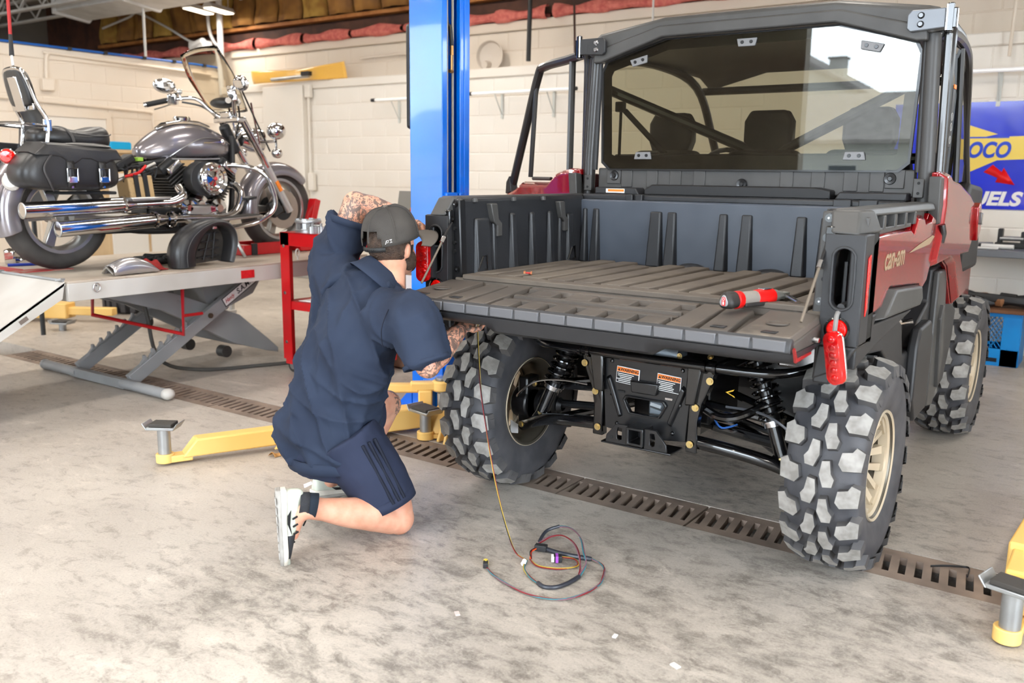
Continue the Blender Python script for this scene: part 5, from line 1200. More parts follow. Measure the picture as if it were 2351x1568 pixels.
for (x, y) in ((CX0 + 0.05, CY0 + 0.05), (CX1 - 0.05, CY0 + 0.05), (CX0 + 0.05, CY1 - 0.05), (CX1 - 0.05, CY1 - 0.05)):
    cs = part('caster', ct)
    m = MB(); m.lathe([(0.028, -0.016), (0.048, -0.015), (0.050, 0), (0.048, 0.015), (0.028, 0.016)], (x, y, 0.05), 'y', 20, close=True); ob('caster_tire', m, RUB, cs)
    m = MB(); m.tube([(x, y - 0.018, 0.05), (x, y + 0.018, 0.05)], 0.029, 14); m.box((x, y, 0.104), (0.05, 0.05, 0.010)); m.box((x, y - 0.024, 0.075), (0.03, 0.004, 0.06)); m.box((x, y + 0.024, 0.075), (0.03, 0.004, 0.06)); ob('caster_fork', m, GALV, cs)
# parts lying on the cart
cb = thing('clutch_basket', 'silver slotted clutch basket on the red cart', 'engine part', (-3.12, 0.98, CZ))
m = MB(); m.lathe([(0.0, 0.006), (0.082, 0.006), (0.088, 0.0), (0.088, 0.016), (0.080, 0.020), (0.078, 0.024)], (-3.12, 0.98, CZ), 'z', 32); ob('ring_gear', m, GALV, cb)
for i in range(12):
    a = 2 * PI * i / 12; m = MB(); R_ = Matrix.Rotation(a, 3, 'Z'); m.box(Vector((-3.12, 0.98, CZ + 0.045)) + R_ @ Vector((0.076, 0, 0)), (0.010, 0.026, 0.05), R_); ob('basket_finger', m, GALV, cb)
m = MB(); m.lathe([(0.060, 0.062), (0.088, 0.062), (0.090, 0.070), (0.088, 0.082), (0.060, 0.084)], (-3.12, 0.98, CZ), 'z', 32, close=True); m.lathe([(0, 0.02), (0.066, 0.02), (0.066, 0.07), (0.06, 0.078)], (-3.12, 0.98, CZ), 'z', 24); ob('basket_rim', m, GALV, cb, bevel=0.002)
for i in range(6):
    a = 2 * PI * i / 6; m = MB(); m.box(Vector((-3.12, 0.98, CZ + 0.087)) + Matrix.Rotation(a, 3, 'Z') @ Vector((0.074, 0, 0)), (0.02, 0.03, 0.010), (0, 0, a)); ob('rim_lug', m, GALV, cb)
hb = thing('clutch_hub', 'small silver splined clutch hub on the red cart', 'engine part', (-2.98, 0.93, CZ))
m = MB(); pr = []
for i in range(40):
    a = 2 * PI * i / 40; r = 0.056 if i % 2 else 0.050; pr.append((-2.98 + r * math.cos(a), 0.93 + r * math.sin(a)))
m.prism(pr, CZ, CZ + 0.045, 'z'); ob('hub_body', m, GALV, hb)
m = MB(); m.lathe([(0.0, 0.045), (0.03, 0.045), (0.034, 0.052), (0.03, 0.056), (0.0, 0.056)], (-2.98, 0.93, CZ), 'z', 20); ob('hub_boss', m, GALV, hb)
for i in range(4):
    a = PI / 2 * i; m = MB(); m.tube([(-2.98 + 0.04 * math.cos(a), 0.93 + 0.04 * math.sin(a), CZ + 0.045), (-2.98 + 0.04 * math.cos(a), 0.93 + 0.04 * math.sin(a), CZ + 0.066)], 0.007, 8); ob('hub_post', m, GALV, hb)
gp = thing('engine_cover', 'dark grey engine cover lying on the red cart beside the man\'s sleeve', 'engine part', (-2.86, 1.02, CZ))
m = MB(); m.lathe([(0, 0.0), (0.085, 0.0), (0.092, 0.02), (0.085, 0.035), (0.07, 0.035), (0.066, 0.02), (0.0, 0.015)], (-2.86, 1.02, CZ), 'z', 20); ob('cover_shell', m, mat('grey_casting', (120, 120, 122), 0.5, 0.6), gp)
for i in range(5):
    a = 2 * PI * i / 5; m = MB(); m.tube([(-2.86 + 0.08 * math.cos(a), 1.02 + 0.08 * math.sin(a), CZ + 0.02), (-2.86 + 0.08 * math.cos(a), 1.02 + 0.08 * math.sin(a), CZ + 0.05)], 0.010, 8); ob('cover_boss', m, mat('grey_casting', (120, 120, 122), 0.5, 0.6), gp)
pp = MB(); pp.grid(lambda u, v: (-3.15 + 0.28 * u, 0.90 + 0.20 * v, 0.508 + 0.015 * math.sin(3 * u) * v), 6, 6)
tag(ob('paper_sheet', pp, LWHT, solid=0.002), 'white paper sheet curled on the middle shelf of the red cart', 'paper')
WMODE[0] = False
# ================================================================= motorcycle on the lift
WMODE[0] = True
CHR = mat('chrome', (226, 226, 228), 0.07, 1.0)
CHRS = mat('satin_alloy', (186, 184, 180), 0.3, 0.9)
TANKM = mat('grey_metallic_paint', (142, 136, 140), 0.24, 0.55, coat=1.0, var=(1.2, (128, 122, 127), 1.0))
LEA = mat('black_leather', (36, 35, 36), 0.36, bump=(140, 0.25, 0.002), var=(4, (46, 45, 46), 1.0))
LEAS = mat('leather_stitch_edge', (66, 64, 64), 0.5)
ENB = mat('engine_black', (34, 34, 35), 0.45)
FIN = mat('cylinder_fins', (70, 68, 66), 0.4, 0.4)
BTIRE = mat('road_tire', (52, 49, 47), 0.72, var=(6, (70, 65, 61), 1.0), bump=(90, 0.2))
XB = -4.0
bk = thing('motorcycle', 'silver grey cruiser motorcycle with black saddlebags on the lift table', 'motorcycle', (XB, 0.6, ZD))
def bx(dx): return XB + dx
RH, FH = (-0.275, 1.087), (1.45, 1.090)
# wheels
def bike_wheel(h, r, w, front, lab):
    t = part('wheel', bk); t['label'] = lab
    rr = r - (0.105 if not front else 0.095)
    m = MB(); m.lathe([(rr, -w * 0.36), (rr + 0.02, -w * 0.46), (r - 0.055, -w * 0.5), (r - 0.02, -w * 0.40), (r - 0.004, -w * 0.2), (r, 0), (r - 0.004, w * 0.2), (r - 0.02, w * 0.40), (r - 0.055, w * 0.5), (rr + 0.02, w * 0.46), (rr, w * 0.36)], (XB, h[0], h[1]), 'x', 56); ob('tire', m, BTIRE, t, smooth=50)
    for k in range(22):   # tread sipes near the shoulder
        pass
    m = MB(); m.lathe([(rr + 0.008, -w * 0.42), (rr - 0.012, -w * 0.42), (rr - 0.03, -w * 0.25), (rr - 0.035, 0), (rr - 0.03, w * 0.25), (rr - 0.012, w * 0.42), (rr + 0.008, w * 0.42)], (XB, h[0], h[1]), 'x', 48, close=True); ob('rim', m, CHRS, t, smooth=40)
    for i in range(5):
        a = 2 * PI * i / 5 + 0.3; R_ = Matrix.Rotation(a, 3, 'X'); m = MB()
        m.add([Vector((XB, *h)) + R_ @ Vector(p) for p in ((-0.03, -0.022, 0.03), (0.03, -0.022, 0.03), (0.03, 0.022, 0.03), (-0.03, 0.022, 0.03), (-0.022, -0.032, rr - 0.02), (0.022, -0.032, rr - 0.02), (0.022, 0.032, rr - 0.02), (-0.022, 0.032, rr - 0.02))], [(0, 1, 2, 3), (4, 5, 6, 7), (0, 1, 5, 4), (1, 2, 6, 5), (2, 3, 7, 6), (3, 0, 4, 7)]); ob('spoke', m, CHRS, t, bevel=0.006)
    m = MB(); m.tube([(XB - 0.08, *h), (XB + 0.08, *h)], 0.045, 20); ob('hub', m, CHRS, t, bevel=0.004)
    if front:
        for s in (-1, 1):
            m = MB(); m.lathe([(0.085, 0), (0.148, 0), (0.148, 0.005), (0.085, 0.005)], (XB + s * 0.085, *h), 'x', 40, close=True); ob('brake_disc', m, mat('disc_steel', (172, 158, 146), 0.35, 0.8, bump=(160, 0.5)), t)
            m = MB(); m.lathe([(0.03, 0), (0.09, 0), (0.09, 0.008), (0.03, 0.008)], (XB + s * 0.08, *h), 'x', 24, close=True); ob('disc_carrier', m, ENB, t)
    return t
bike_wheel(RH, 0.326, 0.175, False, 'fat rear wheel'); bike_wheel(FH, 0.320, 0.135, True, 'front wheel')
# fenders
def fender(name, h, a0, a1, rc, hw, skirt, n=20, dz=0.0):
    m = MB(); prof = [(rc - skirt, -hw), (rc - 0.05, -hw * 1.02), (rc - 0.018, -hw * 0.85), (rc, -hw * 0.4), (rc + 0.004, 0), (rc, hw * 0.4), (rc - 0.018, hw * 0.85), (rc - 0.05, hw * 1.02), (rc - skirt, hw)]
    m.lathe(prof, (XB, h[0], h[1] + dz), 'x', n, arc=(a0, a1)); return ob(name, m, TANKM, bk, solid=0.006, smooth=60, sub=1)
fender('rear_fender', RH, math.radians(48), math.radians(200), 0.405, 0.135, 0.13, 22, 0.02)
fender('front_fender', FH, math.radians(42), math.radians(190), 0.352, 0.098, 0.10, 20, 0.0)
m = MB(); m.tube(arcpts((RH[0], RH[1] + 0.02), 0.40, math.radians(100), math.radians(185), 12, 'yz', XB + 0.12), 0.004, 6); ob('fender_crease', m, TANKM, bk)
# rear lamps
for (y, z, r, mt, nm) in ((-0.600, 1.440, 0.042, REDR, 'red_reflector'), (-0.590, 1.300, 0.050, mat('clear_lens', (226, 220, 214), 0.15, coat=1.0, bump=(80, 0.8, 0.003)), 'turn_signal')):
    m = MB(); R_ = Euler((0, 0, -0.75)).to_matrix()
    m.lathe([(0, 0.040), (r * 0.7, 0.036), (r, 0.018), (r, 0.0)], (XB + 0.15, y, z), 'x', 20, R=R_); ob(nm, m, mt, bk)
    m = MB(); m.lathe([(r, 0.012), (r + 0.004, 0.010), (r * 0.9, -0.05), (0, -0.07)], (XB + 0.15, y, z), 'x', 20, R=R_); ob(nm + '_cup', m, CHR, bk)
m = MB(); m.box((XB, -0.70, 1.36), (0.12, 0.05, 0.08)); ob('tail_lamp', m, REDL, bk, bevel=0.02)
# saddlebags
def saddlebag(s):
    t = part('saddlebag', bk)
    out = [(-0.650, 1.335), (-0.625, 1.41), (-0.560, 1.475), (-0.50, 1.505), (-0.25, 1.492), (-0.075, 1.480), (-0.045, 1.41), (-0.028, 1.32), (-0.05, 1.250), (-0.28, 1.245), (-0.55, 1.250), (-0.62, 1.275)]
    c = (-0.33, 1.37)
    rings = []
    for x, k in ((0.15, 0.93), (0.18, 1.0), (0.30, 1.0), (0.355, 0.96), (0.385, 0.80), (0.392, 0.55)):
        rings.append([(XB + s * x, c[0] + (y - c[0]) * k, c[1] + (z - c[1]) * k) for y, z in out])
    m = MB(); m.loft(rings); ob('bag_body', m, LEA, t, sub=2, smooth=60)
    lid = [(-0.575, 1.455), (-0.50, 1.515), (-0.25, 1.505), (-0.07, 1.492), (-0.035, 1.435), (-0.10, 1.43), (-0.16, 1.40), (-0.20, 1.415), (-0.24, 1.435), (-0.30, 1.435), (-0.345, 1.40), (-0.39, 1.415), (-0.43, 1.445), (-0.50, 1.455)]
    cl_ = (-0.3, 1.46)
    m = MB(); m.loft([[(XB + s * 0.16, y, z + 0.012) for y, z in lid], [(XB + s * 0.32, y, z + 0.010) for y, z in lid], [(XB + s * 0.385, cl_[0] + (y - cl_[0]) * 0.99, z - 0.004) for y, z in lid], [(XB + s * 0.396, cl_[0] + (y - cl_[0]) * 0.93, cl_[1] + (z - cl_[1]) * 0.8 - 0.008) for y, z in lid]]); ob('bag_lid', m, LEA, t, bevel=0.006, seg=3)
    m = MB(); m.ell((XB + s * 0.30, -0.235, 1.505), (0.085, 0.17, 0.022), 20, 8); ob('lid_pad', m, LEA, t)
    m = MB(); m.tube(smooth_path([(XB + s * 0.386, -0.46, 1.47), (XB + s * 0.402, -0.53, 1.38), (XB + s * 0.398, -0.50, 1.29), (XB + s * 0.37, -0.47, 1.25)], 6), 0.006, 6); ob('bag_seam', m, LEAS, t)
    for y in (-0.375, -0.180):
        st = part('bag_strap', t)
        m = MB(); m.grid(lambda u, v: (XB + s * (0.394 + 0.012 * math.sin(PI * v)), y - 0.022 + 0.044 * u, 1.42 - 0.15 * v), 2, 6); ob('strap_leather', m, LEA, st, solid=0.006)
        m = MB(); m.tube([(XB + s * 0.414, y - 0.030, 1.375), (XB + s * 0.416, y + 0.030, 1.378), (XB + s * 0.414, y + 0.032, 1.305), (XB + s * 0.414, y - 0.028, 1.302)], 0.007, 6, closed=True); m.box((XB + s * 0.414, y, 1.312), (0.012, 0.05, 0.035)); ob('buckle', m, CHR, st, bevel=0.002)
        m = MB(); m.tube([(XB + s * 0.405, y - 0.006, 1.270), (XB + s * 0.418, y - 0.006, 1.270)], 0.007, 8); ob('stud', m, CHR, st)
saddlebag(1); saddlebag(-1)
# seat
rings = []
for y, zt, zb, w in ((-0.40, 1.585, 1.53, 0.06), (-0.37, 1.615, 1.515, 0.10), (-0.29, 1.632, 1.505, 0.135), (-0.20, 1.618, 1.50, 0.15), (-0.12, 1.606, 1.497, 0.16), (-0.04, 1.628, 1.495, 0.165), (0.02, 1.648, 1.495, 0.15), (0.06, 1.625, 1.505, 0.11), (0.075, 1.58, 1.53, 0.06)):
    rings.append([(XB + w * a, y, zb + (zt - zb) * b) for a, b in ((-0.85, 0), (0.85, 0), (1.0, 0.35), (0.95, 0.75), (0.6, 1.0), (0, 0.96), (-0.6, 1.0), (-0.95, 0.75), (-1.0, 0.35))])
m = MB(); m.loft(rings); ob('rider_seat', m, LEA, bk, sub=2, smooth=60)
m = MB(); m.tube([(XB + 0.165 * math.sin(a), -0.21 - 0.02 * math.cos(a), 1.515 + 0.112 * max(0, math.cos(a)) ** 0.7) for a in [-1.5 + 3.0 * i / 14 for i in range(15)]], 0.010, 6, flat=(0.5, 1)); ob('seat_strap', m, LEAS, bk)
m = MB(); m.tube(smooth_path([(XB + 0.162, -0.19, 1.585), (XB + 0.165, -0.06, 1.575), (XB + 0.15, 0.02, 1.58), (XB + 0.10, 0.066, 1.59)], 6), 0.004, 6); ob('seat_piping', m, LEAS, bk)
# tank
rings = []
for y, zt, zb, w in ((0.285, 1.515, 1.46, 0.035), (0.315, 1.545, 1.445, 0.075), (0.40, 1.610, 1.438, 0.125), (0.50, 1.668, 1.436, 0.155), (0.62, 1.700, 1.438, 0.172), (0.76, 1.698, 1.445, 0.170), (0.88, 1.664, 1.452, 0.145), (0.97, 1.622, 1.475, 0.10), (1.005, 1.58, 1.51, 0.05)):
    rings.append([(XB + w * a, y, zb + (zt - zb) * b) for a, b in ((-0.7, 0), (0.7, 0), (0.98, 0.18), (1.0, 0.45), (0.86, 0.75), (0.5, 0.95), (0, 1.0), (-0.5, 0.95), (-0.86, 0.75), (-1.0, 0.45), (-0.98, 0.18))])
m = MB(); m.loft(rings); ob('fuel_tank', m, TANKM, bk, sub=2, smooth=60)
m = MB(); m.tube([(XB + 0.165, 0.45, 1.448), (XB + 0.17, 0.7, 1.450), (XB + 0.15, 0.88, 1.458)], 0.006, 6); ob('tank_seam', m, CHRS, bk)
m = MB(); m.tube(smooth_path([(XB + 0.130, 0.46, 1.462), (XB + 0.172, 0.56, 1.535), (XB + 0.168, 0.70, 1.59), (XB + 0.150, 0.86, 1.592), (XB + 0.125, 0.95, 1.56)], 6), 0.003, 6); ob('tank_crease', m, CHRS, bk)
m = MB(); m.loft([[(XB + w * a, y, z + 0.012 * b) for a, b in ((-1, 0), (1, 0), (0.8, 1), (-0.8, 1))] for y, z, w in ((0.45, 1.640, 0.02), (0.52, 1.678, 0.05), (0.64, 1.703, 0.06), (0.76, 1.698, 0.06), (0.86, 1.672, 0.04))]); ob('tank_console', m, CHR, bk, bevel=0.004)
m = MB(); m.lathe([(0.055, 0.0), (0.058, 0.018), (0.048, 0.028), (0, 0.028)], (XB, 0.66, 1.708), 'z', 24); ob('speedometer', m, CHR, bk)
m = MB(); m.tube([(XB + 0.172, 0.70, 1.56), (XB + 0.160, 0.86, 1.572)], 0.006, 6); m.ell((XB + 0.158, 0.87, 1.572), (0.012, 0.02, 0.022), 10, 8); ob('tank_emblem', m, CHR, bk)
# engine: v-twin
for (a, c, lab) in (((0.62, 1.16), (0.425, 1.425), 'rear'), ((0.735, 1.16), (0.915, 1.425), 'front')):
    t = part('cylinder', bk); t['label'] = lab + ' finned cylinder'
    a3, c3 = V(XB + 0.02, *a), V(XB + 0.02, *c); d = (c3 - a3).normalized(); n = Vector((0, -d.z, d.y)); R_ = Matrix((Vector((1, 0, 0)), n, d)).transposed()
    m = MB(); m.box(a3.lerp(c3, 0.5), (0.24, 0.115, (c3 - a3).length), R_); ob('barrel', m, ENB, t)
    m = MB()
    for i in range(9): m.box(a3.lerp(c3, 0.22 + 0.07 * i), (0.32, 0.175, 0.009), R_)
    ob('cooling_fins', m, FIN, t, bevel=0.002)
    m = MB(); m.box(a3.lerp(c3, 0.94), (0.30, 0.165, 0.06), R_); ob('cylinder_head', m, ENB, t, bevel=0.015)
    m = MB(); m.box(a3.lerp(c3, 0.88) + V(0.17, 0, 0), (0.03, 0.12, 0.05), R_); m.box(a3.lerp(c3, 0.99), (0.22, 0.14, 0.035), R_); ob('rocker_cover', m, CHR, t, bevel=0.012, seg=3)
ac = part('air_cleaner', bk)
m = MB(); m.lathe([(0.0, 0.20), (0.10, 0.20), (0.115, 0.24), (0.115, 0.315), (0.0, 0.315)], (XB, 0.60, 1.32), 'x', 32); ob('filter_housing', m, ENB, ac, bevel=0.004)
m = MB(); m.lathe([(0.0, 0.352), (0.012, 0.352), (0.016, 0.340), (0.05, 0.330), (0.062, 0.338), (0.070, 0.345), (0.082, 0.338), (0.098, 0.350), (0.108, 0.338), (0.112, 0.315), (0.105, 0.31)], (XB, 0.65, 1.32), 'x', 40); ob('filter_cover', m, CHR, ac, smooth=50)
m = MB(); m.ell((XB + 0.352, 0.65, 1.32), (0.012, 0.014, 0.014), 12, 8); ob('cover_bolt', m, mat('red_badge', (196, 60, 60), 0.3), ac)
m = MB(); m.box((XB, 0.66, 1.08), (0.26, 0.34, 0.22)); m.box((XB, 0.42, 1.06), (0.22, 0.26, 0.16)); ob('crankcase', m, ENB, bk, bevel=0.03, seg=3)
for (y, z, r, x) in ((0.50, 1.125, 0.062, 0.27), (0.60, 1.145, 0.075, 0.26), (0.725, 1.120, 0.072, 0.29), (0.66, 1.07, 0.06, 0.28)):
    m = MB(); m.lathe([(0, x), (r * 0.35, x), (r * 0.45, x - 0.012), (r * 0.9, x - 0.02), (r, x - 0.05), (r, 0.10)], (XB, y, z), 'x', 28); ob('engine_cover', m, CHR, bk, smooth=40)
m = MB(); m.box((XB + 0.24, 0.585, 1.10), (0.06, 0.20, 0.10)); ob('case_cover', m, CHRS, bk, bevel=0.02, seg=3)
# battery and electrics exposed where the side cover is off
m = MB(); m.box((XB + 0.12, 0.205, 1.23), (0.14, 0.175, 0.20), (0.12, 0, 0)); bt = ob('battery', m, mat('battery_tan', (202, 168, 120), 0.5, dirt=(8, (120, 100, 80), 0.62)), bk, bevel=0.008)
for y in (0.17, 0.235):
    m = MB(); m.box((XB + 0.193, y, 1.24), (0.012, 0.030, 0.22), (0.12, 0, 0)); ob('battery_strap', m, ENB, bt)
m = MB(); m.tube(smooth_path([(XB + 0.17, 0.10, 1.33), (XB + 0.20, 0.18, 1.355), (XB + 0.19, 0.24, 1.40)], 6), 0.009, 8); ob('red_cable', m, mat('red_wire', (206, 24, 24), 0.4), bk)
rnd = random.Random(3)
for i in range(9):
    y0 = 0.05 + 0.03 * i; m = MB()
    m.tube(smooth_path([(XB + 0.10 + 0.06 * rnd.random(), y0, 1.40 - 0.06 * rnd.random()), (XB + 0.16, y0 + 0.05, 1.36 + 0.04 * rnd.random()), (XB + 0.14, y0 + 0.12 * rnd.random(), 1.28 + 0.06 * rnd.random())], 5), 0.007, 6); ob('wiring', m, ENB, bk)
m = MB(); m.box((XB + 0.10, 0.13, 1.42), (0.10, 0.14, 0.05), (0.5, 0, 0)); ob('fuse_box', m, ENB, bk, bevel=0.01)
m = MB(); m.box((XB + 0.14, 0.22, 1.44), (0.06, 0.04, 0.025)); ob('green_connector', m, mat('green_connector', (150, 196, 70), 0.4), bk, bevel=0.004)
# frame tubes
for s in (-1, 1):
    m = MB(); m.tube(smooth_path([(XB + s * 0.05, 1.03, 1.62), (XB + s * 0.10, 0.98, 1.30), (XB + s * 0.12, 0.92, 1.05), (XB + s * 0.13, 0.75, 0.98), (XB + s * 0.13, 0.2, 0.98), (XB + s * 0.10, -0.10, 1.06)], 5), 0.020, 8); m.tube([(XB + s * 0.08, 0.95, 1.56), (XB + s * 0.11, 0.35, 1.42), (XB + s * 0.12, 0.0, 1.36), (XB + s * 0.12, -0.30, 1.40)], 0.018, 8); ob('frame_tube', m, ENB, bk)
    m = MB(); m.tube([(XB + s * 0.14, 0.34, 1.415), (XB + s * 0.15, 0.08, 1.31), (XB + s * 0.15, -0.02, 1.27)], 0.011, 8); ob('frame_strut', m, CHRS if s > 0 else ENB, bk)
m = MB(); m.box((XB, 0.15, 0.985), (0.30, 0.5, 0.03)); ob('lower_tray', m, ENB, bk, bevel=0.01)
m = MB(); m.tube([(XB + 0.16, -0.40, 1.235), (XB + 0.30, -0.40, 1.235), (XB + 0.30, -0.05, 1.232), (XB + 0.16, -0.05, 1.232)], 0.010, 8); ob('bag_bracket', m, ENB, bk)
m = MB(); m.box((XB, 0.95, 1.42), (0.10, 0.16, 0.34)); m.tube([(XB, 1.0, 1.70), (XB, 1.10, 1.50)], 0.04, 12); ob('steering_head', m, ENB, bk, bevel=0.02)
m = MB(); m.tube([(XB + 0.14, -0.25, 1.09), (XB + 0.14, 0.25, 1.06)], 0.035, 10); m.tube([(XB - 0.14, -0.25, 1.09), (XB - 0.14, 0.25, 1.06)], 0.035, 10); ob('swing_arm', m, CHRS, bk)
# exhausts
def pipe(name, path, rs, n=16, mt=None):
    m = MB(); m.tube(path, rs, n); return ob(name, m, mt or CHR, bk)
ex = 0.325
pipe('upper_muffler', [(XB + ex, -0.635, 1.138), (XB + ex, -0.05, 1.157), (XB + ex, -0.01, 1.158), (XB + ex, 0.06, 1.160)], [0.047, 0.049, 0.046, 0.03], 20)
m = MB(); m.lathe([(0.047, 0), (0.038, -0.002), (0.036, 0.03), (0, 0.03)], (XB + ex, -0.636, 1.138), 'y', 20); ob('muffler_tip', m, CHRS, bk)
pipe('upper_header', smooth_path([(XB + ex, 0.0, 1.158), (XB + ex, 0.20, 1.163), (XB + ex, 0.33, 1.170), (XB + ex - 0.01, 0.415, 1.21), (XB + ex - 0.08, 0.44, 1.26)], 5), 0.030)
pipe('lower_muffler', [(XB + ex + 0.02, -0.450, 1.026), (XB + ex + 0.02, 0.14, 1.058), (XB + ex + 0.02, 0.20, 1.062), (XB + ex + 0.02, 0.26, 1.064)], [0.046, 0.047, 0.042, 0.028], 20)
m = MB(); m.lathe([(0.046, 0), (0.037, -0.002), (0.035, 0.03), (0, 0.03)], (XB + ex + 0.02, -0.451, 1.026), 'y', 20); ob('muffler_tip', m, CHRS, bk)
pipe('lower_header', smooth_path([(XB + ex + 0.02, 0.15, 1.060), (XB + ex, 0.45, 1.062), (XB + ex - 0.02, 0.74, 1.060), (XB + ex - 0.04, 0.86, 1.10), (XB + ex - 0.07, 0.93, 1.20), (XB + 0.20, 0.93, 1.27), (XB + 0.12, 0.90, 1.29)], 5), 0.027)
for (y, z) in ((-0.02, 1.158), (0.18, 1.062), (0.30, 1.063)):
    m = MB(); m.lathe([(0.050, -0.012), (0.054, 0), (0.050, 0.012)], (XB + ex + (0.02 if z < 1.1 else 0), y, z), 'y', 20); ob('pipe_clamp', m, CHR, bk)
m = MB(); m.prism([(-0.02, 1.205), (0.27, 1.208), (0.25, 1.185), (0.0, 1.180)], XB + 0.34, XB + 0.42, 'x'); ob('passenger_board', m, CHRS, bk, bevel=0.008)
m = MB(); m.prism([(0.42, 1.045), (0.98, 1.072), (1.0, 1.060), (0.45, 1.025)], XB + 0.28, XB + 0.42, 'x'); ob('floorboard', m, CHRS, bk, bevel=0.006)
m = MB(); m.prism([(0.45, 1.052), (0.96, 1.078), (0.96, 1.072), (0.45, 1.046)], XB + 0.285, XB + 0.415, 'x'); ob('board_rubber', m, RUB, bk)
m = MB(); m.tube(smooth_path([(XB + 0.14, 0.84, 1.41), (XB + 0.30, 0.95, 1.405), (XB + 0.38, 1.04, 1.35), (XB + 0.40, 1.09, 1.25), (XB + 0.40, 1.11, 1.14), (XB + 0.38, 1.07, 1.07), (XB + 0.34, 0.96, 1.01), (XB + 0.20, 0.80, 0.975)], 6), 0.017, 12); ob('crash_bar', m, CHR, bk)
m = MB(); m.tube(smooth_path([(XB - 0.14, 0.84, 1.41), (XB - 0.30, 0.95, 1.405), (XB - 0.40, 1.09, 1.25), (XB - 0.38, 1.07, 1.07), (XB - 0.20, 0.80, 0.975)], 6), 0.017, 12); ob('crash_bar', m, CHR, bk)
m = MB(); m.box((XB + 0.30, 0.955, 1.185), (0.09, 0.085, 0.018), (0.15, 0, 0)); m.tube([(XB + 0.30, 0.955, 1.175), (XB + 0.26, 0.91, 1.07)], 0.010, 8); ob('brake_pedal', m, ENB, bk, bevel=0.004)
m = MB(); m.tube([(XB + 0.14, 0.90, 0.99), (XB + 0.24, 0.92, 0.82), (XB + 0.26, 0.94, 0.765)], 0.012, 8); ob('kickstand', m, CHRS, bk)
# fork, headlamp, windshield, bars
for s in (-1, 1):
    m = MB(); m.tube([(XB + s * 0.115, 1.085, 1.73), (XB + s * 0.115, 1.29, 1.405)], 0.027, 14); ob('fork_cover', m, CHR, bk)
    m = MB(); m.tube([(XB + s * 0.115, 1.27, 1.435), (XB + s * 0.115, 1.50, 1.075)], 0.031, 14, r2=None) if False else m.tube([(XB + s * 0.115, 1.27, 1.435), (XB + s * 0.115, 1.49, 1.075)], [0.026, 0.030], 14); ob('fork_slider', m, mat('fork_alloy', (206, 204, 202), 0.3, 0.6), bk)
    m = MB(); m.box((XB + s * 0.11, 1.35, 1.10), (0.05, 0.10, 0.12), (0.5, 0, 0)); ob('brake_caliper', m, ENB, bk, bevel=0.012)
    m = MB(); m.box((XB + s * 0.150, 1.365, 1.265), (0.012, 0.03, 0.085), (0.55, 0, 0)); ob('amber_reflector', m, mat('amber', (236, 130, 20), 0.2, coat=1.0), bk, bevel=0.003)
    # mirrors and levers
    mr = part('mirror', bk)
    mx, my, mz = (XB + s * 0.43, 0.83, 1.975 if s < 0 else 1.955)
    m = MB(); R_ = Euler((0.12, 0.12, 0.85 if s < 0 else 0.0)).to_matrix(); m.ell((mx, my, mz), (0.080, 0.018, 0.052), 24, 12, R_); ob('mirror_shell', m, CHR, mr)
    m = MB(); m.ell(Vector((mx, my, mz)) + R_ @ Vector((0, -0.010, 0)), (0.072, 0.011, 0.045), 24, 10, R_); ob('mirror_glass', m, mat('mirror', (230, 230, 232), 0.02, 1.0), mr)
    m = MB(); m.tube(smooth_path([(mx - s * 0.07, my, mz - 0.02), (mx - s * 0.13, my + 0.02, mz - 0.04), (mx - s * 0.15, my + 0.03, mz - 0.10)], 5), 0.007, 8); ob('mirror_stem', m, CHR, mr)
    m = MB(); gx = XB + s * 0.46
    m.tube([(gx, 0.70, 1.835), (XB + s * 0.36, 0.80, 1.868)], 0.019, 12); ob('grip', m, mat('grip_rubber', (26, 25, 25), 0.6), bk)
    m = MB(); m.tube([(gx + s * 0.012, 0.688, 1.831), (gx, 0.70, 1.835)], 0.020, 12); ob('grip_end', m, CHR, bk)
    m = MB(); m.box((XB + s * 0.335, 0.83, 1.878), (0.07, 0.06, 0.075), (0.2, 0.1, -0.6 * s)); ob('switch_housing', m, CHR, bk, bevel=0.012)
    m = MB(); m.tube(smooth_path([(XB + s * 0.34, 0.86, 1.865), (XB + s * 0.41, 0.83, 1.835), (XB + s * 0.47, 0.765, 1.805)], 5), 0.008, 8, flat=(0.6, 1.3)); ob('lever', m, CHRS, bk)
    m = MB(); m.box((XB + s * 0.30, 0.85, 1.93), (0.06, 0.04, 0.03)); ob('fluid_reservoir', m, CHR, bk, bevel=0.008)
    m = MB(); m.tube(smooth_path([(XB + s * 0.30, 0.88, 1.86), (XB + s * 0.20, 0.98, 1.83), (XB + s * 0.12, 1.05, 1.74), (XB + s * 0.06, 1.06, 1.62)], 6), 0.007, 6); ob('control_cable', m, ENB, bk)
    # spot lamps with small signals below
    sp = part('spot_lamp', bk)
    m = MB(); m.ell((XB + s * 0.20, 1.315, 1.665), (0.062, 0.075, 0.062), 24, 14); ob('lamp_shell', m, CHR, sp)
    m = MB(); m.ell((XB + s * 0.20, 1.315, 1.505), (0.036, 0.045, 0.036), 20, 12); m.tube([(XB + s * 0.20, 1.31, 1.61), (XB + s * 0.20, 1.31, 1.535)], 0.008, 8); ob('signal_shell', m, CHR, sp)
    m = MB(); m.tube([(XB + s * 0.20, 1.30, 1.59), (XB + s * 0.09, 1.20, 1.585)], 0.010, 8); ob('lamp_bracket', m, CHR, sp)
m = MB(); m.tube(smooth_path([(XB - 0.36, 0.80, 1.868), (XB - 0.22, 0.93, 1.885), (XB - 0.13, 1.00, 1.80), (XB - 0.08, 1.04, 1.76), (XB + 0.08, 1.04, 1.76), (XB + 0.13, 1.00, 1.80), (XB + 0.22, 0.93, 1.885), (XB + 0.36, 0.80, 1.868)], 6), 0.0145, 12); ob('handlebar', m, CHR, bk)
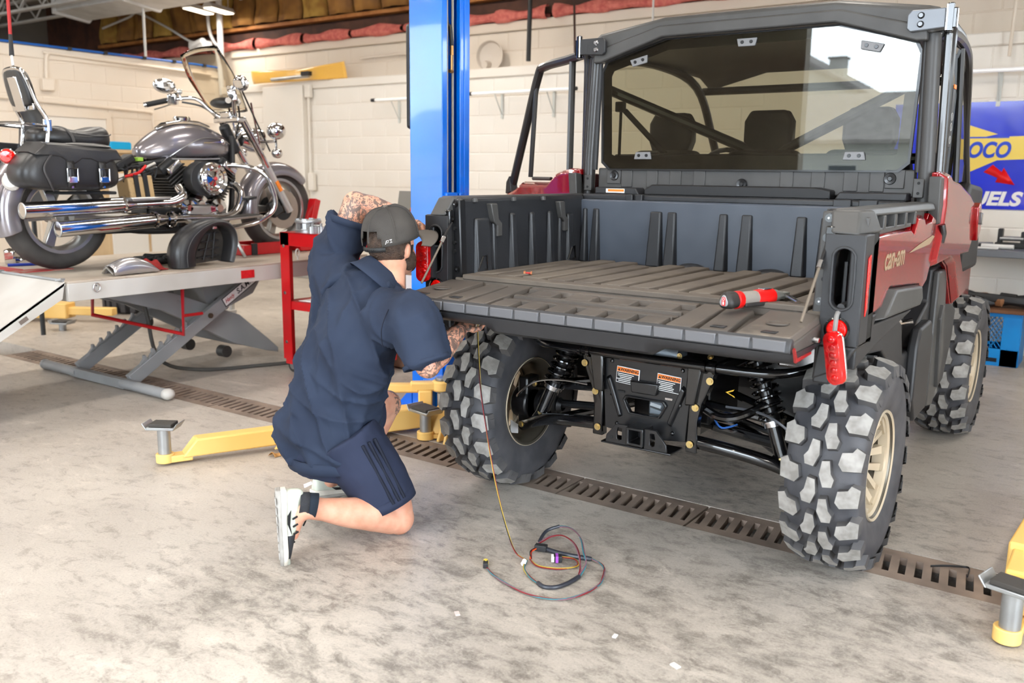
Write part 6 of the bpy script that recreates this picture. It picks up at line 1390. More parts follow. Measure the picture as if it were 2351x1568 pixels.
m = MB(); m.box((XB, 1.06, 1.735), (0.28, 0.08, 0.04)); m.box((XB, 1.04, 1.77), (0.12, 0.05, 0.05)); ob('triple_clamp', m, CHR, bk, bevel=0.01)
m = MB(); m.lathe([(0, -0.14), (0.05, -0.12), (0.085, -0.03), (0.095, 0.04), (0.088, 0.055), (0, 0.065)], (XB, 1.26, 1.60), 'y', 28); ob('headlamp', m, CHR, bk)
m = MB(); m.ell((XB - 0.02, 1.03, 1.855), (0.14, 0.06, 0.04), 20, 10); ob('fork_bag', m, LEA, bk)
def ws(u, v):
    a = u * 2 - 1; w = 0.255 * (0.80 + 0.35 * v - 0.55 * max(0, v - 0.55) ** 1.4 * 1.9)
    return (XB + a * w, 1.155 - 0.235 * v - 0.10 * a * a, 1.795 + 0.44 * v - 0.06 * (abs(a) ** 3) * v)
m = MB(); m.grid(ws, 16, 14); ob('windshield', m, mat('windshield', (222, 217, 204), 0.02, trans=1.0, ior=1.18), bk, solid=0.003, smooth=80)
m = MB(); m.tube([ws(1.0, i / 14) for i in range(15)], 0.003, 6); m.tube([ws(0.0, i / 14) for i in range(15)], 0.002, 6); ob('windshield_edge', m, mat('edge_tint', (60, 58, 52), 0.3), bk)
for s in (-1, 1):
    m = MB(); m.tube([(XB + s * 0.13, 1.15, 1.86), (XB + s * 0.115, 1.24, 1.50)], 0.008, 8); ob('windshield_stay', m, CHR, bk)
m = MB(); m.tube([(XB + 0.20, 1.02, 1.93), (XB + 0.14, 1.30, 1.52)], 0.006, 6); ob('windshield_strut', m, ENB, bk)
# sissy bar with pad
WMODE[0] = False; sb = part('sissy_bar', bk, (0, 0.075, 0)); sb.matrix_parent_inverse = wmat(bk).inverted(); 
m = MB(); m.tube(smooth_path([(XB + 0.145, -0.45, 1.48), (XB + 0.145, -0.43, 1.64), (XB + 0.135, -0.48, 1.75), (XB + 0.12, -0.52, 1.88), (XB + 0.08, -0.535, 1.935), (XB - 0.08, -0.535, 1.935), (XB - 0.12, -0.52, 1.88), (XB - 0.135, -0.48, 1.75), (XB - 0.145, -0.43, 1.64), (XB - 0.145, -0.45, 1.48)], 6), 0.013, 10, flat=(1.2, 0.8)); ob('hoop', m, CHR, sb)
m = MB(); m.loft([[(XB + a * w, y - 0.22 * (z - 1.70), z) for a, y in ((-1, -0.50), (-0.85, -0.435), (0.85, -0.435), (1, -0.50))] for z, w in ((1.73, 0.10), (1.76, 0.125), (1.86, 0.125), (1.92, 0.105), (1.945, 0.06))]); ob('back_pad', m, LEA, sb, bevel=0.02, seg=3, sub=1)
m = MB(); m.box((XB, -0.52, 1.80), (0.10, 0.012, 0.20), (0.22, 0, 0)); m.box((XB, -0.487, 1.73), (0.24, 0.012, 0.04)); ob('pad_plate', m, CHR, sb, bevel=0.004)
m = MB(); m.tube(smooth_path([(XB + 0.15, -0.44, 1.62), (XB + 0.12, -0.60, 1.63), (XB - 0.12, -0.62, 1.63), (XB - 0.15, -0.44, 1.62)], 5), 0.010, 8); ob('luggage_rail', m, CHR, sb)
m = MB(); m.box((XB + 0.148, -0.432, 1.625), (0.012, 0.05, 0.07)); ob('mount_plate', m, CHR, sb, bevel=0.004)
WMODE[0] = True
# ================================================================= wheel chock and loose parts on the deck
wc = thing('wheel_chock', 'red steel wheel chock holding the motorcycle front wheel', 'wheel chock', (XB, 1.4, ZD))
m = MB(); m.box((XB + 0.115, 1.30, ZD + 0.045), (0.05, 0.34, 0.085)); ob('side_rail', m, REDP, wc, bevel=0.004)
m = MB(); m.box((XB - 0.115, 1.30, ZD + 0.045), (0.05, 0.34, 0.085)); ob('side_rail', m, REDP, wc, bevel=0.004)
m = MB(); m.box((XB + 0.14, 1.12, ZD + 0.045), (0.012, 0.05, 0.085)); ob('end_cap', m, BLACKP, wc)
m = MB(); m.box((XB, 1.06, ZD + 0.04), (0.28, 0.07, 0.075)); ob('cross_plate', m, REDP, wc, bevel=0.004)
for s in (-1, 1):
    m = MB(); m.box((XB + s * 0.10, 1.70, ZD + 0.20), (0.08, 0.055, 0.42), (-0.32, 0, 0)); ob('upright', m, REDP, wc, bevel=0.004)
m = MB(); m.box((XB, 1.66, ZD + 0.06), (0.30, 0.20, 0.11)); ob('front_block', m, REDP, wc, bevel=0.006)
# passenger seat standing on its side
ps = thing('passenger_seat', 'black leather passenger seat standing on edge on the lift deck', 'seat', (-3.45, 0.38, ZD))
out = smooth_path([(0, 0.155, 0.765), (0, 0.150, 0.87), (0, 0.20, 0.965), (0, 0.31, 1.035), (0, 0.44, 1.068), (0, 0.54, 1.055), (0, 0.605, 1.0), (0, 0.62, 0.90), (0, 0.575, 0.775)], 4)
inn = smooth_path([(0, 0.300, 0.775), (0, 0.305, 0.85), (0, 0.345, 0.93), (0, 0.40, 0.99), (0, 0.46, 1.02), (0, 0.52, 1.01), (0, 0.562, 0.97), (0, 0.572, 0.90), (0, 0.545, 0.79)], 4)
rings = []
for x, k in ((-3.56, 0.5), (-3.53, 0.12), (-3.46, -0.02), (-3.41, 0.05), (-3.385, 0.35), (-3.39, 0.8), (-3.42, 1.0), (-3.50, 1.0)):
    rings.append([(x, o.y + (i.y - o.y) * k, o.z + (i.z - o.z) * k) for o, i in zip(out, inn)])
m = MB(); m.loft(rings, caps=False, closed=False); ob('leather_shell', m, LEA, ps, smooth=70)
m = MB(); m.prism([(p.y, p.z) for p in inn], -3.52, -3.50, 'x'); ob('seat_pan', m, mat('seat_pan_grey', (52, 48, 44), 0.55, var=(10, (70, 64, 58), 1.0)), ps)
for i in range(4):
    z = 0.82 + 0.05 * i; m = MB(); m.box((-3.49, 0.44 + 0.01 * i, z), (0.02, 0.16 - 0.012 * i, 0.008), (0.06, 0, 0)); ob('pan_rib', m, BLACKP, ps)
m = MB(); m.tube([(-3.485, 0.40, 0.80), (-3.485, 0.46, 0.97)], 0.006, 6); m.tube([(-3.485, 0.47, 0.80), (-3.485, 0.50, 0.98)], 0.006, 6); ob('pan_rail', m, BLACKP, ps)
m = MB(); m.box((-3.45, 0.46, 1.01), (0.05, 0.035, 0.02)); ob('seat_tab', m, STEEL, ps, bevel=0.004)
m = MB(); m.tube(smooth_path([(-3.383, p.y, p.z) for p in [o.lerp(i, 0.42) for o, i in zip(out, inn)]][::4], 4), 0.003, 5); ob('seat_stitch', m, LEAS, ps)
cc = thing('side_cover', 'silver painted motorcycle side cover lying on the lift deck', 'cover', (-3.42, -0.14, ZD))
def cf(u, v):
    y = -0.295 + 0.31 * u; h = 0.018 + 0.075 * math.sin(PI * min(1, u * 0.9 + 0.12)) ** 0.8
    if u > 0.9: h *= (1 - (u - 0.9) * 6)
    a = PI * v
    return (-3.42 - 0.06 * math.cos(a) * (1 - 0.3 * u), y, ZD + 0.006 + max(h, 0.004) * math.sin(a) ** 0.6)
m = MB(); m.grid(cf, 14, 10); ob('cover_shell', m, mat('satin_silver_paint', (188, 184, 184), 0.25, 0.7, coat=0.6), cc, solid=0.004, smooth=60)
m = MB(); m.tube([(-3.48, -0.30, ZD + 0.012), (-3.43, -0.30, ZD + 0.05), (-3.37, -0.295, ZD + 0.012)], 0.006, 6); ob('cover_lip', m, CHRS, cc)
m = MB(); rr_ = random.Random(5)
m.grid(lambda u, v: (-3.60 + 0.15 * u, -0.04 + 0.16 * v, ZD + 0.006 + 0.09 * math.sin(PI * u) * math.sin(PI * v) * (0.6 + 0.5 * math.sin(9 * u + 3) * math.sin(8 * v + 1))), 14, 14)
tag(ob('shop_rag', m, mat('red_rag', (150, 40, 38), 0.9, bump=(60, 0.6)), solid=0.004, smooth=80), 'crumpled dark red shop rag on the deck behind the rear tire', 'rag')
wb = thing('wire_bundle', 'tangle of black cables and small parts on the deck below the engine', 'cables', (-3.62, 0.22, ZD))
for i in range(8):
    r2 = random.Random(20 + i); m = MB()
    m.tube(smooth_path([(-3.86 + 0.2 * r2.random(), 0.10 + 0.34 * r2.random(), ZD + 0.012 + 0.05 * r2.random()) for _ in range(6)], 6), 0.006 + 0.004 * r2.random(), 6); ob('cable', m, ENB, wb)
for i in range(4):
    r2 = random.Random(40 + i); m = MB(); m.box((-3.80 + 0.12 * r2.random(), 0.12 + 0.28 * r2.random(), ZD + 0.02), (0.05, 0.08, 0.035), (0, 0, r2.random() * 3)); ob('connector_block', m, ENB if i % 2 else STEEL, wb, bevel=0.004)
cp = thing('chrome_bracket', 'small chrome bracket on the deck at the left frame edge', 'bracket', (-4.45, -0.34, ZD))
m = MB(); m.box((-4.45, -0.34, ZD + 0.05), (0.08, 0.06, 0.10), (0.2, 0.1, 0.4)); m.box((-4.42, -0.28, ZD + 0.03), (0.06, 0.09, 0.04), (0, 0.3, 0.2)); m.tube([(-4.47, -0.30, ZD + 0.07), (-4.47, -0.20, ZD + 0.03)], 0.02, 10); ob('bracket_body', m, CHR, cp, bevel=0.01)
m = MB(); m.tube([(-4.35, -0.42, ZD + 0.010), (-4.28, -0.22, ZD + 0.010)], 0.010, 8); m.tube([(-4.28, -0.22, ZD + 0.010), (-4.26, -0.16, ZD + 0.008)], 0.005, 6)
tag(ob('screwdriver', m, mat('blue_handle', (34, 52, 140), 0.4)), 'blue handled screwdriver on the deck beside the rear tire', 'screwdriver')
WMODE[0] = False
# ================================================================= kneeling mechanic
from mathutils import noise as mnoise
WMODE[0] = True
def skin_material():
    m = bpy.data.materials.new('skin'); m.use_nodes = True
    nt = m.node_tree; b = nt.nodes['Principled BSDF']; L = nt.links.new
    tc = nt.nodes.new('ShaderNodeTexCoord')
    def N(s, d=5, dist=0.0):
        n = nt.nodes.new('ShaderNodeTexNoise'); n.inputs['Scale'].default_value = s; n.inputs['Detail'].default_value = d; n.inputs['Distortion'].default_value = dist
        L(tc.outputs['Object'], n.inputs['Vector']); return n.outputs['Fac']
    def MR(x, a, c):
        r = nt.nodes.new('ShaderNodeMapRange'); r.inputs[1].default_value = a; r.inputs[2].default_value = c; L(x, r.inputs[0]); return r.outputs[0]
    def MX(f, a, c):
        x = nt.nodes.new('ShaderNodeMix'); x.data_type = 'RGBA'; L(f, x.inputs[0])
        for k, q in ((6, a), (7, c)):
            if isinstance(q, tuple): x.inputs[k].default_value = (*q, 1)
            else: L(q, x.inputs[k])
        return x.outputs[2]
    base = MX(MR(N(18), 0.35, 0.65), lin((218, 164, 138)), lin((205, 144, 118)))
    at = nt.nodes.new('ShaderNodeAttribute'); at.attribute_name = 'tattoo'
    ink = MR(N(22, 3, 2.2), 0.50, 0.56); ink2 = MR(N(46, 2, 3.0), 0.56, 0.60)
    mx = nt.nodes.new('ShaderNodeMath'); mx.operation = 'MAXIMUM'; L(ink, mx.inputs[0]); L(ink2, mx.inputs[1])
    ml = nt.nodes.new('ShaderNodeMath'); ml.operation = 'MULTIPLY'; L(mx.outputs[0], ml.inputs[0]); L(at.outputs['Fac'], ml.inputs[1])
    col = MX(ml.outputs[0], base, lin((112, 92, 84)))
    L(col, b.inputs['Base Color']); b.inputs['Roughness'].default_value = 0.48
    b.inputs['Subsurface Weight'].default_value = 0.12; b.inputs['Subsurface Radius'].default_value = (0.012, 0.004, 0.002); b.inputs['Subsurface Scale'].default_value = 1.0
    return m
SKIN = skin_material()
def cloth(name, rgb, rgb2):
    return mat(name, rgb, 0.82, var=(5, rgb2, 1.0), bump=(700, 0.25, 0.0006), spec=0.25)
NAVY = cloth('navy_work_shirt', (36, 44, 61), (42, 51, 69))
NAVYD = cloth('navy_shorts', (36, 42, 60), (42, 48, 68))
NAVYS = cloth('dark_stripe', (26, 30, 42), (30, 34, 46))
def ering(c, ax, ay, w, d, n=24):
    c, ax, ay = Vector(c), Vector(ax).normalized(), Vector(ay)
    ay = (ay - ax * ay.dot(ax)).normalized()
    return [c + ax * w * math.cos(2 * PI * i / n) + ay * d * math.sin(2 * PI * i / n) for i in range(n)]
def blob(name, mb, mt, voxel, smooth_it=6, disp=None):
    """joins overlapping closed shapes into one continuous skin"""
    me = mesh_of(name, mb, mt, 0)
    o = bpy.data.objects.new(name, me); COL.objects.link(o)
    md = o.modifiers.new('r', 'REMESH'); md.mode = 'VOXEL'; md.voxel_size = voxel; md.use_smooth_shade = True
    sm = o.modifiers.new('s', 'SMOOTH'); sm.factor = 0.5; sm.iterations = smooth_it
    dg = bpy.context.evaluated_depsgraph_get()
    m2 = bpy.data.meshes.new_from_object(o.evaluated_get(dg))
    bpy.data.objects.remove(o)
    if disp:
        k = len(m2.vertices); co = np.empty(k * 3); no = np.empty(k * 3)
        m2.vertices.foreach_get('co', co); m2.vertices.foreach_get('normal', no)
        co = co.reshape(-1, 3); no = no.reshape(-1, 3)
        dv = np.array([disp(Vector(p)) for p in co])
        m2.vertices.foreach_set('co', (co + no * dv[:, None]).ravel())
    m2.materials.clear(); m2.materials.append(mt)
    m2.polygons.foreach_set('use_smooth', [True] * len(m2.polygons)); m2.update()
    m2.name = name
    return m2
J = {'rsh': (-0.558, -0.866, 0.853), 'relb': (-0.492, -0.868, 0.712), 'rwr': (-0.522, -0.648, 0.806), 'rhand': (-0.560, -0.520, 0.838),
     'lsh': (-1.113, -0.697, 1.005), 'lelb': (-1.056, -0.641, 1.250), 'lwr': (-0.952, -0.436, 1.185), 'lhand': (-0.894, -0.383, 1.132),
     'head': (-0.836, -0.666, 1.095), 'rhip': (-0.847, -0.874, 0.398), 'rknee': (-0.712, -0.797, 0.070), 'rank': (-0.817, -1.151, 0.199),
     'lhip': (-1.104, -0.798, 0.385), 'lknee': (-1.130, -0.397, 0.371), 'lank': (-1.178, -0.707, 0.110)}
J = {k: Vector(v) for k, v in J.items()}
spine = [((-0.974, -0.853, 0.299), .200, .165), ((-0.986, -0.854, 0.390), .205, .165), ((-0.985, -0.844, 0.502), .200, .152), ((-0.948, -0.837, 0.622), .198, .142), ((-0.898, -0.826, 0.741), .205, .135), ((-0.853, -0.805, 0.852), .200, .122), ((-0.839, -0.778, 0.921), .165, .098), ((-0.830, -0.750, 0.978), .092, .075)]
hipax = (J['rhip'] - J['lhip']).normalized(); shax = (J['rsh'] - J['lsh']).normalized()
def torso(m, k=1.0, dk=0.0, top=8):
    rings = []
    for i, (c, w, d) in enumerate(spine[:top]):
        t = min(1, i / 5); ax = hipax.lerp(shax, t)
        nx = Vector(spine[min(i + 1, 7)][0]) - Vector(spine[max(i - 1, 0)][0])
        ay = nx.cross(ax)
        rings.append(ering(c, ax, ay, w * k + dk, d * k + dk))
    m.loft(rings)
def limb(m, pts, rs, n=16, steps=5):
    P = smooth_path(pts, steps); R_ = []
    k = len(rs)
    for i in range(len(P)):
        t = i / (len(P) - 1) * (k - 1); a = int(min(t, k - 2)); R_.append(rs[a] + (rs[a + 1] - rs[a]) * (t - a))
    m.tube(P, R_, n)
def hand(m, wrist, d, palmn, side, curl=0.6):
    """palm with four fingers of unequal length and a thumb; palmn points out of the palm"""
    d = Vector(d).normalized(); pn = Vector(palmn); pn = (pn - d * pn.dot(d)).normalized(); ac = d.cross(pn) * side
    w = Vector(wrist)
    R_ = Matrix((ac, d, pn)).transposed()
    m.ell(w + d * 0.050, (0.042, 0.055, 0.016), 14, 10, R_)
    for i, ln in enumerate((0.070, 0.080, 0.075, 0.058)):
        o = w + d * 0.088 + ac * (0.030 - 0.020 * i); q = [o]; an = 0.2
        for s_ in (0.42, 0.33, 0.25):
            an += curl; q.append(q[-1] + (d * math.cos(an) + pn * math.sin(an)) * ln * s_)
        m.tube(q, [0.0100, 0.0095, 0.0085, 0.0072], 8)
        m.ell(q[-1], (0.0072,) * 3, 8, 6)
    o = w + d * 0.026 + ac * 0.036
    q = [o, o + (ac * 0.7 + d * 0.6 + pn * 0.3).normalized() * 0.034, o + (ac * 0.55 + d * 0.8 + pn * 0.5).normalized() * 0.064, o + (ac * 0.35 + d * 0.8 + pn * 0.7).normalized() * 0.086]
    m.tube(q, [0.013, 0.0115, 0.010, 0.008], 8); m.ell(q[-1], (0.008,) * 3, 8, 6)
HU = Vector((-0.02, -0.20, 0.97)).normalized(); HF = Vector((0.02, 0.97, 0.20)); HF = (HF - HU * HF.dot(HU)).normalized(); HR = HF.cross(HU)
HM = Matrix((HR, HF, HU)).transposed(); HC = J['head']
def hp(x, y, z): return HC + HM @ Vector((x, y, z))
m = MB()
torso(m, 0.90)
limb(m, [(-0.815, -0.735, 0.95), (-0.83, -0.70, 1.01), hp(0, -0.02, -0.05)], [0.078, 0.066, 0.064])
m.ell(hp(0, 0.0, 0.02), (0.074, 0.094, 0.105), 24, 16, HM)            # skull
m.ell(hp(0, 0.035, -0.055), (0.056, 0.062, 0.065), 20, 14, HM)         # jaw
m.ell(hp(0, 0.098, -0.012), (0.012, 0.020, 0.026), 10, 8, HM)          # nose
m.ell(hp(0, 0.088, -0.060), (0.024, 0.014, 0.010), 10, 8, HM)          # mouth
for s in (-1, 1): m.ell(hp(s * 0.030, 0.080, 0.018), (0.016, 0.012, 0.010), 10, 8, HM)
for s in (-1, 1): m.ell(hp(s * 0.080, -0.004, -0.012), (0.010, 0.018, 0.032), 12, 8, HM @ Euler((0, 0.25 * s, 0.45 * s)).to_matrix())   # ears
# right arm: down, elbow bent, forearm reaching under the tailgate
limb(m, [J['rsh'].lerp(Vector(spine[5][0]), 0.35), J['rsh'], J['rsh'].lerp(J['relb'], 0.55), J['relb']], [0.060, 0.062, 0.053, 0.046])
limb(m, [J['relb'] + V(-0.008, -0.012, 0), J['relb'].lerp(J['rwr'], 0.3), J['relb'].lerp(J['rwr'], 0.7), J['rwr']], [0.044, 0.049, 0.038, 0.029])
m.ell(J['relb'], (0.047,) * 3, 14, 10)
hand(m, J['rwr'], J['rhand'] - J['rwr'], (0.3, 0.1, 0.9), 1, 0.35)
# left arm: raised elbow, forearm to the lamp
limb(m, [J['lsh'].lerp(Vector(spine[5][0]), 0.35), J['lsh'], J['lsh'].lerp(J['lelb'], 0.55), J['lelb']], [0.062, 0.064, 0.056, 0.050])
limb(m, [J['lelb'] + V(-0.01, -0.01, 0), J['lelb'].lerp(J['lwr'], 0.3), J['lelb'].lerp(J['lwr'], 0.7), J['lwr']], [0.050, 0.054, 0.041, 0.031])
m.ell(J['lelb'], (0.052,) * 3, 14, 10)
hand(m, J['lwr'], J['lhand'] - J['lwr'], (0.4, 0.1, -0.9), -1, 0.45)
# right leg kneeling
kn, an = J['rknee'], J['rank']
limb(m, [J['rhip'], J['rhip'].lerp(kn, 0.5) + V(0.01, 0.02, 0), kn + V(0.0, 0.004, 0.012)], [0.092, 0.082, 0.064])
limb(m, [kn + V(-0.004, -0.012, 0), kn.lerp(an, 0.28) + V(0, 0, 0.006), kn.lerp(an, 0.55), kn.lerp(an, 0.82), an], [0.060, 0.066, 0.056, 0.042, 0.040], 18)
m.ell(kn + V(0.006, 0.006, 0.0), (0.058, 0.060, 0.064), 16, 12)
limb(m, [an, V(-0.842, -1.180, 0.165), V(-0.858, -1.196, 0.09)], [0.040, 0.032, 0.026])
# left leg, foot planted and knee raised
kn2, an2 = J['lknee'], J['lank']
limb(m, [J['lhip'], J['lhip'].lerp(kn2, 0.5) + V(0, 0, 0.015), kn2], [0.092, 0.082, 0.062])
limb(m, [kn2, kn2.lerp(an2, 0.35) + V(0, 0.02, -0.03), kn2.lerp(an2, 0.7), an2], [0.060, 0.058, 0.044, 0.040])
m.ell(kn2, (0.064,) * 3, 14, 10)
limb(m, [an2, V(-1.184, -0.695, 0.085), V(-1.168, -0.62, 0.066)], [0.040, 0.034, 0.028])
bm_ = blob('person', m, SKIN, 0.0062, 4)
at = bm_.attributes.new('tattoo', 'FLOAT', 'POINT')
vals = []
def segd(p, a, c):
    t = max(0, min(1, (p - a).dot(c - a) / (c - a).length_squared)); return (p - a.lerp(c, t)).length
for v in bm_.vertices:
    p = v.co; d = min(segd(p, J['relb'], J['rwr']), segd(p, J['lsh'], J['lelb']), segd(p, J['lelb'], J['lwr']), (p - kn2).length + 0.02)
    vals.append(1.0 if d < 0.085 else 0.0)
at.data.foreach_set('value', vals)
PERSON = bpy.data.objects.new('person', bm_); COL.objects.link(PERSON)
tag(PERSON, 'kneeling man in navy work shirt, shorts and dark trucker cap, arms tattooed', 'person')
# ---- shirt
def fold(p):
    q = Vector((p.x * 5.0 + 0.9 * p.z, p.y * 5.0, p.z * 2.6 + 1.6 * p.x))
    a = mnoise.noise(q * 1.6); c = mnoise.noise(Vector((p.x * 3 + p.z * 10, p.y * 6, p.z * 3 - p.x * 9)))
    low = max(0.0, 1 - abs(p.z - 0.45) / 0.3)
    r = (1 - abs(a)) ** 4
    # long drapes: from the raised shoulder down the back and across the waist
    q2 = Vector((p.x * 7 + p.z * 3.2, p.y * 7, p.z * 1.1)); d1 = (1 - abs(mnoise.noise(q2))) ** 6
    q3 = Vector((p.x * 2.5, p.y * 2.5, p.z * 11 + p.x * 5)); d2 = (1 - abs(mnoise.noise(q3))) ** 6 * low
    return 0.012 * (r - 0.35) + 0.024 * (d1 - 0.3) + 0.022 * d2 + 0.008 * c * (0.5 + low) + 0.003 * mnoise.noise(p * 22)
m = MB()
torso(m, 1.0, 0.008)
m.ell(Vector(spine[1][0]) + V(-0.03, -0.05, 0.0), (0.17, 0.14, 0.13), 20, 12)
e1 = J['rsh'].lerp(J['relb'], 0.96)
limb(m, [Vector(spine[5][0]).lerp(J['rsh'], 0.45), J['rsh'] + V(-0.01, 0.0, 0.0), J['rsh'].lerp(J['relb'], 0.5) + V(0, 0, -0.006), e1], [0.105, 0.094, 0.086, 0.082], 20)
e2 = J['lsh'].lerp(J['lelb'], 0.74)
limb(m, [Vector(spine[5][0]).lerp(J['lsh'], 0.5) + V(0, 0, -0.02), J['lsh'] + V(-0.005, 0, 0.0), J['lsh'].lerp(J['lelb'], 0.4), e2], [0.115, 0.096, 0.086, 0.082], 20)
limb(m, [Vector(spine[3][0]) + V(-0.13, 0.05, 0.05), J['lsh'] + V(0.0, 0.0, -0.06)], [0.10, 0.09], 18)
sh_me = blob('shirt', m, NAVY, 0.007, 5, fold)
ob('shirt', sh_me, None, PERSON, smooth=0)
for nm, a, c, r in (('sleeve_hem', J['rsh'], J['relb'], 0.0835), ('sleeve_hem', J['lsh'], J['lelb'], 0.0835)):
    t0 = 0.965 if a is J['rsh'] else 0.745
    m = MB(); m.tube([a.lerp(c, t0 - 0.09), a.lerp(c, t0 - 0.03), a.lerp(c, t0 + 0.012)], [r * 1.01, r * 1.02, r * 1.01], 24, caps=False); ob(nm, m, NAVY, PERSON, solid=0.006)
# shirt tail hem and side slit
m = MB(); rg = []
ayh = (Vector(spine[1][0]) - Vector(spine[0][0])).cross(hipax)
for z_, k in ((0.0, 1.045), (-0.022, 1.05), (-0.045, 1.055)):
    rg.append(ering(Vector(spine[0][0]) + V(0.006, 0.0, z_ + 0.012), hipax, ayh, 0.200 * k + 0.008, 0.165 * k + 0.008, 32))
m.loft(rg, caps=False); ob('shirt_tail', m, NAVY, PERSON, solid=0.004, smooth=60)
# collar
nb, nt_ = Vector((-0.832, -0.745, 0.965)), Vector((-0.836, -0.712, 1.005))
axc = (nt_ - nb).normalized(); rg = []
for t_, w in ((-0.05, 0.118), (0.25, 0.105), (0.9, 0.082), (1.15, 0.080), (0.95, 0.088), (0.15, 0.112), (-0.35, 0.135)):
    c = nb + (nt_ - nb) * t_
    rg.append(ering(c, shax, axc.cross(shax), w * 1.05, w, 28))
m = MB(); m.loft(rg, caps=False); ob('collar', m, NAVY, PERSON, solid=0.003, smooth=60)
m = MB(); m.add([(-0.725, -0.775, 0.965), (-0.690, -0.845, 0.925), (-0.650, -0.760, 0.905), (-0.700, -0.735, 0.945)], [(0, 1, 2, 3)]); ob('collar_tip', m, NAVY, PERSON, solid=0.006, bevel=0.002)
# side seam lines of the shirt back
m = MB(); m.tube(smooth_path([J['rsh'] + V(-0.05, -0.075, 0.055), J['rsh'] + V(-0.055, -0.105, -0.01), J['rsh'] + V(-0.07, -0.085, -0.08)], 6), 0.0022, 5); ob('armhole_seam', m, NAVYS, PERSON)
# ---- shorts
def fold2(p): return 0.007 * mnoise.noise(Vector((p.x * 9, p.y * 7 + p.z * 5, p.z * 5))) + 0.003 * mnoise.noise(p * 24)
m = MB()
pc = Vector(spine[0][0])
m.loft([ering(pc + V(-0.005, -0.005, 0.08), hipax, ayh, 0.195, 0.155), ering(pc + V(-0.01, -0.01, 0.0), hipax, ayh, 0.200, 0.165), ering(pc + V(0.0, -0.005, -0.07), hipax, ayh, 0.180, 0.140)])
rt = J['rhip'].lerp(J['rknee'], 0.80)
limb(m, [J['rhip'] + V(-0.02, -0.03, 0.0), J['rhip'].lerp(J['rknee'], 0.4) + V(-0.004, -0.012, 0.0), rt + V(0.0, -0.006, 0.004)], [0.128, 0.124, 0.112], 22)
ltp = J['lhip'].lerp(J['lknee'], 0.70)
limb(m, [J['lhip'], J['lhip'].lerp(J['lknee'], 0.4), ltp], [0.128, 0.116, 0.105], 20)
sh2 = blob('shorts', m, NAVYD, 0.0075, 5, fold2)
ob('shorts', sh2, None, PERSON, smooth=0)
# right leg opening ends in a hem ring, side stripes down the outer thigh
dthigh = (J['rknee'] - J['rhip']).normalized()
m = MB(); m.tube([rt + V(0, -0.006, 0.004) - dthigh * 0.02, rt + V(0, -0.006, 0.004) + dthigh * 0.018], [0.1125, 0.109], 28, caps=False); ob('shorts_hem', m, NAVYD, PERSON, solid=0.004)
camdir = (CAM - J['rhip']).normalized()
sd = (camdir - dthigh * camdir.dot(dthigh)).normalized(); sw = dthigh.cross(sd)
for k in (-1, 0, 1):
    a_ = 0.35 + 0.21 * k; pts = []
    for i in range(11):
        t_ = 0.12 + 0.86 * i / 10; c = J['rhip'].lerp(rt + V(0, -0.006, 0.004), t_) + V(-0.006, -0.014, 0) * (1 - t_)
        rr = 0.1255 + (0.112 - 0.1255) * t_ + 0.002
        pts.append(c + (sd * math.cos(a_) - sw * math.sin(a_)) * rr)
    m = MB(); m.tube(pts, 0.0065, 6, flat=(1.0, 1.0)); ob('side_stripe', m, NAVYS, PERSON)
# ---- cap
CAPM = mat('cap_mesh_charcoal', (56, 53, 51), 0.85, var=(7, (72, 68, 64), 1.0), bump=(520, 0.9, 0.002))
CAPF = mat('cap_brim_grey', (98, 90, 82), 0.85, var=(7, (84, 78, 72), 1.0), bump=(400, 0.4, 0.001))
cap = part('cap', PERSON)
def capp(u, v):   # u around, v from rim to button
    a = 2 * PI * u; t = v * PI / 2
    front = max(0, math.sin(a))
    h = 0.126 * (1 + 0.14 * front * math.cos(t)); w = 0.102; d_ = 0.116
    r_ = math.cos(t) ** (0.72 if v < 0.999 else 1)
    lift = 0.030 * max(0, -math.sin(a)) ** 4 * (1 - v) ** 2 * 0
    return hp(w * math.cos(a) * r_, d_ * math.sin(a) * r_ - 0.004, 0.028 + h * math.sin(t) ** 0.92)
m = MB(); n_ = 48
vs = [capp(i / n_, j / 14) for j in range(15) for i in range(n_)]
fs = []
for j in range(14):
    for i in range(n_):
        ang_ = 2 * PI * (i + 0.5) / n_
        if j < 4 and abs(ang_ - 1.5 * PI) < 0.50 * math.sqrt(max(0, 1 - (j / 4) ** 2)): continue    # rear arch opening
        fs.append((j * n_ + i, j * n_ + (i + 1) % n_, (j + 1) * n_ + (i + 1) % n_, (j + 1) * n_ + i))
m.add(vs, fs); ob('crown', m, CAPM, cap, solid=0.003, smooth=60)
for k in range(6):
    a = PI / 6 + k * PI / 3; m = MB(); m.tube([(lambda q: q + (q - HC).normalized() * 0.002)(capp(a / (2 * PI), j / 14)) for j in range(1, 15)], 0.0032, 5, flat=(1.4, 0.7)); ob('panel_seam', m, CAPM, cap)
m = MB(); m.ell(hp(0, -0.004, 0.156), (0.011, 0.011, 0.007), 12, 8, HM); ob('button', m, CAPF, cap)
def brim(u, v):
    a = (u - 0.5) * 2.0 ; x = 0.104 * math.sin(a * 1.25) / math.sin(1.25) ; y0 = 0.106 * math.cos(a * 1.2) ** 0.8 if abs(a) < 1.2 else 0.0
    ext = 0.116 * (math.cos(a * 1.35) ** 0.55 if abs(a * 1.35) < PI / 2 else 0)
    return hp(x * (1 + 0.03 * v), y0 + ext * v, 0.030 - 0.018 * v - 0.028 * (x / 0.097) ** 2)
m = MB(); m.grid(brim, 24, 8); ob('brim', m, CAPF, cap, solid=0.004, smooth=60)
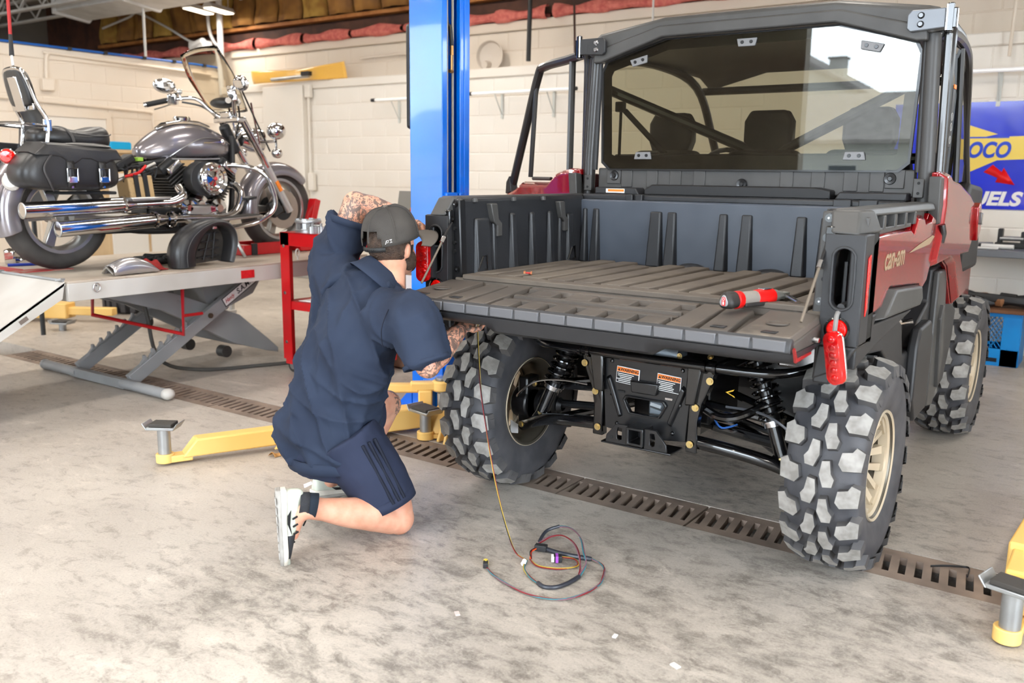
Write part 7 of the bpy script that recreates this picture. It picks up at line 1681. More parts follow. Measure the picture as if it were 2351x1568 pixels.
m = MB(); m.tube([hp(0.0985 * math.cos(a), 0.113 * math.sin(a) - 0.004, 0.018) for a in [PI * 1.5 - 0.62 + 1.24 * i / 14 for i in range(15)]], 0.0055, 6, flat=(1.6, 0.6)); ob('snap_strap', m, mat('snap_black', (24, 23, 23), 0.5), cap)
m = MB()
for i in range(6):
    a = PI * 1.5 - 0.25 + 0.10 * i; m.ell(hp(0.103 * math.cos(a), 0.1175 * math.sin(a) - 0.004, 0.018), (0.003, 0.003, 0.003), 6, 4)
ob('snap_studs', m, mat('snap_black', (24, 23, 23), 0.5), cap)['kind'] = 'stuff'
a = PI * 1.5 + 0.78; tg = part('logo_tab', cap)
pts = [hp(0.1005 * math.cos(b_), 0.116 * math.sin(b_) - 0.004, z) for b_, z in ((a - 0.17, 0.030), (a + 0.17, 0.034), (a + 0.17, 0.058), (a - 0.17, 0.054))]
m = MB(); m.add(pts, [(0, 1, 2, 3)]); ob('tab_cloth', m, mat('snap_black', (24, 23, 23), 0.5), tg, solid=0.002)
def tabp(s_, t_): return (pts[0].lerp(pts[1], s_)).lerp(pts[3].lerp(pts[2], s_), t_) + (pts[0] - HC).normalized() * 0.0025
m = MB(); m.tube([tabp(0.15, 0.25), tabp(0.30, 0.75), tabp(0.52, 0.75), tabp(0.45, 0.45), tabp(0.30, 0.45)], 0.0013, 5); m.tube([tabp(0.60, 0.35), tabp(0.85, 0.35), tabp(0.72, 0.55), tabp(0.85, 0.78), tabp(0.62, 0.78)], 0.0013, 5); ob('tab_logo', m, LWHT, tg)
# ---- hair and beard
HAIR = mat('dark_brown_hair', (52, 38, 30), 0.6, bump=(220, 1.0, 0.004), var=(60, (74, 56, 44), 1.0))
m = MB(); m.ell(hp(0, -0.006, 0.020), (0.0785, 0.0975, 0.098), 24, 16, HM)
cut = [v for v in m.v]
hm = MB(); hv, hf = [], []
for i, f in enumerate(m.f):
    c = sum((Vector(m.v[j]) for j in f), Vector()) / 4; l = HM.transposed() @ (c - HC)
    if l.z > -0.052 and (l.y < 0.030 or l.z > 0.03): hf.append(f)
hm.add(m.v, hf); ob('hair', hm, HAIR, PERSON, solid=0.006, smooth=60)
m = MB()
for s in (-1, 1):
    m.ell(hp(s * 0.044, 0.030, -0.058), (0.017, 0.040, 0.042), 14, 10, HM)
    m.ell(hp(s * 0.066, 0.014, -0.020), (0.010, 0.012, 0.036), 12, 8, HM)
m.ell(hp(0, 0.058, -0.088), (0.042, 0.034, 0.030), 16, 10, HM)
bm2 = blob('beard', m, HAIR, 0.005, 2); ob('beard', bm2, None, PERSON, smooth=0)
# ---- shoes
SHW = mat('pale_mint_upper', (206, 210, 196), 0.6, var=(14, (190, 194, 180), 1.0))
SHS = mat('worn_grey_sole', (166, 162, 156), 0.75, var=(16, (146, 141, 135), 1.0), bump=(80, 0.5, 0.002))
SHM = mat('white_midsole', (226, 222, 212), 0.5, var=(10, (206, 198, 184), 1.0))
SHK = mat('black_knit', (44, 45, 49), 0.9, bump=(300, 1.0, 0.002))
LACE = mat('black_lace', (18, 18, 20), 0.8)
def shoe(origin, toe, down, side_sign, lab):
    """origin under the heel; toe direction, down = out of the sole"""
    t = Vector(toe).normalized(); n = Vector(down); n = (n - t * n.dot(t)).normalized(); w = t.cross(n) * side_sign
    O = Vector(origin)
    def P(l, x, h): return O + t * l + w * x - n * h
    s = part('shoe', PERSON); s['label'] = lab
    secs = [(-0.005, 0.022, 0.034), (0.012, 0.031, 0.036), (0.05, 0.034, 0.034), (0.11, 0.035, 0.030), (0.17, 0.044, 0.028), (0.215, 0.046, 0.028), (0.25, 0.038, 0.026), (0.275, 0.020, 0.022)]
    m = MB(); m.loft([[P(l, x * hw * 1.06, h) for x, h in ((-1, 0.006), (-0.8, 0.0), (0.8, 0.0), (1, 0.006), (1.0, th * 0.55), (-1.0, th * 0.55))] for l, hw, th in secs]); ob('outsole', m, SHS, s, bevel=0.003)
    for i in range(7):
        l = 0.03 + 0.033 * i
        for x in (-0.5, 0.0, 0.5):
            mm = MB(); mm.box((0, 0, 0), (0.022, 0.024, 0.004)); mm.xf(Matrix.Translation(P(l, x * 0.055, -0.001)) @ Matrix((w, t, -n)).transposed().to_4x4()); ob('tread_block', mm, SHS, s)
    m = MB(); m.loft([[P(l, x * hw * 1.08, h) for x, h in ((-1, th * 0.5), (1, th * 0.5), (0.96, th * 1.12), (-0.96, th * 1.12))] for l, hw, th in secs]); ob('midsole', m, SHM, s, bevel=0.004)
    up = [(0.0, 0.022, 0.085), (0.012, 0.029, 0.100), (0.05, 0.032, 0.098), (0.10, 0.034, 0.085), (0.14, 0.038, 0.070), (0.18, 0.041, 0.056), (0.22, 0.040, 0.046), (0.25, 0.033, 0.038), (0.27, 0.018, 0.028)]
    def usec(l, hw, h): return [P(l, x * hw, 0.026 + (h - 0.026) * y) for x, y in ((-1, 0), (1, 0), (1.02, 0.3), (0.86, 0.7), (0.5, 0.95), (0, 1.0), (-0.5, 0.95), (-0.86, 0.7), (-1.02, 0.3))]
    m = MB(); m.loft([usec(*q) for q in up[:6]]); ob('upper', m, SHW, s, sub=1, smooth=60)
    m = MB(); m.loft([usec(l, hw * 1.01, h * 1.01) for l, hw, h in up[4:]]); ob('toe_box', m, SHK, s, sub=1, smooth=60)
    m = MB(); m.loft([usec(l, hw * 1.03, 0.036) for l, hw, h in ((0.245, 0.036, 0), (0.262, 0.028, 0), (0.278, 0.014, 0))]); ob('toe_cap', m, SHW, s, smooth=60)
    m = MB(); m.tube([P(0.058, 0, 0.080), P(0.064, 0, 0.112)], [0.038, 0.041], 18, caps=False); ob('knit_collar', m, SHK, s, solid=0.006)
    m = MB(); m.tube([P(0.060, 0, 0.095), P(0.072, 0, 0.140)], [0.0390, 0.0425], 18, caps=False); ob('sock', m, mat('navy_sock', (24, 34, 46), 0.9, bump=(300, 0.6)), s, solid=0.004)
    m = MB(); m.tube([P(-0.004, -0.012, 0.100), P(-0.014, -0.008, 0.128), P(-0.014, 0.008, 0.128), P(-0.004, 0.012, 0.100)], 0.0035, 6); ob('pull_loop', m, mat('loop_pink', (218, 206, 208), 0.7), s)
    for i in range(5):
        l = 0.105 + 0.022 * i; h = 0.086 - 0.0095 * i
        m = MB(); m.tube([P(l, -0.022, h - 0.006), P(l + 0.004, 0, h + 0.006), P(l, 0.022, h - 0.006)], 0.0035, 6); ob('lace', m, LACE, s)
    m = MB(); m.tube(smooth_path([P(0.10, 0.0, 0.095), P(0.075, 0.018, 0.12), P(0.09, 0.035, 0.125), P(0.105, 0.005, 0.10)], 5), 0.003, 6); m.tube(smooth_path([P(0.10, 0.0, 0.095), P(0.13, 0.03, 0.10), P(0.155, 0.04, 0.09)], 5), 0.003, 6); ob('lace_bow', m, LACE, s)
    for sd_ in (-1, 1):   # swoosh on each flank and dark slashes
        m = MB(); q = [(0.065, 0.050), (0.085, 0.036), (0.115, 0.034), (0.160, 0.048), (0.120, 0.043), (0.092, 0.046)]
        m.add([P(l, sd_ * (0.0375 + 0.02 * (l - 0.06)), h) for l, h in q], [tuple(range(6))]); ob('swoosh', m, LACE, s, solid=0.0015)
        for i in range(3):
            m = MB(); m.tube([P(0.10 + 0.028 * i, sd_ * 0.0365, 0.052), P(0.092 + 0.028 * i, sd_ * 0.033, 0.070)], 0.003, 5, flat=(1.3, 0.6)); ob('side_slit', m, LACE, s)
    return s
shn = Vector((-0.62, -0.77, 0.10)).normalized()
shoe(V(-0.888, -1.232, 0.270), (0.05, 0.0, -1), shn, 1, 'right sneaker standing on its toe')
shoe(V(-1.203, -0.775, 0.030), (0.22, 0.97, -0.08), (0, -0.08, -1), 1, 'left sneaker planted flat')
WMODE[0] = False
# ================================================================= loose lamps, tools, wires
WMODE[0] = True
def oval_lamp(name, label, c, axis, face, back_chrome):
    t = thing(name, label, 'tail lamp', tuple(c)); a = Vector(axis).normalized(); f = Vector(face); f = (f - a * f.dot(a)).normalized(); w = a.cross(f)
    M_ = Matrix.Translation(c) @ Matrix((w, a, f)).transposed().to_4x4()
    o0, o1, o2 = stadium(0, 0, 0.029, 0.082, 32), stadium(0, 0, 0.027, 0.080, 32), stadium(0, 0, 0.020, 0.073, 32)
    m = MB(); m.loft([[(x, y, -0.004) for x, y in o0], [(x, y, 0.010) for x, y in o0], [(x, y, 0.017) for x, y in o1], [(x, y, 0.019) for x, y in o2]]); m.xf(M_); ob('lens', m, REDL, t, smooth=40)
    for i in range(6):
        m = MB(); m.ell((0.004, -0.058 + 0.0232 * i, 0.018), (0.014, 0.010, 0.0035), 14, 8); m.xf(M_); ob('led_facet', m, REDL, t)
    m = MB(); m.loft([[(x, y, -0.004) for x, y in o0], [(x, y, -0.012) for x, y in o0], [(x, y, -0.018) for x, y in o2]]); m.xf(M_); ob('lamp_back', m, STEEL if back_chrome else BLACKP, t, bevel=0.002)
    m = MB(); m.box((0, -0.01, -0.019), (0.024, 0.05, 0.002)); m.xf(M_); ob('back_label', m, mat('navy_label', (30, 44, 92), 0.4), t)
    return t, M_
lpR, MR_ = oval_lamp('tail_lamp', 'red oval tail lamp dangling by its wire below the right tail post', V(0.795, -0.505, 0.845), (-0.16, -0.04, 1.0), (-0.42, -0.90, 0.06), True)
m = MB(); m.tube(smooth_path([(0.785, -0.42, 0.985), (0.782, -0.475, 0.975), (0.783, -0.492, 0.945), (0.782, -0.492, 0.915)], 6), 0.007, 8); ob('lamp_wire', m, mat('grey_loom', (128, 126, 124), 0.5, bump=(500, 0.8)), lpR)
m = MB(); m.tube([(0.785, -0.40, 0.992), (0.784, -0.452, 0.990)], 0.012, 8); ob('wire_plug', m, mat('dark_loom', (70, 70, 72), 0.6), lpR)
lpL, ML_ = oval_lamp('tail_lamp', 'red oval tail lamp being fitted at the left tail post beside the man\'s face', V(-0.826, -0.497, 1.028), (0.0, 0.0, 1.0), (0.25, -0.97, 0.05), False)
m = MB(); m.tube([(-0.80, -0.47, 1.09), (-0.775, -0.45, 1.085), (-0.77, -0.44, 1.07)], 0.007, 8); m.box((-0.80, -0.472, 1.03), (0.02, 0.03, 0.13)); ob('lamp_bracket', m, BLACKP, lpL)
# cordless ratchet
rt_ = thing('cordless_ratchet', 'red and grey cordless ratchet lying on the tailgate', 'power tool', (0.52, -0.50, 0.97))
A, B = V(0.462, -0.560, 0.992), V(0.562, -0.330, 0.996)
ax = (B - A).normalized(); up = Vector((0, 0, 1)); up = (up - ax * up.dot(ax)).normalized(); sd = ax.cross(up)
def rr(t, w, h, dz=0.0, n=20, tri=0.0):
    c = A + ax * t; out = []
    for i in range(n):
        a = 2 * PI * i / n; k = 1 + tri * math.cos(3 * (a - PI / 2)) * 0.12
        out.append(c + sd * w * k * math.cos(a) + up * (h * k * math.sin(a) + dz))
    return out
GRY = mat('tool_grey', (132, 124, 116), 0.6, bump=(300, 0.4)); TRED = mat('tool_red', (226, 22, 20), 0.35); TBLK = mat('tool_black', (40, 37, 35), 0.5)
m = MB(); m.loft([rr(-0.005, 0.020, 0.020, 0, tri=1), rr(0.0, 0.026, 0.027, 0, tri=1), rr(0.012, 0.027, 0.028, 0, tri=1), rr(0.045, 0.024, 0.025, 0, tri=0.6)]); ob('battery', m, TBLK, rt_, smooth=50)
m = MB(); m.loft([rr(-0.0065, 0.017, 0.018, 0, tri=1), rr(-0.009, 0.015, 0.016, 0, tri=1)]); ob('battery_cap', m, mat('cap_grey', (150, 150, 152), 0.4), rt_)
m = MB(); m.box(A - ax * 0.0098 + sd * 0.002, (0.014, 0.001, 0.026), Matrix((sd, ax, up)).transposed()); ob('battery_logo', m, TRED, rt_)
m = MB(); m.tube([A - ax * 0.0105 + up * 0.007 + sd * (0.002 + 0.004 * math.cos(a)) + up * 0.004 * math.sin(a) for a in [2 * PI * i / 12 for i in range(12)]], 0.0008, 4, closed=True); m.box(A - ax * 0.0105 - up * 0.005 + sd * 0.002, (0.006, 0.001, 0.010), Matrix((sd, ax, up)).transposed()); ob('logo_mark', m, LWHT, rt_)
m = MB(); m.loft([rr(0.040, 0.0275, 0.0285), rr(0.060, 0.027, 0.028), rr(0.066, 0.024, 0.025)]); ob('front_collar', m, TRED, rt_, bevel=0.002)
m = MB(); m.loft([rr(0.058, 0.0245, 0.0255), rr(0.12, 0.0240, 0.0245), rr(0.155, 0.0245, 0.0245)]); ob('grip', m, GRY, rt_, smooth=50)
m = MB(); m.loft([rr(0.128, 0.0255, 0.0255), rr(0.150, 0.027, 0.027), rr(0.195, 0.0275, 0.0275), rr(0.206, 0.025, 0.025)]); ob('red_housing', m, TRED, rt_, bevel=0.002)
m = MB(); m.box(A + ax * 0.172 + up * 0.0268, (0.026, 0.036, 0.003), Matrix((sd, ax, up)).transposed()); ob('top_plate', m, STEEL, rt_, bevel=0.001)
m = MB(); m.box(A + ax * 0.115 - up * 0.016 - sd * -0.020, (0.012, 0.10, 0.014), Matrix((sd, ax, up)).transposed()); ob('trigger_paddle', m, TBLK, rt_, bevel=0.004)
m = MB(); m.loft([rr(0.204, 0.0235, 0.0235), rr(0.222, 0.021, 0.021), rr(0.238, 0.016, 0.015), rr(0.25, 0.014, 0.013)]); ob('gear_head', m, mat('tool_alloy', (158, 158, 152), 0.4, 0.5), rt_, smooth=50)
hd = A + ax * 0.262
m = MB(); m.box(hd - ax * 0.006 + up * 0.006, (0.026, 0.040, 0.008), Matrix((sd, ax, up)).transposed()); m.box(hd - ax * 0.006 - up * 0.008, (0.026, 0.040, 0.008), Matrix((sd, ax, up)).transposed()); m.tube([hd - up * 0.012, hd + up * 0.010], 0.014, 16); ob('ratchet_yoke', m, mat('tool_alloy', (158, 158, 152), 0.4, 0.5), rt_, bevel=0.002)
e_ = V(0.640, -0.400, 0.985); s_ = hd + (e_ - hd) * 0.16
m = MB(); m.tube([s_, s_.lerp(e_, 0.25)], 0.009, 14); m.tube([s_.lerp(e_, 0.25), e_], 0.0085, 14); ob('socket', m, CHR, rt_)
COPPER = mat('copper_fastener', (206, 138, 96), 0.35, 0.8)
for (x, y, z, rz, lab) in ((-0.482, -0.262, ZB + 0.019, 0.5, 'small copper coloured bolt lying on the bed floor at the left'), (0.695, -0.365, ZB + 0.012, 0.2, 'small copper coloured bolt on the bed floor beside the right tail post')):
    b_ = thing('loose_bolt', lab, 'bolt', (x, y, z - 0.007), group='loose bolts in the bed')
    dd = V(math.cos(rz), math.sin(rz), 0); c = V(x, y, z)
    m = MB(); m.tube([c - dd * 0.018, c - dd * 0.010], 0.009, 6); m.tube([c + dd * 0.010, c + dd * 0.016], 0.008, 6); ob('bolt_head', m, COPPER, b_)
    m = MB(); m.tube([c - dd * 0.010, c + dd * 0.012], 0.004, 8); ob('bolt_shank', m, mat('red_thread', (180, 40, 34), 0.5), b_)
# wiring harness on the floor, feeding up under the tailgate
wh = thing('wiring_harness', 'coiled multicolour wiring harness on the floor with one wire running up to the tailgate', 'wiring', (-0.1, -0.68, 0))
WC = {'r': mat('wire_dark_red', (120, 26, 30), 0.4), 'y': mat('wire_yellow', (176, 150, 60), 0.4), 'g': mat('wire_teal', (48, 112, 122), 0.4), 'k': mat('wire_black', (22, 22, 24), 0.4), 'p': mat('wire_mauve', (122, 84, 96), 0.4), 'o': mat('wire_orange', (226, 84, 30), 0.4)}
def wire(pts, cols, r=0.0024, n=5):
    P = smooth_path(pts, n)
    for k, cl_ in enumerate(cols):
        m = MB(); off = []
        for i, p in enumerate(P):
            a = 0.35 * i + 2 * PI * k / len(cols); off.append(p + V(math.cos(a) * r * 1.1, math.sin(a) * r * 1.1, abs(math.sin(a * 0.5)) * r))
        m.tube(off, r, 6); ob('wire', m, WC[cl_], wh)
wire([(-0.555, -0.49, 0.84), (-0.552, -0.50, 0.76), (-0.50, -0.55, 0.58), (-0.44, -0.585, 0.40), (-0.37, -0.62, 0.22), (-0.29, -0.66, 0.08), (-0.23, -0.69, 0.02), (-0.175, -0.70, 0.008)], 'rky', 0.0017)
wire([(-0.175, -0.70, 0.008), (-0.145, -0.76, 0.006), (-0.09, -0.805, 0.006), (-0.043, -0.826, 0.006)], 'gyr')
m = MB(); m.tube(smooth_path([(-0.043, -0.826, 0.008), (-0.01, -0.838, 0.008), (0.023, -0.818, 0.008), (0.040, -0.77, 0.008), (0.045, -0.70, 0.008)], 6), 0.0075, 8); ob('loom_sleeve', m, mat('loom_sleeve', (44, 46, 54), 0.4), wh)
wire([(0.045, -0.70, 0.008), (0.03, -0.63, 0.02), (-0.006, -0.583, 0.04), (-0.07, -0.50, 0.05), (-0.14, -0.445, 0.05), (-0.20, -0.43, 0.04), (-0.235, -0.47, 0.03), (-0.225, -0.54, 0.015)], 'gp')
wire([(0.045, -0.70, 0.008), (0.02, -0.65, 0.015), (-0.03, -0.58, 0.03), (-0.09, -0.52, 0.035), (-0.16, -0.48, 0.03), (-0.205, -0.50, 0.02), (-0.215, -0.56, 0.012)], 'pr')
m = MB(); m.tube(smooth_path([(-0.205, -0.43, 0.042), (-0.235, -0.475, 0.03), (-0.222, -0.545, 0.015)], 6), 0.0065, 8); ob('loom_sleeve', m, mat('loom_sleeve', (44, 46, 54), 0.4), wh)
m = MB(); m.tube(smooth_path([(-0.215, -0.575, 0.012), (-0.14, -0.585, 0.012), (-0.07, -0.58, 0.012), (0.01, -0.555, 0.010)], 6), [0.009] * 18 + [0.008], 8); ob('loom_sleeve', m, mat('loom_sleeve', (44, 46, 54), 0.4), wh)
wire([(0.01, -0.555, 0.01), (0.07, -0.575, 0.006), (0.112, -0.65, 0.006), (0.132, -0.73, 0.006), (0.112, -0.839, 0.006), (0.062, -0.894, 0.006), (-0.028, -0.914, 0.006), (-0.132, -0.892, 0.006), (-0.203, -0.865, 0.006), (-0.250, -0.835, 0.006)], 'rgp', 0.0021)
wire([(-0.165, -0.69, 0.008), (-0.112, -0.715, 0.006), (-0.04, -0.685, 0.006), (-0.005, -0.63, 0.006), (-0.037, -0.595, 0.010), (-0.09, -0.615, 0.012)], 'yr')
wire([(-0.17, -0.68, 0.008), (-0.20, -0.63, 0.012), (-0.19, -0.58, 0.014)], 'rko')
m = MB(); m.tube([(-0.176, -0.712, 0.010), (-0.166, -0.735, 0.010)], 0.009, 8); ob('paper_tag', m, LWHT, wh)
cn = part('connector', wh); m = MB(); m.box((-0.085, -0.632, 0.016), (0.030, 0.028, 0.022), (0, 0, 0.6)); ob('connector_body', m, BLACKP, cn, bevel=0.002)
m = MB(); m.box((-0.088, -0.634, 0.016), (0.010, 0.031, 0.024), (0, 0, 0.6)); ob('purple_clip', m, mat('purple_clip', (150, 72, 176), 0.4), cn)
m = MB(); m.box((-0.100, -0.643, 0.016), (0.010, 0.026, 0.020), (0, 0, 0.6)); ob('white_tag', m, LWHT, cn)
cn = part('connector', wh); m = MB(); m.box((-0.185, -0.590, 0.016), (0.045, 0.026, 0.022), (0, 0, 0.3)); ob('connector_body', m, BLACKP, cn, bevel=0.002)
cn = part('connector', wh); m = MB(); m.box((-0.268, -0.822, 0.012), (0.030, 0.018, 0.018), (0, 0, 2.2)); ob('connector_body', m, BLACKP, cn, bevel=0.002)
m = MB(); m.tube([(-0.272, -0.815, 0.012), (-0.284, -0.800, 0.012)], 0.010, 10); ob('yellow_seal', m, mat('seal_yellow', (220, 196, 70), 0.4), cn)
m = MB(); m.tube(smooth_path([(1.018, 0.136, 0.004), (1.06, 0.165, 0.006), (1.114, 0.194, 0.006), (1.137, 0.18, 0.010), (1.140, 0.117, 0.004)], 5), 0.0028, 6, flat=(1.5, 0.8))
tag(ob('zip_tie', m, BLACKP), 'long black zip tie lying across the right drain grate', 'zip tie')
m = MB(); m.grid(lambda u, v: (-1.875 + 0.05 * u, -0.45 + 0.045 * v, 0.004 + 0.022 * math.sin(PI * u) * (0.5 + 0.5 * math.sin(5 * v + 2 * u))), 8, 8)
tag(ob('dry_leaf', m, mat('dry_leaf', (186, 140, 84), 0.8), solid=0.001, smooth=80), 'curled dry leaf on the floor below the yellow lift arm', 'leaf')
for (x, y, s_, rgb, lab) in ((-0.136, -1.149, 0.012, (216, 196, 190), 'tiny pale paper scrap on the floor left of the oil stain'), (0.336, -0.976, 0.010, (232, 230, 226), 'tiny white paper scrap on the floor in front of the harness'), (0.555, -1.021, 0.014, (226, 222, 216), 'flat white spot of paper on the floor nearest the camera')):
    m = MB(); m.box((x, y, 0.0025), (s_ * 2, s_ * 1.2, 0.004), (0, 0, x * 5)); tag(ob('paper_scrap', m, mat('scrap_%d' % rgb[0], rgb, 0.8)), lab, 'scrap', 'paper scraps on the floor')
# ================================================================= background furniture, right side
bn = thing('workbench', 'dark topped workbench below the blue fuel sign', 'workbench', (1.6, 4.55, 0))
m = MB(); m.box((1.60, 4.53, 0.838), (2.6, 0.60, 0.05)); ob('bench_top', m, mat('bench_top', (104, 108, 114), 0.4), bn, bevel=0.006)
for x in (1.5, 2.8):
    m = MB(); m.box((x, 4.35, 0.41), (0.06, 0.06, 0.81)); ob('bench_leg', m, GALV, bn)
BM = {'w': WHITEM, 'k': ENB, 'r': REDP, 's': GALV}
for (nm, c, d_, rz, mt, lab, cat_) in (('white_tube', (0.62, 4.42, 0.883), (0.24, 0.035, 0.035), -0.1, 'w', 'white plastic tube on the workbench front', 'tube'), ('silver_pipe', (0.48, 4.55, 0.883), (0.22, 0.04, 0.04), 0.6, 's', 'short silver pipe on the workbench behind the white tube', 'pipe'), ('file_tool', (0.55, 4.30, 0.875), (0.20, 0.018, 0.014), 0.05, 'w', 'pale file on the front edge of the workbench', 'file')):
    t = thing(nm, lab, cat_, c); M_ = Matrix.Rotation(rz, 3, 'Z'); a_ = Vector(c) - M_ @ V(d_[0] / 2, 0, 0); e_ = Vector(c) + M_ @ V(d_[0] / 2, 0, 0)
    m = MB(); m.tube([a_, e_], d_[1] / 2, 12); ob('body', m, BM[mt], t)
    m = MB(); m.tube([a_, a_.lerp(e_, 0.22 if nm == 'file_tool' else 0.08)], d_[1] * (0.75 if nm == 'file_tool' else 0.53), 12); ob('end', m, BM['r' if nm == 'file_tool' else 'k'], t)
vs_ = thing('bench_vise', 'black clamp tool standing on the workbench', 'vise', (0.70, 4.62, 0.863))
m = MB(); m.box((0.70, 4.62, 0.885), (0.22, 0.12, 0.04)); m.box((0.62, 4.62, 0.95), (0.035, 0.07, 0.12)); m.box((0.78, 4.62, 0.94), (0.04, 0.07, 0.10)); ob('vise_body', m, ENB, vs_, bevel=0.006)
m = MB(); m.tube([(0.62, 4.60, 0.935), (0.78, 4.60, 0.935)], 0.018, 12); ob('vise_screw', m, GALV, vs_)
cr = thing('milk_crate', 'bright blue plastic milk crate on the floor under the workbench', 'crate', (0.70, 4.44, 0))
CB = mat('crate_blue', (0, 132, 206), 0.45, var=(4, (8, 118, 190), 1.0)); cx0, cx1, cy0, cy1, ch = 0.47, 0.86, 4.27, 4.62, 0.40
for (y) in (cy0, cy1):
    m = MB()
    m.box(((cx0 + cx1) / 2, y, 0.065), (cx1 - cx0, 0.012, 0.13)); m.box(((cx0 + cx1) / 2, y, ch - 0.014), (cx1 - cx0, 0.014, 0.028)); m.box((cx1 - 0.06, y, ch / 2), (0.12, 0.012, ch)); m.box((cx0 + 0.035, y, ch / 2), (0.07, 0.012, ch)); ob('crate_panel', m, CB, cr, bevel=0.003)
    m = MB()
    for i in range(9):
        x = cx0 + 0.05 + 0.03 * i - 0.06
        for sg in (-1, 1):
            m.box((x + 0.05, y + 0.002, 0.255), (0.005, 0.005, 0.29), (0, sg * 0.62, 0))
    keep = [v for v in m.v]
    ob('crate_lattice', m, CB, cr)
m = MB(); m.box((cx0 + 0.20, cy0 - 0.007, 0.045), (0.11, 0.003, 0.030)); ob('hand_slot', m, mat('slot_black', (16, 20, 26), 0.7), cr)
for x in (cx0, cx1):
    m = MB(); m.box((x, (cy0 + cy1) / 2, ch / 2), (0.012, cy1 - cy0, ch)); ob('crate_panel', m, CB, cr, bevel=0.003)
m = MB(); m.box(((cx0 + cx1) / 2, (cy0 + cy1) / 2, 0.01), (cx1 - cx0, cy1 - cy0, 0.02)); ob('crate_floor', m, CB, cr)
m = MB(); m.box((0.70, 4.44, ch + 0.014), (0.60, 0.40, 0.026)); tag(ob('wood_board', m, mat('board_brown', (112, 74, 48), 0.7, var=(5, (92, 60, 40), 1.0)), bevel=0.002), 'brown wooden board lying on top of the blue crate', 'board')
jk = thing('scrap_parts', 'heap of dark scrap plastic parts on the board over the crate', 'scrap', (0.68, 4.42, ch + 0.027))
for i in range(7):
    r2 = random.Random(70 + i); m = MB(); m.tube(smooth_path([(0.42 + 0.55 * r2.random(), 4.30 + 0.2 * r2.random(), ch + 0.062 + 0.05 * r2.random()) for _ in range(4)], 5), 0.018 + 0.012 * r2.random(), 8, flat=(1.4, 0.6)); ob('scrap_piece', m, ENB if i % 3 else mat('scrap_tan', (140, 96, 62), 0.7), jk)
# fuel banner
sg = thing('wall_banner', 'blue fuel banner with yellow lozenge and red arrow on the right wall', 'sign', (0.45, 4.84, 1.56))
yS = 4.842
m = MB(); m.box((0.45, yS, 1.562), (1.45, 0.004, 0.83)); ob('banner_cloth', m, mat('banner_blue', (44, 62, 214), 0.25, coat=0.4, var=(2.5, (38, 54, 196), 1.0), bump=(6, 0.4, 0.01)), sg)
YB_ = mat('banner_yellow', (244, 214, 104), 0.35); BT = mat('banner_blue_ink', (36, 70, 196), 0.35)
m = MB(); m.add([(-0.02, yS - 0.004, 1.575), (0.25, yS - 0.004, 1.815), (0.497, yS - 0.004, 1.729), (0.40, yS - 0.004, 1.706), (0.95, yS - 0.004, 1.718), (1.02, yS - 0.004, 1.60), (0.95, yS - 0.004, 1.545), (0.60, yS - 0.004, 1.532), (0.51, yS - 0.004, 1.528), (0.26, yS - 0.004, 1.405)], [tuple(range(10))]); ob('yellow_lozenge', m, YB_, sg)
m = MB(); m.box((0.40, yS - 0.0045, 1.704), (0.36, 0.001, 0.012)); ob('lozenge_gap', m, BT, sg)
text('banner_name', 'SUNOCO', 0.165, BT, sg, (0.315, yS - 0.006, 1.602), (PI / 2, 0, 0), 0.22, 0.001, sx=0.78, bold=0.006)
text('banner_word', 'FUELS', 0.145, LWHT, sg, (0.485, yS - 0.006, 1.225), (PI / 2, 0, 0), 0.22, 0.001, sx=1.12, bold=0.006)
m = MB(); m.add([(0.425, yS - 0.006, 1.436), (0.487, yS - 0.006, 1.494), (0.553, yS - 0.006, 1.437), (0.565, yS - 0.006, 1.471), (0.652, yS - 0.006, 1.338), (0.516, yS - 0.006, 1.359), (0.528, yS - 0.006, 1.392)], [tuple(range(7))]); ob('red_arrow', m, mat('banner_red', (232, 20, 28), 0.4), sg, solid=0.001)
def tube_light(x0, x1, z, label, y=4.70, yb=4.84):
    t = thing('wall_tube_light', label, 'wall light', ((x0 + x1) / 2, y, z), group='white wall tube lights')
    m = MB(); m.tube([(x0, y, z), (x1, y, z)], 0.016, 10); ob('tube', m, mat('tube_white', (250, 250, 250), 0.3, emit=((255, 252, 246), 0.35)), t)
    for x in (x0, x1):
        m = MB(); m.tube([(x - 0.03, y, z), (x + 0.03, y, z)], 0.020, 10); ob('end_cap', m, BLACKP, t)
    for x in (x0 + 0.25 * (x1 - x0), x0 + 0.75 * (x1 - x0)):
        m = MB(); m.tube([(x, y, z), (x, yb, z)], 0.006, 6); m.tube([(x, y, z - 0.01), (x, yb, z - 0.22)], 0.006, 6); m.box((x, yb, z - 0.12), (0.03, 0.006, 0.28)); ob('bracket', m, mat('bracket_pale', (206, 208, 202), 0.5), t)
tube_light(-6.05, -4.95, 2.21, 'long white tube light on brackets left of the blue column')
tube_light(-4.62, -3.30, 2.225, 'long white tube light on brackets right of the blue column')
tube_light(0.20, 1.30, 2.20, 'white tube light above the blue fuel banner')
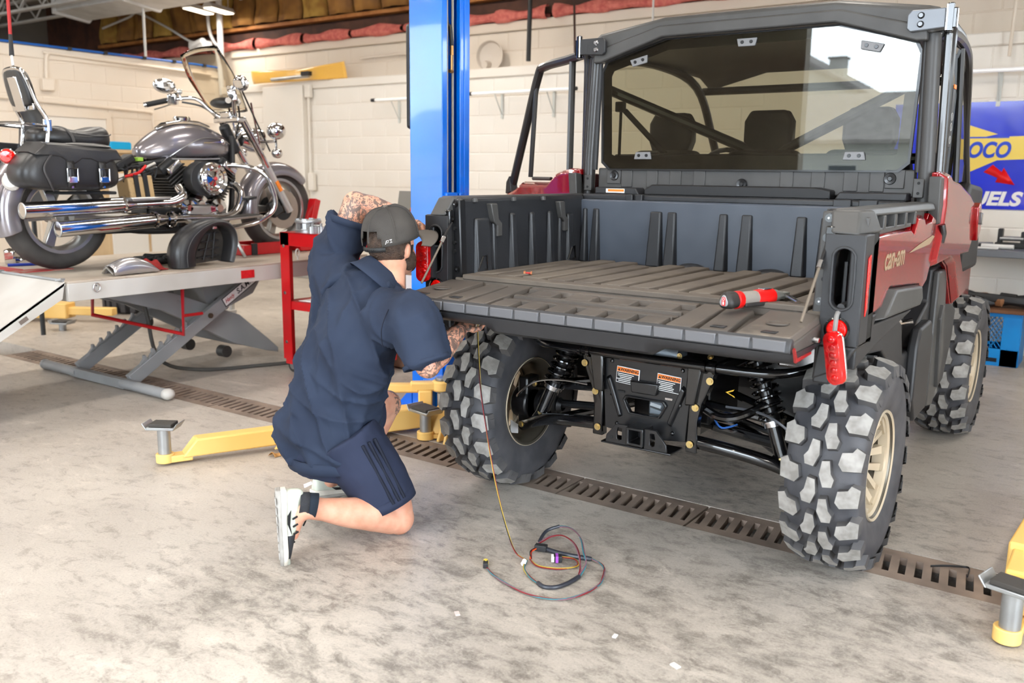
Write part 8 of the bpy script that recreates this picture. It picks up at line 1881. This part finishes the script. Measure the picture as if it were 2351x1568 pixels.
# satellite-like dish on the wall ledge, yellow banner, conduits, poles
m = MB(); m.lathe([(0.0, 0.03), (0.08, 0.022), (0.14, 0.004), (0.16, -0.03), (0.165, -0.03), (0.145, 0.012), (0.085, 0.032), (0.0, 0.04)], (-4.55, 4.98, 2.645), 'y', 28, R=Euler((0, 0, 0.15)).to_matrix()); dsh = tag(ob('wall_dish', m, mat('beige_dish', (204, 192, 178), 0.5)), 'round beige dish standing on the wall ledge right of the blue column', 'dish')
m = MB(); m.lathe([(0.0, -0.04), (0.04, -0.04), (0.05, 0.0), (0.05, 0.03)], (-4.60, 4.97, 2.55), 'y', 16); ob('dish_boss', m, mat('beige_dish', (204, 192, 178), 0.5), dsh)
m = MB(); m.grid(lambda u, v: (-8.30 + 1.68 * u, 4.80 - 0.03 * math.sin(5 * u + 2 * v) - 0.02 * math.sin(11 * u), 2.50 + (0.165 + 0.03 * u - 0.03 * math.sin(PI * u)) * v), 24, 8)
yb = tag(ob('yellow_banner', m, mat('vinyl_yellow', (240, 186, 84), 0.3, coat=0.3, bump=(4, 0.5, 0.02)), solid=0.004, smooth=80), 'yellow vinyl banner draped on the wall ledge behind the motorcycle', 'banner')
m = MB(); m.tube([(-7.85, 4.72, 2.53), (-7.15, 4.72, 2.545)], 0.022, 8); tl = tag(ob('ledge_bar', m, GALV), 'grey metal bar lying on the ledge in front of the yellow banner', 'bar')
m = MB(); m.box((-7.18, 4.70, 2.57), (0.14, 0.06, 0.05)); ob('bar_clamp', m, BLACKP, tl)
def conduit(pts, label, r=0.014, mt=None, name='conduit'):
    m = MB(); m.tube(smooth_path(pts, 4), r, 8); return tag(ob(name, m, mt or WALL), label, 'conduit')
conduit([(-7.26, 4.80, 2.42), (-7.26, 4.80, 2.2), (-7.26, 4.80, 1.2)], 'white conduit running down the pilaster right of the motorcycle')
m = MB(); m.box((-7.26, 4.80, 2.37), (0.10, 0.06, 0.16)); tag(ob('junction_box', m, WALL, bevel=0.01), 'white junction box at the top of the pilaster conduit', 'box')
m = MB(); m.box((-7.24, 4.80, 1.25), (0.10, 0.06, 0.22)); tag(ob('outlet_box', m, WALL, bevel=0.01), 'white outlet box at the pilaster conduit behind the front fender', 'box')
conduit([(-6.60, 5.06, 2.76), (-6.0, 5.06, 2.77), (-5.85, 5.06, 2.76), (-5.82, 5.06, 2.70), (-5.82, 5.06, 2.50)], 'thin beige conduit bending down above the wall ledge', 0.014, WALLB)
conduit([(-9.07, 4.72, 2.655), (-9.07, 2.62, 2.69), (-9.07, 2.50, 2.68), (-9.07, 2.46, 2.60), (-9.07, 2.45, 2.40)], 'warm lit conduit along the top of the partition wall', 0.018, WALLW)
m = MB(); m.box((-9.06, 2.45, 2.33), (0.08, 0.14, 0.14)); tag(ob('outlet_box', m, WALLW, bevel=0.012), 'warm lit outlet box on the partition wall above the rider seat', 'box')
conduit([(-9.07, 1.8, 2.155), (-9.07, 3.60, 2.108), (-9.07, 3.76, 2.09), (-9.07, 3.80, 2.02), (-9.07, 3.80, 1.40)], 'warm lit conduit bending down behind the fuel tank', 0.018, WALLW)
m = MB(); m.tube([(-3.86, 4.70, 2.52), (-3.83, 4.70, 4.05)], 0.024, 10); tag(ob('hanging_pole', m, mat('pole_black', (30, 28, 27), 0.5)), 'black pole hanging from the ceiling right of the blue column', 'pole')
m = MB(); m.tube([(-3.30, 4.70, 2.50), (-3.37, 4.70, 4.05)], 0.012, 8); tag(ob('hanging_rod', m, DWOOD), 'thin brown rod hanging from the ceiling left of the cab roof', 'rod')
m = MB(); m.tube([(-2.46, 4.70, 2.60), (-2.47, 4.70, 4.05)], 0.010, 8); tag(ob('hanging_rod', m, WHITEM), 'thin white rod hanging from the ceiling above the cab roof', 'rod')
m = MB(); m.tube([(0.53, 4.72, 2.30), (0.56, 4.72, 4.05)], 0.012, 8); tag(ob('wall_pipe', m, WALLB), 'thin pale pipe on the upper wall at the right edge', 'pipe')
vp = thing('vent_pipe', 'white vent pipe rising along the wall corner by the lit shop lights', 'pipe', (-9.05, 4.95, 2.5))
m = MB(); m.tube([(-9.05, 4.88, 2.40), (-9.05, 4.88, 4.05)], 0.040, 14); ob('pipe_run', m, WHITEM, vp)
m = MB(); m.tube(smooth_path([(-9.30, 4.9, 3.9), (-9.32, 4.9, 3.35), (-9.22, 4.9, 3.12), (-9.10, 4.9, 3.05)], 5), 0.022, 8); ob('pipe_branch', m, WHITEM, vp)
m = MB(); m.box((-9.45, 4.85, 3.08), (0.34, 0.16, 0.10)); m.tube([(-9.6, 4.8, 3.05), (-9.3, 4.8, 3.12)], 0.05, 10); ob('pipe_fitting', m, WHITEM, vp, bevel=0.02)
m = MB(); m.tube([(-9.02, 3.712, 2.78), (-9.02, 3.72, 4.05)], 0.016, 8); tag(ob('drop_conduit', m, WHITEM), 'white drop conduit rising from the blue wall rail to the ceiling', 'conduit')
m = MB(); m.tube(smooth_path([(-11.9, 4.9, 3.50), (-11.2, 4.9, 3.60), (-10.95, 4.9, 3.64), (-10.3, 4.9, 3.40), (-9.75, 4.9, 3.16), (-9.5, 4.9, 3.12)], 6), 0.016, 6); tag(ob('ceiling_cable', m, WHITEM), 'white cable drooping across the insulation behind the windshield', 'cable')
# hanging red cord
hc = thing('trouble_light', 'red cord with black grip hanging over the motorcycle backrest', 'hanging cord', (-4.01, -0.45, 1.95))
m = MB(); m.tube([(-4.10, -0.39, 4.05), (-4.07, -0.414, 2.338), (-4.035, -0.435, 2.14)], 0.010, 8); ob('cord', m, mat('cord_red', (170, 34, 36), 0.5), hc)
m = MB(); m.tube([(-4.035, -0.435, 2.14), (-4.012, -0.449, 2.02)], [0.010, 0.014], 10); ob('cord_grip', m, BLACKP, hc)
m = MB(); m.tube([(-4.012, -0.449, 2.02), (-4.0, -0.452, 1.962)], 0.008, 8); ob('cord_tip', m, WHITEM, hc)
# behind the motorcycle: dark fairing, cabinet, blue boxes, door
fr = thing('fairing', 'black fairing with a pale screen standing behind the motorcycle backrest', 'fairing', (-5.75, 0.55, 0))
m = MB(); m.loft([[(-5.80 + a * w, 0.55 + c * 0.10 + dy, z) for a, c in ((-1, 0), (-0.6, -0.8), (0.6, -0.8), (1, 0), (0.6, 0.8), (-0.6, 0.8))] for z, w, dy in ((1.0, 0.34, 0), (1.35, 0.34, 0.02), (1.60, 0.28, 0.04), (1.78, 0.20, 0.02), (1.88, 0.10, 0.0))]); ob('fairing_shell', m, ENB, fr, sub=1, smooth=60)
m = MB(); m.loft([[(-5.66 + a * w, 0.46, z) for a in (-1, 1)] for z, w in ((1.45, 0.05), (1.56, 0.07), (1.66, 0.05))], closed=False, caps=False); ob('fairing_screen', m, mat('pale_screen', (206, 210, 184), 0.4), fr, solid=0.004)
m = MB(); m.tube([(-5.95, 0.58, 0.0), (-5.95, 0.58, 1.1)], 0.02, 8); ob('fairing_stand', m, ENB, fr)
cbt = thing('tan_cabinet', 'tan cabinet against the partition wall behind the fuel tank', 'cabinet', (-8.55, 3.3, 0))
TAN = mat('cabinet_tan', (206, 178, 138), 0.55, var=(3, (192, 162, 122), 1.0))
m = MB(); m.box((-8.62, 3.4, 0.78), (0.62, 1.54, 1.56)); ob('carcass', m, TAN, cbt, bevel=0.006)
m = MB(); m.box((-8.60, 3.4, 1.58), (0.68, 1.76, 0.04)); ob('counter_top', m, TAN, cbt, bevel=0.006)
for y in (2.9, 3.4, 3.9):
    m = MB(); m.box((-8.305, y, 0.68), (0.02, 0.46, 1.3)); dd_ = ob('cabinet_door', m, mat('cabinet_white', (224, 219, 210), 0.5), cbt, bevel=0.006)
    m = MB(); m.tube([(-8.285, y + 0.18, 1.1), (-8.285, y + 0.18, 1.25)], 0.008, 6); ob('door_pull', m, GALV, dd_)
BB = mat('bright_cyan_box', (0, 160, 214), 0.5)
for (y, z, sy, sz, lab) in ((3.42, 1.702, 0.20, 0.20, 'bright blue box on the tan cabinet behind the fuel tank'), (2.86, 1.647, 0.26, 0.09, 'low bright blue box on the tan cabinet behind the rider seat')):
    m = MB(); m.loft([[(-8.40 + a * 0.09, y + c * sy / 2 * k, z - sz / 2 + sz * h) for a, c in ((-1, -1), (1, -1), (1, 1), (-1, 1))] for h, k in ((0, 1), (0.8, 1.02), (1.0, 0.85))]); tag(ob('glove_box', m, BB, bevel=0.008), lab, 'box', 'blue boxes on the cabinet')
dr_ = MB(); dr_.box((-9.075, 2.72, 1.0), (0.03, 0.86, 2.0)); d1 = struct(ob('door_1', dr_, mat('door_cream', (244, 238, 228), 0.45), bevel=0.004))
m = MB(); m.ring(rectloop(2.24, 0.0, 3.20, 2.06), rectloop(2.30, -0.01, 3.14, 1.98), -9.09, -9.04, 'x'); ob('door_frame', m, WALLW, d1)
# brown cabinet with a laptop behind the man
bc = thing('tool_cabinet', 'brown tool cabinet mostly hidden behind the kneeling man', 'cabinet', (-2.72, 1.56, 0))
m = MB(); m.box((-2.72, 1.56, 0.56), (0.30, 0.26, 1.10)); ob('carcass', m, mat('cabinet_brown', (150, 118, 98), 0.55), bc, bevel=0.006)
for i in range(4):
    m = MB(); m.box((-2.72, 1.427, 0.22 + 0.24 * i), (0.27, 0.012, 0.20)); ob('drawer', m, mat('cabinet_brown', (150, 118, 98), 0.55), bc, bevel=0.004)
m = MB(); m.box((-2.60, 1.415, 0.60), (0.06, 0.006, 0.16)); tag(ob('note_sheet', m, LWHT), 'white note hanging on the brown cabinet beside the man\'s beard', 'paper')
lpt = thing('laptop', 'grey open laptop on the brown cabinet above the man\'s cap', 'laptop', (-2.76, 1.53, 1.11))
m = MB(); m.box((-2.76, 1.52, 1.118), (0.20, 0.15, 0.014)); ob('keyboard_deck', m, mat('laptop_grey', (120, 116, 108), 0.4), lpt, bevel=0.003)
m = MB(); m.box((-2.76, 1.60, 1.185), (0.20, 0.010, 0.13), (-0.2, 0, 0)); ob('screen', m, mat('laptop_grey', (120, 116, 108), 0.4), lpt, bevel=0.003)
m = MB(); m.box((-2.62, 1.52, 1.125), (0.05, 0.08, 0.03)); tag(ob('orange_case', m, ORNG, bevel=0.004), 'small orange case on the cabinet beside the laptop', 'case')
js = thing('jack_stand', 'red steel jack stand behind the blue column, above the left rear tire', 'jack stand', (-2.08, 1.50, 0))
m = MB(); m.loft([[(-2.08 + a * w, 1.50 + c * w, z) for a, c in ((-1, -1), (1, -1), (1, 1), (-1, 1))] for z, w in ((0.0, 0.12), (0.22, 0.06), (0.32, 0.045))]); ob('stand_body', m, REDP, js, bevel=0.004)
m = MB(); m.box((-2.08, 1.50, 0.36), (0.05, 0.05, 0.12)); m.box((-2.08, 1.50, 0.425), (0.10, 0.07, 0.02)); ob('stand_saddle', m, REDP, js, bevel=0.004)
tv = thing('lawn_tire', 'spare knobbly tire lying on the floor beyond the lift ramp', 'tire', (-6.6, 1.9, 0))
m = MB(); m.lathe([(0.15, 0.0), (0.28, 0.0), (0.32, 0.05), (0.33, 0.11), (0.32, 0.17), (0.28, 0.22), (0.15, 0.22)], (-6.6, 1.9, 0), 'z', 36, close=True); ob('carcass', m, TIRE, tv)
for i in range(24):
    a = 2 * PI * i / 24; m = MB(); m.box((-6.6 + 0.335 * math.cos(a), 1.9 + 0.335 * math.sin(a), 0.11), (0.03, 0.045, 0.18), (0, 0, a)); ob('lug', m, TIRE, tv)
# cart standing under the far end of the lift
uc = thing('parts_cart', 'white parts cart with small casters seen below the lift table', 'cart', (-5.3, 1.55, 0))
m = MB(); m.box((-5.3, 1.55, 0.42), (0.75, 0.42, 0.03)); m.box((-5.3, 1.55, 0.16), (0.75, 0.42, 0.03)); ob('cart_shelf', m, WHITEM, uc, bevel=0.004)
for x in (-5.64, -4.96):
    for y in (1.36, 1.74):
        m = MB(); m.box((x, y, 0.30), (0.03, 0.03, 0.40)); ob('cart_post', m, WHITEM, uc)
        m = MB(); m.lathe([(0.02, -0.015), (0.05, -0.015), (0.05, 0.015), (0.02, 0.015)], (x, y, 0.05), 'y', 18, close=True); ob('cart_caster', m, ENB, uc)
WMODE[0] = False
# ================================================================= outside, seen reflected in the rear window
m = MB(); m.box((-4, -31, -0.06), (90, 47.4, 0.10)); struct(ob('ground_outside', m, mat('asphalt', (142, 142, 140), 0.85, var=(0.6, (126, 126, 124), 1.0)), smooth=0))
hs = thing('low_house', 'long white house with a grey shingle roof across the road', 'house', (-8, -28, 0)); WMODE[0] = True
HW = mat('white_siding', (226, 226, 222), 0.7, var=(1, (214, 214, 210), 1.0)); HG = mat('grey_shingles', (120, 116, 114), 0.9, var=(3, (104, 100, 98), 1.0), bump=(8, 0.5, 0.03))
m = MB(); m.box((-8, -28, 1.3), (36, 5, 2.6)); ob('walls', m, HW, hs)
m = MB(); m.prism([(-25.0, 2.45), (-25.0, 2.58), (-28, 4.25), (-31, 2.58), (-31, 2.45)], -26.5, 10.5, 'x'); ob('roof', m, HG, hs)
for x in (-16, -11, -6.6, -3.2, 0):
    w_ = MB(); w_.box((x, -25.47, 1.35), (1.0, 0.06, 1.0)); wo = ob('window', w_, mat('window_frame', (240, 240, 238), 0.5), hs); w_ = MB(); w_.box((x, -25.43, 1.35), (0.86, 0.03, 0.86)); ob('pane', w_, mat('dark_pane', (60, 66, 74), 0.1), wo)
WMODE[0] = False
h2 = thing('gable_house', 'white gabled house with a chimney behind the low house', 'house', (-12, -34, 0)); WMODE[0] = True
m = MB(); m.prism([(-18, 0), (-7.2, 0), (-7.2, 4.2), (-12.6, 7.2), (-18, 4.2)], -38, -33, 'y'); ob('walls', m, HW, h2)
for s in (-1, 1):
    m = MB(); m.prism([(-12.6, 7.35), (-12.6, 7.15), (-12.6 + s * 6.0, 3.82), (-12.6 + s * 6.0, 4.02)], -38.2, -32.7, 'y'); ob('roof_side', m, HG, h2)
m = MB(); m.box((-9.5, -34.5, 5.75), (0.6, 0.6, 0.95)); ob('chimney', m, HW, h2)
m = MB(); m.box((-9.5, -34.5, 6.25), (0.72, 0.72, 0.08)); ob('chimney_cap', m, HG, h2)
WMODE[0] = False
fn_ = thing('chain_fence', 'dark chain link fence along the road', 'fence', (-4, -15, 0)); WMODE[0] = True
for i in range(16):
    m = MB(); m.tube([(-20 + 2.2 * i, -15, 0), (-20 + 2.2 * i, -15, 1.25)], 0.03, 8); ob('fence_post', m, mat('fence_dark', (60, 62, 62), 0.6), fn_)
m = MB(); m.tube([(-20, -15, 1.22), (13, -15, 1.22)], 0.022, 8); ob('fence_rail', m, mat('fence_dark', (60, 62, 62), 0.6), fn_)
WMODE[0] = False
